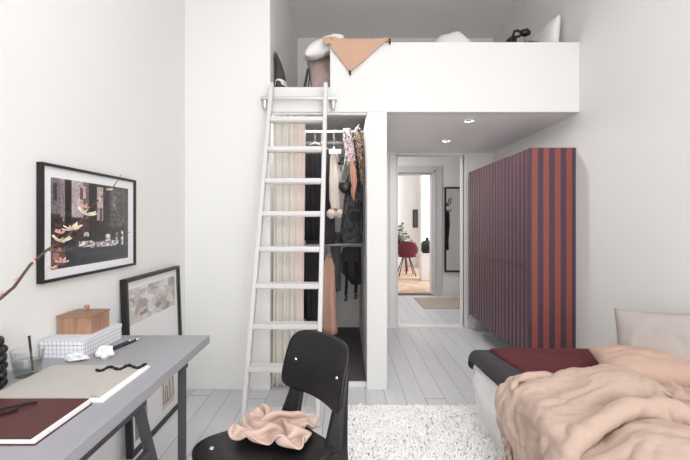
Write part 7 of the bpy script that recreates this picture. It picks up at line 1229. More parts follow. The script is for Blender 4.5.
(81,-6,-1,-5,-7,-4,-1,0,-4,-4,-5,-2,1,3,1,-2,-5,-5,-3,0,4,7,6,8,7,7,8,6,-3,-6,-8,-9,-7,-3,-1,-1,-4,-8,-7,-5,-4,-3,1,8,9,10,9,10,10,9),
(85,0,-4,-5,-6,-3,-1,-1,-4,-6,-3,0,1,-2,-4,-7,-5,-4,0,5,6,7,7,7,7,8,7,3,-3,-7,-9,-6,-2,-2,-2,-3,-7,-6,-5,-7,-7,-6,4,9,9,9,9,10,8,8),
(94,-1,-6,-5,-3,-2,-2,-3,-5,-4,-2,0,-4,-8,-6,-4,-4,-3,4,7,6,7,7,7,7,7,7,0,-5,-8,-5,-2,-1,-2,-3,-6,-5,-5,-7,-7,-7,-3,-1,4,10,8,9,9,8,5),
(102,-3,-4,-5,-2,-3,-1,-5,-4,-3,-2,-5,-8,-7,-5,-5,-2,1,5,6,7,6,7,7,7,7,5,-3,-7,-4,0,-1,-2,-4,-4,-4,-5,-6,-7,-7,-5,-3,-2,-1,4,8,10,8,5,4),
(110,-3,-3,-4,-3,-3,-2,-4,-4,-3,-5,-8,-9,-6,-5,0,0,-2,6,6,6,6,7,7,6,8,1,-6,-2,0,0,-1,-4,-4,-4,-4,-5,-8,-6,-5,-4,-4,-1,-3,-1,3,10,5,2,4),
(118,-2,-3,-4,-4,-2,-3,-4,-3,-5,-8,-8,-9,-4,0,-2,-5,-1,8,6,7,6,6,6,7,6,-3,-1,1,1,-2,-4,-5,-3,-3,-4,-7,-7,-4,-4,-4,-4,-1,-1,-3,-3,1,3,4,5),
(127,-2,-3,-4,-4,-3,-2,-4,-5,-7,-7,-8,-8,-4,-4,0,-3,-2,4,9,8,7,7,6,6,1,1,2,1,-1,-5,-5,-3,-3,-3,-5,-7,-3,-4,-4,-4,-4,-1,-1,-2,-3,-5,-2,0,5),
(135,-1,-2,-5,-5,-2,-3,-5,-7,-6,-7,-8,-8,-2,-5,-4,-2,2,1,7,9,9,9,6,5,2,2,1,-1,-3,-7,-4,-4,-4,-3,-3,-2,-3,-4,-4,-4,-3,-1,-2,-2,-3,-4,-6,-6,-2),
(145,-2,-5,-3,-5,-3,-4,-5,-8,-5,-8,-8,-8,-2,-2,-5,-3,0,3,4,9,10,10,8,6,1,3,1,-3,-7,-6,-4,-3,-2,-1,-2,-3,-3,-3,-4,-4,-3,-2,-1,-4,-3,-4,-6,-6,-7),
(151,-6,-7,1,-2,-8,-5,-1,-8,-6,-7,-9,-8,-6,1,0,-3,-2,2,4,8,9,9,10,9,4,-1,1,-6,-5,-4,-2,-3,-2,-2,-2,-2,-4,-3,-4,-3,-3,-2,-2,-5,-5,-3,-5,-6,-7),
(148,-5,-4,3,1,-7,-7,-5,-3,-8,-7,-8,-9,-7,-2,5,1,-3,0,3,6,9,9,11,8,8,1,-2,-4,-4,-4,-2,-3,-2,-2,-2,-3,-3,-3,-4,-3,-3,-2,-4,-5,-5,-5,-6,-7,-6),
(145,-3,-2,1,5,-3,-7,-5,-5,-7,-8,-8,-8,-8,-5,1,8,1,-1,1,4,8,9,10,9,8,6,-2,-4,-4,-3,-4,-4,1,-2,-2,-3,-3,-4,-3,-3,-3,-4,-8,-2,-5,-8,-9,-8,-4),
(148,-3,-2,-1,3,4,-6,-5,-6,-7,-8,-7,-8,-7,-5,-2,4,8,0,0,1,5,9,10,8,9,7,3,-3,-5,-5,-2,-4,-4,2,0,-3,-4,-3,-3,-4,-3,-7,-8,-4,-6,-9,-8,-5,1),
(157,-4,-3,-2,0,4,-2,-5,-6,-7,-7,-8,-9,-8,-4,1,1,8,3,1,-1,0,6,9,8,8,9,7,1,-5,-5,-5,-2,-3,-4,4,0,-4,-4,-3,-4,-6,-9,-7,-5,-7,-6,-8,-1,1),
(164,-2,-3,-2,-2,0,2,-5,-5,-8,-8,-10,-9,-7,-1,1,1,5,6,2,-1,0,0,4,6,9,9,10,5,-1,-6,-5,-4,-1,-4,-3,5,0,-4,-5,-6,-7,-7,-6,-7,-7,-7,-4,0,1),
(166,0,0,-1,-1,1,-1,-3,-6,-10,-9,-10,-9,-4,-1,-1,3,5,5,3,1,-1,-1,-1,3,6,9,10,9,4,-4,-5,-6,-2,-1,-4,-2,5,-1,-6,-6,-6,-7,-7,-7,-7,-6,-3,-4,-1),
(166,0,0,-1,5,-1,4,-5,-8,-11,-9,-9,-7,-3,-2,-1,5,4,5,1,3,0,-1,-2,-1,2,6,9,10,8,2,-5,-5,-5,0,-2,-5,-1,3,-1,-7,-6,-7,-6,-7,-7,-6,-3,-3,-4),
(159,-1,2,4,6,8,1,-8,-7,-11,-9,-8,-5,-2,-1,-2,2,6,4,2,3,0,1,-1,-3,-2,2,7,8,10,7,0,-6,-6,-3,1,-2,-6,-1,3,-3,-7,-6,-6,-7,-8,-6,-6,-4,-2),
(152,2,7,8,8,2,0,-5,-8,-10,-10,-5,-2,-1,-1,-2,0,4,4,4,3,-1,1,1,-2,-3,-3,3,7,8,9,7,-3,-6,-7,-1,2,-3,-5,-2,1,-3,-6,-7,-7,-8,-6,-5,-6,-1),
(150,8,8,9,4,0,0,-5,-8,-10,-6,-2,0,-1,-1,-2,-1,1,5,4,3,1,0,1,0,-4,-2,-2,2,7,8,9,3,-4,-7,-6,1,2,-3,-5,-1,0,-5,-8,-8,-8,-5,-4,-5,-3),
(154,9,8,7,1,0,0,-6,-7,-7,-2,1,-1,-1,-2,-1,-1,0,1,4,5,2,0,1,1,-3,-1,-3,-2,1,7,9,5,0,-3,-8,-5,3,2,-2,-3,-1,-5,-8,-9,-6,-4,-4,-5,-4),
(161,3,9,6,0,0,-1,-7,-6,0,1,1,-1,-2,-1,-1,-1,0,0,0,2,5,3,1,1,-1,-1,-3,-3,-2,1,6,7,2,0,-3,-7,-4,6,4,-5,-2,-6,-9,-9,-6,-3,-1,-5,-4),
(170,0,2,7,0,0,-3,-4,-2,4,1,0,-1,-1,-1,-2,0,0,0,0,0,0,3,2,2,1,0,-2,-2,-3,-3,0,5,6,0,0,-2,-7,0,8,1,-6,-8,-8,-7,-5,-2,-2,-3,-5),
(179,0,-1,1,0,0,-1,1,0,0,0,0,0,0,0,0,0,0,0,0,0,0,0,0,0,0,0,0,0,0,-2,-4,0,3,3,0,0,0,-5,3,2,0,-8,-8,-7,-3,-4,-3,-6,-2),
(504,-5,-5,-5,-7,-4,0,2,6,-3,-5,0,6,6,8,7,8,-1,-5,-2,-3,-4,-3,-4,-3,-4,-6,5,9,8,7,7,7,3,-1,-3,-7,-6,-2,-1,-5,-7,-6,-8,0,10,10,10,10,8),
(512,-5,-4,-6,-7,-5,-6,7,-1,-7,0,7,6,6,7,7,-2,-6,-4,-2,-4,-3,-4,-4,-3,-1,0,9,9,9,8,7,4,0,-5,-7,-6,0,-3,-5,-7,-6,-7,0,0,10,10,10,10,10),
(520,-4,-6,-9,-10,-9,2,1,-7,0,7,6,6,8,4,-3,-6,-4,-4,-4,-4,-3,-3,0,0,0,4,9,9,9,8,5,0,-5,-6,-5,0,-4,-6,-6,-6,-6,0,0,2,8,10,11,10,10),
(528,-6,-9,-10,-10,-10,-5,0,0,7,6,7,7,3,-5,-5,-6,-4,-5,-3,-2,0,0,0,0,0,7,9,10,9,5,1,-4,-6,-4,0,-4,-6,-6,-6,-5,0,0,0,3,8,10,10,10,8),
(534,-9,-10,-10,-10,-10,-7,0,3,9,7,6,6,-4,-9,-6,-6,-4,-2,0,0,0,0,0,0,1,9,10,9,7,2,-3,-6,-3,-2,-3,-6,-5,-7,-3,0,0,0,0,3,10,10,10,8,3),
(535,-8,-10,-11,-9,-11,-8,0,9,7,7,5,4,-8,-7,-7,-5,-5,0,0,0,0,0,0,0,3,10,10,8,4,-3,-6,-3,-3,-4,-4,-5,-5,-2,0,0,0,0,0,5,10,10,8,3,-2),
(532,-4,-10,-9,-10,-10,-9,-2,8,5,6,6,7,-2,-9,-5,-6,-2,-7,-1,0,0,0,0,0,6,10,9,6,-2,-5,-4,-4,-3,-4,-5,-4,0,0,0,0,0,0,0,7,10,9,2,-1,-2),
(523,3,-5,-10,-10,-9,-8,-6,0,6,6,7,7,6,-2,-6,-5,-4,-5,-6,-4,0,0,0,0,8,10,8,0,-5,-5,-3,-5,-4,-4,2,5,-5,-2,0,0,0,0,0,10,8,3,-2,-2,-1),
(515,5,1,-7,-10,-6,-8,-7,-5,0,5,8,7,7,6,-1,-5,-5,-7,-3,-6,-6,0,0,0,10,9,3,-4,-4,-5,-5,-3,-1,0,9,5,-3,-3,-3,-4,-1,0,0,11,2,-1,-2,-2,-1),
(506,4,4,1,-5,-6,-8,-7,-6,-5,0,6,8,7,8,6,-2,-5,-7,-6,-2,-6,-6,-1,0,10,6,-2,-4,-5,-4,-1,0,0,1,10,8,1,-5,-2,-3,-3,-5,-2,7,-3,-2,-1,-1,0),
(498,4,3,2,2,-1,-5,-8,-6,-7,-4,1,7,8,8,8,4,-2,-7,-7,-4,-3,-4,-7,-2,8,1,-3,-4,-2,0,0,0,0,1,10,9,6,-3,-5,-1,-2,-4,-5,-6,0,0,0,0,0),
(489,4,2,3,2,3,1,-2,-7,-6,-7,-4,2,8,8,9,7,4,-5,-7,-6,-2,-3,-6,-7,-2,0,0,0,0,0,0,0,0,1,9,10,8,2,-5,-4,-1,-2,-4,-7,-7,0,0,0,5),
(481,3,3,2,2,3,2,6,1,-6,-7,-9,-3,5,9,7,7,9,1,-6,-6,-4,-2,-5,-7,-8,0,0,0,0,0,0,0,0,1,9,9,9,6,-1,-5,-3,-3,-3,-5,-8,-6,0,7,-1),
(478,0,0,2,2,3,5,7,8,-4,-6,-8,-9,1,9,8,7,9,6,-1,-6,-5,-4,-5,-6,-9,-4,0,0,0,0,0,0,0,2,8,9,8,9,4,-4,-5,-4,-5,-5,-4,-7,-5,6,-7),
(478,0,0,0,3,6,7,8,3,-4,-6,-8,-9,0,7,9,8,7,9,3,-3,-8,-6,-5,-5,-7,-9,0,0,0,0,0,0,0,7,6,8,7,7,8,0,-4,-5,-7,-5,-5,-4,-7,3,-9),
(478,0,0,3,6,7,6,6,-3,-7,-6,-8,-4,1,6,8,8,7,8,8,-2,-5,-8,-8,-6,-4,-8,-5,0,0,0,0,1,7,6,7,5,7,6,7,2,-3,-5,-5,-6,-5,-6,-4,-5,-9),
(478,0,3,7,6,7,4,-3,-7,-6,-7,-4,0,6,6,6,8,8,8,5,-1,-4,-5,-8,-8,-7,-4,-10,0,0,0,2,7,6,5,7,6,7,7,5,-1,-3,-4,-5,-5,-4,-5,-6,-10,-9),
(478,3,7,7,6,4,-3,-7,-6,-7,-4,1,6,6,6,6,7,8,6,1,-3,-3,-3,-5,-6,-7,-8,-8,-4,0,3,7,6,4,6,8,7,6,6,1,-3,-4,-5,-5,-4,-5,-3,-5,-9,-11),
(481,7,7,6,4,-2,-8,-6,-7,-4,1,7,6,6,7,6,6,5,1,-4,-5,-3,0,-2,-4,-5,-5,-7,-10,2,8,6,5,4,7,8,7,5,2,-3,-6,-6,-3,-5,-5,-4,-3,-3,-6,-9),
(486,8,7,4,-1,-8,-7,-7,-4,0,8,7,6,7,6,5,2,-1,-3,-4,-5,-3,0,-2,-1,-3,-4,-5,-8,8,7,5,2,6,8,8,5,2,-2,-7,-6,-6,-5,-4,-5,-4,-4,-1,-3,-6),
(492,8,6,-1,-8,-7,-7,-5,0,6,8,7,7,6,4,1,-2,-4,-5,-3,-5,-2,-1,-3,-1,-2,-2,-7,5,8,7,3,4,7,8,6,3,-4,-6,-6,-7,-6,-5,-4,-5,-5,-3,-1,-1,0),
(498,8,1,-7,-8,-8,-6,0,4,9,7,8,6,4,0,-4,-5,-5,-4,-4,-4,-3,-2,-2,-1,-2,-2,1,10,9,6,4,4,8,6,3,-3,-7,-5,-6,-6,-6,-6,-5,-5,-2,0,0,0,0),
(504,6,-6,-9,-8,-8,-1,1,9,8,8,7,4,-1,-4,-6,-5,-3,-4,-6,-4,-2,-2,0,0,0,0,5,9,9,5,5,8,6,3,-3,-6,-6,-7,-5,-6,-6,-6,-5,0,0,0,0,0,1),
(513,-4,-10,-9,-8,-4,0,5,9,9,8,5,-1,-6,-6,-3,-4,-5,-5,-5,-1,0,0,0,0,0,0,8,10,7,5,8,8,2,-2,-5,-7,-6,-5,-7,-6,-7,-3,0,1,2,1,1,3,2),
(515,-10,-9,-9,-9,0,1,9,9,8,6,0,-6,-5,-4,-5,-5,-5,-3,0,0,0,0,0,0,0,3,9,9,6,8,8,3,-2,-3,-7,-6,-4,-7,-7,-8,-2,9,1,1,1,1,2,2,0),
(512,-10,-9,-10,-5,0,4,10,9,7,1,-6,-5,-5,-5,-5,-5,0,0,0,0,0,0,0,0,0,6,10,7,9,8,3,-1,-3,-5,-5,-4,-7,-7,-8,-3,1,10,8,1,1,2,1,-1,-1),
(508,-9,-9,-10,-2,0,8,10,8,2,-5,-6,-4,-6,-5,-2,1,5,-6,0,0,0,0,0,0,1,10,8,9,8,3,-1,-3,-3,-4,-4,-6,-7,-7,-4,0,3,11,10,5,0,2,-1,-6,-2),
(507,-10,-10,-9,0,3,9,9,5,-4,-6,-6,-5,-5,1,3,6,2,-5,-5,-2,0,0,0,0,5,9,10,7,3,-1,-2,-4,-3,-3,-4,-6,-6,-5,0,0,5,11,10,9,4,-2,-5,-3,0),
(504,-9,-11,-6,0,5,10,7,-1,-6,-7,-6,-2,6,4,3,3,3,-5,-4,-5,-5,0,0,0,9,9,6,3,1,-3,-3,-3,-2,-4,-3,-7,-3,0,0,0,7,10,11,8,7,2,-4,-5,-2),
(503,-10,-9,-6,0,9,7,4,-6,-7,-6,-1,0,11,7,4,2,-1,-1,-7,-3,-4,-6,-2,0,8,6,5,1,-1,-3,-3,-3,-2,-4,-4,0,0,0,0,0,7,11,10,8,7,5,0,-3,-5),
(502,-9,-7,-7,-1,7,6,4,-4,-9,-4,0,0,11,9,8,3,0,-3,-5,-6,-3,-3,-6,-5,2,7,5,-1,-3,-3,-3,-2,-2,0,0,0,0,0,0,0,8,10,11,6,6,5,3,1,-1),
(505,-6,-6,-8,-7,0,5,6,2,-8,-5,0,0,9,10,11,7,1,-3,-5,-6,-6,-4,-2,-6,-6,1,6,-3,-3,0,-1,0,0,0,0,0,0,0,0,1,9,10,9,3,4,5,4,2,2),
(512,-7,-7,-8,-8,-4,0,3,6,-3,-6,0,0,7,10,10,11,5,-2,-4,-7,-5,-4,-3,-5,-7,-6,0,0,0,4,-3,-1,0,0,0,0,0,0,0,3,9,10,5,2,4,3,2,1,2),
(519,-7,-8,-9,-8,-9,0,0,5,-5,0,0,0,7,9,12,7,11,1,-3,-7,-6,-4,-3,-5,-6,-8,-5,0,0,6,2,0,-5,-3,0,0,0,0,0,5,10,5,-1,5,3,1,0,2,2),
(524,-8,-7,-9,-8,-9,-5,0,0,0,0,0,4,7,7,8,9,8,7,-1,-5,-7,-4,-5,-5,-5,-6,-8,-4,0,1,6,5,-1,-6,-5,0,0,0,2,8,5,-1,-2,4,2,0,2,3,10),
(524,-6,-7,-7,-9,-9,-8,0,0,0,0,6,5,5,8,1,7,7,9,3,-2,-5,-8,-6,-6,-4,-4,-7,-7,-2,0,2,7,6,-2,-7,-6,0,0,7,2,-1,-3,0,2,2,3,2,8,10),
(518,-4,-5,-5,-6,-9,-11,0,0,3,5,2,4,8,6,0,-1,8,8,6,1,-2,-7,-9,-8,-5,-1,-3,-8,-7,0,0,5,7,6,-5,-6,-7,0,4,-3,-1,0,0,1,1,3,6,11,10),
(509,-3,-4,-4,-5,-6,-9,0,5,6,1,2,6,7,-1,-5,2,7,8,6,3,1,-3,-8,-9,-8,-4,0,-3,-9,-4,0,1,7,8,3,-5,-7,-6,-1,0,0,0,0,0,0,3,11,7,11),
(501,-4,-4,-4,-2,-8,-1,6,6,3,0,5,7,1,-8,-5,5,6,7,4,5,2,0,-3,-7,-9,-7,-4,1,-5,-8,-2,0,4,8,7,1,-6,-7,-6,-1,0,0,0,0,0,7,10,6,7),
(495,-4,-5,-6,-2,0,7,6,5,2,2,6,3,-3,-8,-9,3,5,7,4,6,1,4,0,-4,-6,-8,-5,-4,-1,-6,-7,0,0,7,8,6,0,-7,-7,-6,-1,0,0,0,4,8,1,6,8),
(489,-5,-6,0,0,6,7,6,5,3,4,4,-1,-6,-10,-9,-2,5,6,6,5,2,3,4,0,-3,-5,-7,-5,-4,-2,-6,-6,0,1,8,8,6,-2,-7,-7,-6,-1,0,3,8,4,-2,3,8),
(481,-3,0,0,6,7,6,6,4,4,6,1,-5,-8,-9,-10,-5,2,6,6,5,4,2,4,2,-3,3,-3,-7,-6,-3,-2,-7,-6,0,3,8,7,5,-3,-7,-7,-3,2,5,7,1,-2,-2,8),
(478,0,2,4,7,6,7,5,5,5,3,-4,-7,-9,-9,-9,-5,-1,3,7,5,4,3,3,4,-1,6,0,-3,-5,-6,-2,-5,-7,-6,0,4,7,8,3,-5,-7,-2,4,6,3,-4,-3,0,6),
(478,7,2,4,7,6,7,5,5,5,-2,-7,-8,-9,-9,-6,-7,0,0,2,5,5,4,4,4,4,3,3,2,-3,-5,-6,-3,-6,-7,-6,0,5,7,7,2,-7,2,5,5,1,-4,-7,-2,4),
(478,10,7,4,6,7,5,7,5,-2,-6,-7,-8,-8,-8,-9,-3,0,0,0,0,3,5,4,4,5,5,5,3,3,-2,-5,-6,-4,-7,-6,-7,0,6,6,7,4,1,5,3,-1,-5,-6,-3,-2),
(478,10,11,7,7,6,6,5,-1,-8,-6,-7,-7,-8,-8,-6,-1,0,0,0,0,0,1,3,4,5,6,4,4,6,5,-1,-5,-5,-7,-7,-5,-8,0,6,7,10,9,4,1,-2,-4,-4,-2,-3),)

def drape(rows, smooth):
    """rumpled cloth: rows of millimetre steps, all x rows, then all y rows, then all z rows"""
    ny = len(rows) // 3; nx = len(rows[0]); G = []
    for r in rows:
        s = 0; l = []
        for d in r: s += d; l.append(s / 1000.0)
        G.append(l)
    bm = new()
    V = [[bm.verts.new((G[j][i], G[ny + j][i], G[2 * ny + j][i])) for i in range(nx)] for j in range(ny)]
    for j in range(ny - 1):
        for i in range(nx - 1): bm.faces.new((V[j][i], V[j][i + 1], V[j + 1][i + 1], V[j + 1][i]))
    for _ in range(smooth): bmesh.ops.smooth_vert(bm, verts=bm.verts, factor=.4, use_axis_x=True, use_axis_y=True, use_axis_z=True)
    return bm
def wrinkle(bm, amp, sc):
    bm.normal_update()
    for v in bm.verts:
        p = v.co * sc; w = Vector((noise.noise(p * .5), noise.noise(p * .5 + Vector((9, 0, 0))), 0)) * 1.6
        r = 1 - 2 * abs(noise.noise(Vector((p.x * .7, p.y * 1.5, p.z)) + w)); r2 = 1 - 2 * abs(noise.noise(p * 2.1 + w * 2))
        v.co += v.normal * amp * (r * r * (1 if r > 0 else -.3) + .45 * r2)
    return bm
def soften(o, th, lv=1):
    m = o.modifiers.new('thick', 'SOLIDIFY'); m.thickness = th; m.offset = 0
    m = o.modifiers.new('soft', 'SUBSURF'); m.levels = lv; m.render_levels = lv
bmd = drape(DUVET_ROWS, 1)
bmesh.ops.subdivide_edges(bmd, edges=bmd.edges, cuts=1, use_grid_fill=True, smooth=.6)
o = obj('duvet', wrinkle(wrinkle(bmd, .011, 9.0), .0045, 26.0), M['duvet'], smooth=True)
soften(o, .010, 1); tag(o, 'rumpled peach linen duvet heaped over the near part of the bed', 'duvet')
bm = drape(RAG_ROWS, 9)
bmesh.ops.transform(bm, matrix=Matrix.Translation((-.262, 1.515, 0.0125)) @ Matrix.Rotation(math.radians(-14), 4, 'Z') @ Matrix.Diagonal((.86, .86, 1, 1)) @ Matrix.Translation((0, -.055, 0)), verts=bm.verts)
o = obj('cloth', bm, M['peachcloth'], smooth=True)
soften(o, .008, 2); tag(o, 'crumpled peach cotton cloth lying on the black chair seat', 'cloth')


# ------------------------------------------------------------------ on the loft
bm = new(); box(bm, XP + .22, XR - .01, YF + .14, 4.80, ZP + .001, 2.60, .04, 3); o = obj('loft_mattress', bm, M['whitelinen'], smooth=True); tag(o, 'white mattress on the loft behind the parapet', 'mattress')
# camel blanket hanging in a point over the parapet
def camel(u, v):
    # u along the parapet, v from behind over the top and down the front
    x = -.165 + u * .50
    ztop = ZT + .012 + .006 * math.sin(u * 9)
    drop = max(0.02, .245 * (1 - abs(u - .40) / (.40 if u < .4 else .60)) ** 1.0)
    if u < .12: drop = .04
    Lb, Lt = .06, .13
    tot = Lb + Lt + drop; s = v * tot
    if s < Lb: return Vector((x, YF + .115 + .01 * math.sin(u * 20), ztop - (Lb - s) + .0))
    if s < Lb + Lt: 
        t_ = (s - Lb) / Lt
        return Vector((x, YF + .115 - t_ * .13, ztop + .012 * math.sin(PI * t_) + .008 * math.sin(u * 14) * t_ + (.02 * (1 - u * 2) if u < .3 else 0) * math.sin(PI * t_)))
    q = s - Lb - Lt
    return Vector((x + (0.40 * .5 - .165 - x) * .0, YF - .016 - .014 * math.sin(u * 16) * q / .25 - .004, ztop - q))
bm = new(); surf(bm, 60, 44, camel, .006)
t = thing('camel_blanket', 'camel blanket hanging in a point over the loft parapet', 'blanket', (.03, YF, ZT - .2))
obj('cloth', bm, M['camel'], t, True)
for (x, y, z) in ((.036, YF - .022, ZT - .232), (.335, YF - .03, ZT + .0)):
    bm = new(); tube(bm, [(x, y, z + .015), (x + .002, y - .002, z), (x + .004, y - .004, z - .03)], [.004, .009, .006], 8); obj('tassel', bm, M['blackcloth'], t, True)
# pillows in the gap at the ladder head
o = obj('pillow', place(pillow_bm(.36, .42, .13, 2.4, wr=.01), rot_to((.96, .1, .12), (-.12, .42, .9), (-.125, 3.30, 2.512))), M['mauve'], smooth=True)
tag(o, 'mauve linen pillow standing at the ladder head under the white pillow', 'pillow', 'pillows on the loft')
o = obj('pillow', place(pillow_bm(.34, .22, .12, 6.4, wr=.008), rot_to((.84, .05, .42), (-.1, .9, .25), (-.175, 3.20, 2.675))), M['whitelinen'], smooth=True)
tag(o, 'white pillow on top of the mauve pillow at the ladder head', 'pillow', 'pillows on the loft')
o = obj('strap', (lambda b: (bar(b, (-.335, 3.22, ZP + .001), (-.30, 3.26, ZP + .22), .022, .012, bev=.003), bar(b, (-.305, 3.24, ZP + .001), (-.285, 3.27, ZP + .2), .008, .008), b)[2])(new()), M['darkgrey']); tag(o, 'dark strap standing left of the mauve pillow', 'strap')
t = thing('knit_bag', 'dark grey knitted bag leaning at the left side of the loft opening', 'bag', (-.54, 3.25, ZP))
bm = new()
def bag(u, v):
    a = 2 * PI * u; z = v * .34
    w = (1 - v ** 2.2) * .075 + .006; 
    return Vector((-.563 + w * .55 + w * .55 * math.cos(a) + .002, 3.24 + (.10 + .02 * math.sin(v * 9)) * (1 - v ** 3 * .6) * math.sin(a), ZP + .001 + z))
surf(bm, 32, 20, bag); bmesh.ops.remove_doubles(bm, verts=bm.verts, dist=.0005); bmesh.ops.holes_fill(bm, edges=bm.edges)
obj('body', bm, M['greyknit'], t, True)
bm = new()
def band(u, v):
    a = 2 * PI * u; z = .05 + v * .04
    return Vector((-.563 + .0465 + .0465 * math.cos(a) , 3.24 + .117 * math.sin(a), ZP + z))
surf(bm, 32, 2, band); obj('band', bm, M['whitelinen'], t, True)
# white duvet mound on the loft
def mound(u, v):
    a, b = u * 2 - 1, v * 2 - 1
    h = max(0, 1 - a * a) ** .8 * max(0, 1 - b * b) ** .7
    return Vector((.91 + a * .24 + .02 * b, 3.46 + b * .27, 2.602 + h * (.31 + .04 * noise.noise(Vector((a * 2, b * 2, 3)))) ))
bm = new(); surf(bm, 36, 30, mound); o = obj('white_duvet', bm, M['whitelinen'], smooth=True); tag(o, 'white duvet heaped on the loft, showing above the parapet', 'duvet')
o = obj('pillow', place(pillow_bm(.58, .42, .12, 9.4, wr=.008), rot_to((-.03, 1, 0), (.10, 0, 1), (1.695, 3.49, 2.745))), M['whitelinen'], smooth=True)
# shape: one corner up against the right wall
tag(o, 'white pillow leaning on the right wall on the loft beside the black lamp', 'pillow', 'pillows on the loft')
# small black lamp on the loft
t = thing('reading_lamp', 'small black reading lamp showing above the loft parapet', 'lamp', (1.30, 3.3, 2.605))
bm = new(); 
tube(bm, [(1.30, 3.28, 2.605), (1.315, 3.28, 2.66), (1.345, 3.28, 2.72), (1.37, 3.28, 2.765), (1.385, 3.28, 2.80)], [.085, .075, .055, .04, .022], 18); obj('base', bm, M['beads'], t, True)
bm = new(); tube(bm, [(1.375, 3.28, 2.80), (1.39, 3.28, 2.845), (1.415, 3.28, 2.85), (1.44, 3.28, 2.838), (1.45, 3.28, 2.815), (1.42, 3.28, 2.80), (1.39, 3.28, 2.795)], .011, 10); obj('arm', bm, M['beads'], t, True)
bm = new(); tube(bm, [(1.435, 3.28, 2.842), (1.46, 3.28, 2.832), (1.49, 3.28, 2.835), (1.51, 3.28, 2.83), (1.515, 3.28, 2.845)], [.012, .03, .034, .02, .012], 14); obj('shade', bm, M['beads'], t, True)
bm = new(); tube(bm, [(1.472, 3.28, 2.60), (1.472, 3.28, 2.81)], .003, 8); obj('pole', bm, M['steel'], t, True)
o = obj('cushion', place(pillow_bm(.20, .16, .13, 3.7), Matrix.Translation((1.50, 3.26, 2.672))), M['greyknit'], smooth=True); tag(o, 'small dark grey cushion beside the black reading lamp', 'cushion')

# ------------------------------------------------------------------ closet
def rod(nm, x0, x1, y, z, lb):
    bm = new(); tube(bm, [(x0, y, z), (x1, y, z)], .012, 12); o = obj(nm, bm, M['whitemetal'], None, True); tag(o, lb, 'rod', 'closet rods')
rod('clothes_rod', XA, XC0, 3.50, 2.070, 'upper white clothes rod of the closet, nearest the front')
rod('clothes_rod', XA, XC0, 4.02, 2.075, 'upper white clothes rod of the closet, farther back')
rod('clothes_rod', XA, XC0, 3.90, 1.058, 'lower white clothes rod across the middle of the closet')
# curtains
def curtain(x0, x1, y, z0, z1, lobes, amp, m, lb, seed):
    def f(u, v):
        x = x0 + u * (x1 - x0); z = z1 + (z0 - z1) * v
        return Vector((x + .008 * math.sin(v * 3 + seed), y + amp * math.sin(u * lobes * 2 * PI + seed + .5 * math.sin(v * 4)) * (.75 + .35 * v) + .006 * noise.noise(Vector((u * 9, v * 6, seed))), z))
    bm = new(); surf(bm, 90, 24, f, .0015); o = obj('curtain', bm, m, None, True); tag(o, lb, 'curtain', 'closet curtains'); return o
curtain(XA + .012, -.395, YF + .032, .012, 2.10, 3.1, .013, M['curtain'], 'cream curtain gathered at the left side of the closet', .4)
curtain(-.392, -.312, YF + .036, .012, 2.10, 1.1, .010, M['curtainpink'], 'narrow blush pink curtain beside the cream curtain', 2.0)
o = obj('curtain_track', (lambda b: (box(b, XA + .002, XC0 - .002, YF + .015, YF + .052, 2.104, ZU - .0005), b)[1])(new()), M['whitemetal']); tag(o, 'white curtain track under the loft beam', 'track')

def hang(name, lb, cat, m, y, px_rows, d=.035, folds=3, amp=.010, seed=0, rodz=None, hookx=None, group='clothes in the closet', parts=None):
    """garment from photo-measured rows (py, px_left, px_right) at depth y, with its hanger"""
    rows = [((CAMZ - (py - 222) / FPX * y), (a - 345) / FPX * y, min(XC0 - .012, (b - 345) / FPX * y)) for py, a, b in px_rows]
    xm = (rows[0][1] + rows[0][2]) / 2
    t = thing(name, lb, cat, (xm, y, rows[-1][0]), group=group)
    bm = new(); garment(bm, rows, y, d, folds, amp, seed); obj('cloth', bm, m, t, True)
    if rodz:
        hx = xm if hookx is None else hookx
        bm = new(); z0 = rows[0][0]
        tube(bm, [(hx, y, z0 - .01), (hx, y, rodz + .010), (hx + .004, y, rodz + .018), (hx + .018, y, rodz + .014)], .0025, 6)
        tube(bm, [(rows[0][1] + .01, y, z0 + .004), (hx, y, z0 + .03), (rows[0][2] - .01, y, z0 + .004)], .006, 8)
        obj('hanger', bm, M['whitemetal'], t, True)
    return t
hang('dress', 'black dress hanging left on the upper closet rod', 'dress', M['blackcloth'], 3.52, [(146, 308, 322), (153, 305, 324), (190, 306, 324), (240, 304, 325)], .05, 4, .014, 1.1, 2.07)
hang('coat', 'charcoal coat hanging right behind the black dress', 'coat', M['darkgrey'], 3.66, [(150, 312, 331), (158, 308, 334), (200, 307, 335), (244, 306, 335)], .05, 3, .012, 2.3, 2.07)
hang('shirt', 'grey shirt hanging at the curtain edge on the upper rod', 'shirt', M['midgrey'], 3.58, [(152, 302, 309), (160, 299, 310), (205, 299, 310), (238, 300, 311)], .04, 3, .01, 4.3, 2.07)
hang('trousers', 'dark pinstripe trousers hanging on the lower closet rod', 'trousers', M['pinstripe'], 3.90, [(252, 305, 322), (258, 303, 325), (300, 305, 326), (322, 306, 326)], .045, 4, .01, .7, 1.058)
hang('trousers', 'black trousers hanging at the far left of the lower rod', 'trousers', M['blackcloth'], 4.02, [(252, 296, 306), (262, 294, 310), (318, 297, 310)], .04, 3, .01, 5.7, 1.058)
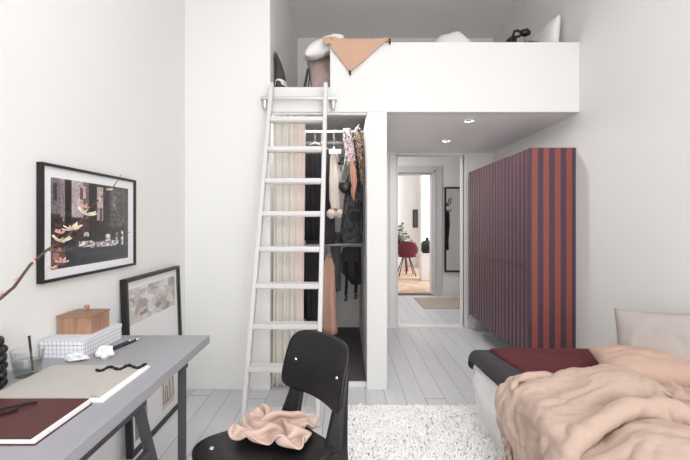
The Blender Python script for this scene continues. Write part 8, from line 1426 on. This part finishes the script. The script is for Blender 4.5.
# fur scarf with pompoms
tt = hang('fur_scarf', 'ivory fur scarf with two pompoms hanging from the upper rod', 'scarf', M['fur'], 3.50, [(151, 331, 337), (160, 330, 339), (180, 329, 342), (200, 329, 344), (209, 331, 344)], .035, 2, .008, 3.3, 2.07)
for px in (331.5, 340.5):
    c = at(px, 214, 3.47); bm = new(); bmesh.ops.create_icosphere(bm, subdivisions=4, radius=.043)
    for v in bm.verts: v.co *= 1 + .16 * noise.noise(v.co * 60) + .06 * noise.noise(v.co * 150)
    bmesh.ops.translate(bm, vec=c, verts=bm.verts); obj('pompom', bm, M['fur'], tt, True)
bm = new(); box(bm, *[v for p in zip(at(329, 154, 3.46), at(341, 149, 3.44)) for v in sorted(p)]); obj('clip', bm, M['stone'], tt)
# silk scarf
hang('silk_scarf', 'long patterned silk scarf hanging from the upper rod beside the fur', 'scarf', M['scarf'], 3.33, [(129, 343, 351), (140, 343, 353), (155, 346, 356), (165, 347, 357)], .03, 2, .012, 1.9)
hang('silk_scarf', 'dusty pink pointed scarf end hanging before the dark dress', 'scarf', M['dustypink'], 3.31, [(158, 349, 353), (170, 350, 356), (182, 351, 357), (194, 351, 355), (201, 353, 354.5)], .02, 2, .008, 4.9)
hang('gown', 'long black and grey gown filling the right of the closet', 'dress', M['gownprint'], 3.42, [(140, 352, 358), (160, 351, 361), (185, 346, 364), (215, 342, 366), (243, 339, 366.5)], .06, 5, .016, 2.7, 2.07)
hang('blouse', 'leopard patterned blouse hanging at the right of the closet', 'blouse', M['ochre'], 3.32, [(130, 355, 361), (140, 355, 364), (165, 358, 366), (184, 361, 366.2)], .03, 3, .01, 3.9, 2.07)
hang('suede_jacket', 'brown suede jacket at the far right of the upper rod', 'jacket', M['tan'], 3.53, [(134, 359, 363.5), (145, 359, 364.4), (172, 360, 364.6)], .04, 2, .008, 1.2, 2.07)
# small black purse on its chain
c = at(345, 186, 3.30)
t = thing('purse', 'small black purse hanging on a chain before the dark gown', 'bag', (c.x, c.y, c.z - .06), group='bags in the closet')
bm = new(); bmesh.ops.create_uvsphere(bm, u_segments=22, v_segments=14, radius=1)
for v in bm.verts: v.co = Vector((v.co.x * .055, v.co.y * .03, v.co.z * (.062 if v.co.z < 0 else .05))) + c + Vector((0, 0, .004 * math.sin(v.co.x * 40)))
obj('body', bm, M['beads'], t, True)
bm = new(); tube(bm, [c + Vector((-.04, 0, .04)), at(345.2, 160, 3.33), at(345.5, 141, 3.46), c + Vector((.04, 0, .04))], .003, 6); obj('chain', bm, M['steel'], t, True)
bm = new(); tube(bm, [at(338.5, 164, 3.48), at(343, 158, 3.48), at(350, 152, 3.48), at(343.5, 163.5, 3.48), at(338.5, 164, 3.48)], .007, 8); o = obj('clothes_hanger', bm, M['black'], None, True); tag(o, 'black clothes hanger tilted on the upper rod by the gown', 'hanger')
# lower rod, right
hang('skirt', 'peach skirt hanging on a white hanger from the lower rod', 'skirt', M['jacket'], 3.80, [(257, 325.5, 332), (266, 323, 335), (300, 322, 336), (333, 323, 338)], .05, 1, .010, 3.4, 1.058)
hang('jeans', 'grey jeans hanging from the lower rod beside the peach skirt', 'jeans', M['midgrey'], 3.95, [(232, 330, 341), (250, 331, 341), (285, 333, 341), (291, 335, 341)], .05, 3, .012, 6.1)
hang('denim_jacket', 'charcoal denim jacket on the lower rod at the closet right', 'jacket', M['darkgrey'], 3.86, [(247, 343, 364), (255, 341, 365), (272, 341.5, 366), (284, 352, 366)], .05, 5, .018, 7.1)
for a, b, y1, lb in ((344.5, 347.5, 301, 'black belt hanging left from the denim jacket hanger'), (354, 357.5, 299, 'black belt with buckle hanging right from the denim jacket hanger')):
    p, q = at(a, 262, 3.78), at(a + .5, y1, 3.78); w = (b - a) / FPX * 3.78
    t = thing('belt', lb, 'belt', (q.x, q.y, q.z), group='belts in the closet')
    bm = new()
    surf(bm, 20, 4, lambda u, v: Vector((p.x + v * w + .006 * math.sin(u * 4), 3.785 + .01 * math.sin(u * 5), p.z + (q.z - p.z) * u)), .004); obj('strap', bm, M['blackcloth'], t, True)
    bm = new(); tube(bm, [(q.x - .002, 3.776, q.z + .05), (q.x + w + .002, 3.776, q.z + .05), (q.x + w + .002, 3.776, q.z + .02), (q.x - .002, 3.776, q.z + .02), (q.x - .002, 3.776, q.z + .05)], .0028, 6); obj('buckle', bm, M['chrome'], t, True)

# ------------------------------------------------------------------ hall
bm = new(); x0, x1 = (418 - 345) / FPX * 6.4, 2.2
surf(bm, 40, 20, lambda u, v: Vector((1.16 + u * .95, 5.9 + v * .82, .010 + .002 * math.sin(u * 30) * math.sin(v * 20))), .008)
o = obj('hall_rug', bm, M['beige'], None, True); tag(o, 'beige flat woven rug on the grey hall floor', 'rug')
t = thing('wall_mirror', 'tall black framed mirror on the hall wall', 'mirror', (1.95, YH - .03, .40))
bm = new(); mx0, mx1, mz0, mz1 = 1.735, 2.20, .405, 1.89
for a in ((mx0, mx0 + .03, mz0, mz1), (mx1 - .03, mx1, mz0, mz1), (mx0 + .03, mx1 - .03, mz0, mz0 + .03), (mx0 + .03, mx1 - .03, mz1 - .03, mz1)): box(bm, a[0], a[1], YH - .04, YH - .001, a[2], a[3], .004)
obj('frame', bm, M['black'], t)
bm = new(); box(bm, mx0 + .03, mx1 - .03, YH - .02, YH - .012, mz0 + .03, mz1 - .03); obj('mirror_glass', bm, M['mirror'], t)
t = thing('coat_hook', 'black curved coat hook with a long strap hanging beside the mirror', 'hook', (1.79, YH - .09, .9))
bm = new(); tube(bm, [(1.775, YH - .041, 1.60), (1.785, YH - .08, 1.56), (1.815, YH - .10, 1.60), (1.84, YH - .10, 1.70)], .009, 8); tube(bm, [(1.775, YH - .041, 1.48), (1.79, YH - .09, 1.44), (1.83, YH - .11, 1.49)], .009, 8); obj('hook', bm, M['black'], t, True)
bm = new(); surf(bm, 24, 3, lambda u, v: Vector((1.768 + v * .035 + .01 * math.sin(u * 6), YH - .075 - .01 * math.sin(u * 3), 1.45 - u * .66)), .006); obj('strap', bm, M['blackcloth'], t, True)

# far room
FX, FY = 1.47, 9.6
t = thing('dining_chair', 'wine red moulded chair with slim legs in the far room', 'chair', (FX, FY, 0))
bm = new(); surf(bm, 16, 14, lambda u, v: Vector((FX - .22 + .44 * u, FY - .18 + .38 * v, .45 + .03 * (2 * u - 1) ** 2 - .01 * math.sin(PI * v))), .014); obj('seat', bm, M['winered'], t, True)
def shell(u, v):
    a = u * 2 - 1; w = .11 + .14 * math.sin(PI * min(1, .15 + .7 * v)) ** 1.0 + .02 * v
    return Vector((FX + a * w, FY - .19 - .06 * v + .05 * a * a, .46 + v * .37 - .035 * a * a * v))
bm = new(); surf(bm, 16, 14, shell, .012); obj('backrest', bm, M['winered'], t, True)
for sx in (-1, 1):
    for sy in (-1, 1):
        bm = new(); tube(bm, [(FX + sx * .07, FY + sy * .06, .44), (FX + sx * .2, FY + sy * .19, 0)], .012, 8); obj('leg', bm, M['winered'], t, True)
t = thing('dining_table', 'wine red round dining table behind the red chair in the far room', 'table', (1.30, 10.15, 0))
bm = new(); lathe(bm, [(0, .72), (.50, .72), (.505, .735), (.50, .75), (0, .75)], (1.30, 10.15, 0), 40); obj('tabletop', bm, M['winered'], t)
for a in (0.6, 2.2, 3.7, 5.3):
    bm = new(); tube(bm, [(1.30 + .3 * math.cos(a), 10.15 + .3 * math.sin(a), .72), (1.30 + .38 * math.cos(a), 10.15 + .38 * math.sin(a), 0)], .018, 8); obj('leg', bm, M['winered'], t, True)
t = thing('potted_plant', 'leafy green plant in a dark pot on the dining table', 'plant', (1.33, 9.92, .751))
px_, py_ = 1.33, 9.92
bm = new(); lathe(bm, [(0, 0), (.09, 0), (.13, .12), (.12, .12), (.09, .1), (0, .1)], (px_, py_, .751), 24); obj('pot', bm, M['beads'], t, True)
bm = new(); rg = random.Random(9)
for k in range(70):
    a = rg.uniform(0, 2 * PI); el = rg.uniform(-.1, 1.4); L_ = rg.uniform(.16, .40)
    d = Vector((math.cos(a) * math.cos(el) * .75, math.sin(a) * math.cos(el) * .75, math.sin(el))); b0 = Vector((px_, py_, .86)); tip = b0 + d * L_
    tube(bm, [b0, b0 + d * L_ * .6, tip], .003, 4)
    s = d.cross(Vector((0, 0, 1))).normalized()
    for q in range(2):
        s2 = (s * (1 if q else -1) * .5 + d * .7 + Vector((0, 0, rg.uniform(-.4, .1)))).normalized(); w = s2.cross(Vector((rg.uniform(-1, 1), rg.uniform(-1, 1), 1))).normalized()
        Lf = rg.uniform(.06, .11)
        surf(bm, 4, 2, lambda u, v: tip + s2 * (u * Lf) + w * ((v - .5) * Lf * .6 * math.sin(PI * (.08 + .92 * u))) + Vector((0, 0, -.02 * u * u)))
obj('foliage', bm, M['leaf'], t, True)
VX2, VY2 = 1.83, 8.9
t = thing('plinth', 'low white plinth under the black vase in the far room', 'plinth', (VX2, VY2, 0))
bm = new(); box(bm, VX2 - .16, VX2 + .16, VY2 - .16, VY2 + .16, 0, .56, .006); obj('body', bm, M['stone'], t)
bm = new(); box(bm, VX2 - .17, VX2 + .17, VY2 - .17, VY2 + .17, .56, .59, .004); obj('top', bm, M['stone'], t)
bm = new(); lathe(bm, [(0, 0), (.11, 0), (.135, .06), (.135, .2), (.11, .26), (.035, .285), (.03, .34), (.04, .345), (0, .345)], (VX2, VY2, .59), 28)
o = obj('bottle_vase', bm, M['beads'], None, True); tag(o, 'black bottle vase standing on the white plinth', 'vase')
t = thing('wall_picture', 'small black framed picture on the far room wall', 'picture', (2.03, YE - .03, 1.15))
bm = new(); 
for a in ((1.96, 1.985, 1.12, 1.64), (2.075, 2.10, 1.12, 1.64), (1.985, 2.075, 1.12, 1.145), (1.985, 2.075, 1.615, 1.64)): box(bm, a[0], a[1], YE - .03, YE - .001, a[2], a[3])
obj('frame', bm, M['black'], t)
bm = new(); box(bm, 1.985, 2.075, YE - .016, YE - .006, 1.145, 1.615); obj('print', bm, M['midgrey'], t)

# ------------------------------------------------------------------ light and camera
def area(name, loc, rot, sx, sy, power, col=(1, 1, 1)):
    l = bpy.data.lights.new(name, 'AREA'); l.shape = 'RECTANGLE'; l.size = sx; l.size_y = sy; l.energy = power; l.color = col
    o = bpy.data.objects.new(name, l); COL.objects.link(o); o.location = loc; o.rotation_euler = rot; return o
for k, (a, b) in enumerate(WX):
    area('window_daylight', ((a + b) / 2, YR + .02, (WZ0 + WZ1) / 2), (math.radians(70), 0, 0), b - a, WZ1 - WZ0, 34, (1.0, .990, .984))
area('far_window_daylight', (4.55, 9.0, 1.6), (PI / 2, 0, PI / 2), 1.6, 2.2, 150, (.93, .97, 1))
area('closet_fill', (-.2, 3.3, ZP - .07), (0, 0, 0), .5, .08, 3.2, (1, .98, .96))  # added fill light, no real closet lamp; lifts the dim clothes and walls
area('hall_fill', (0.35, 5.9, 2.70), (0, 0, 0), .35, .35, 14, (1, .98, .96))  # unseen overhead light, added to brighten the hall behind the doorway
area('overhead_fill', (.35, .9, 3.42), (0, 0, 0), 1.5, 1.5, 13, (1, .985, .97))  # broad fill without a fixture, added above the frame to even out the room
for x, y in ((1.04, 4.11), (1.02, 3.29)):
    area('downlight', (x, y, ZU - .008), (0, 0, 0), .05, .05, 3.2, (1, .97, .94))
w = bpy.data.worlds.new('sky'); SC.world = w; w.use_nodes = True
w.node_tree.nodes['Background'].inputs[0].default_value = (.86, .92, 1, 1); w.node_tree.nodes['Background'].inputs[1].default_value = .6
cam = bpy.data.cameras.new('camera'); co = bpy.data.objects.new('camera', cam); COL.objects.link(co)
co.location = (0, 0, CAMZ); co.rotation_euler = (PI / 2, 0, 0)
cam.sensor_width = 36; cam.lens = FPX / 690 * 36; cam.shift_y = -8 / 690.0; cam.clip_start = .02
SC.camera = co
SC.view_settings.view_transform = 'Standard'
SC.view_settings.look = 'None'
SC.view_settings.exposure = 0.60
SC.view_settings.gamma = 1
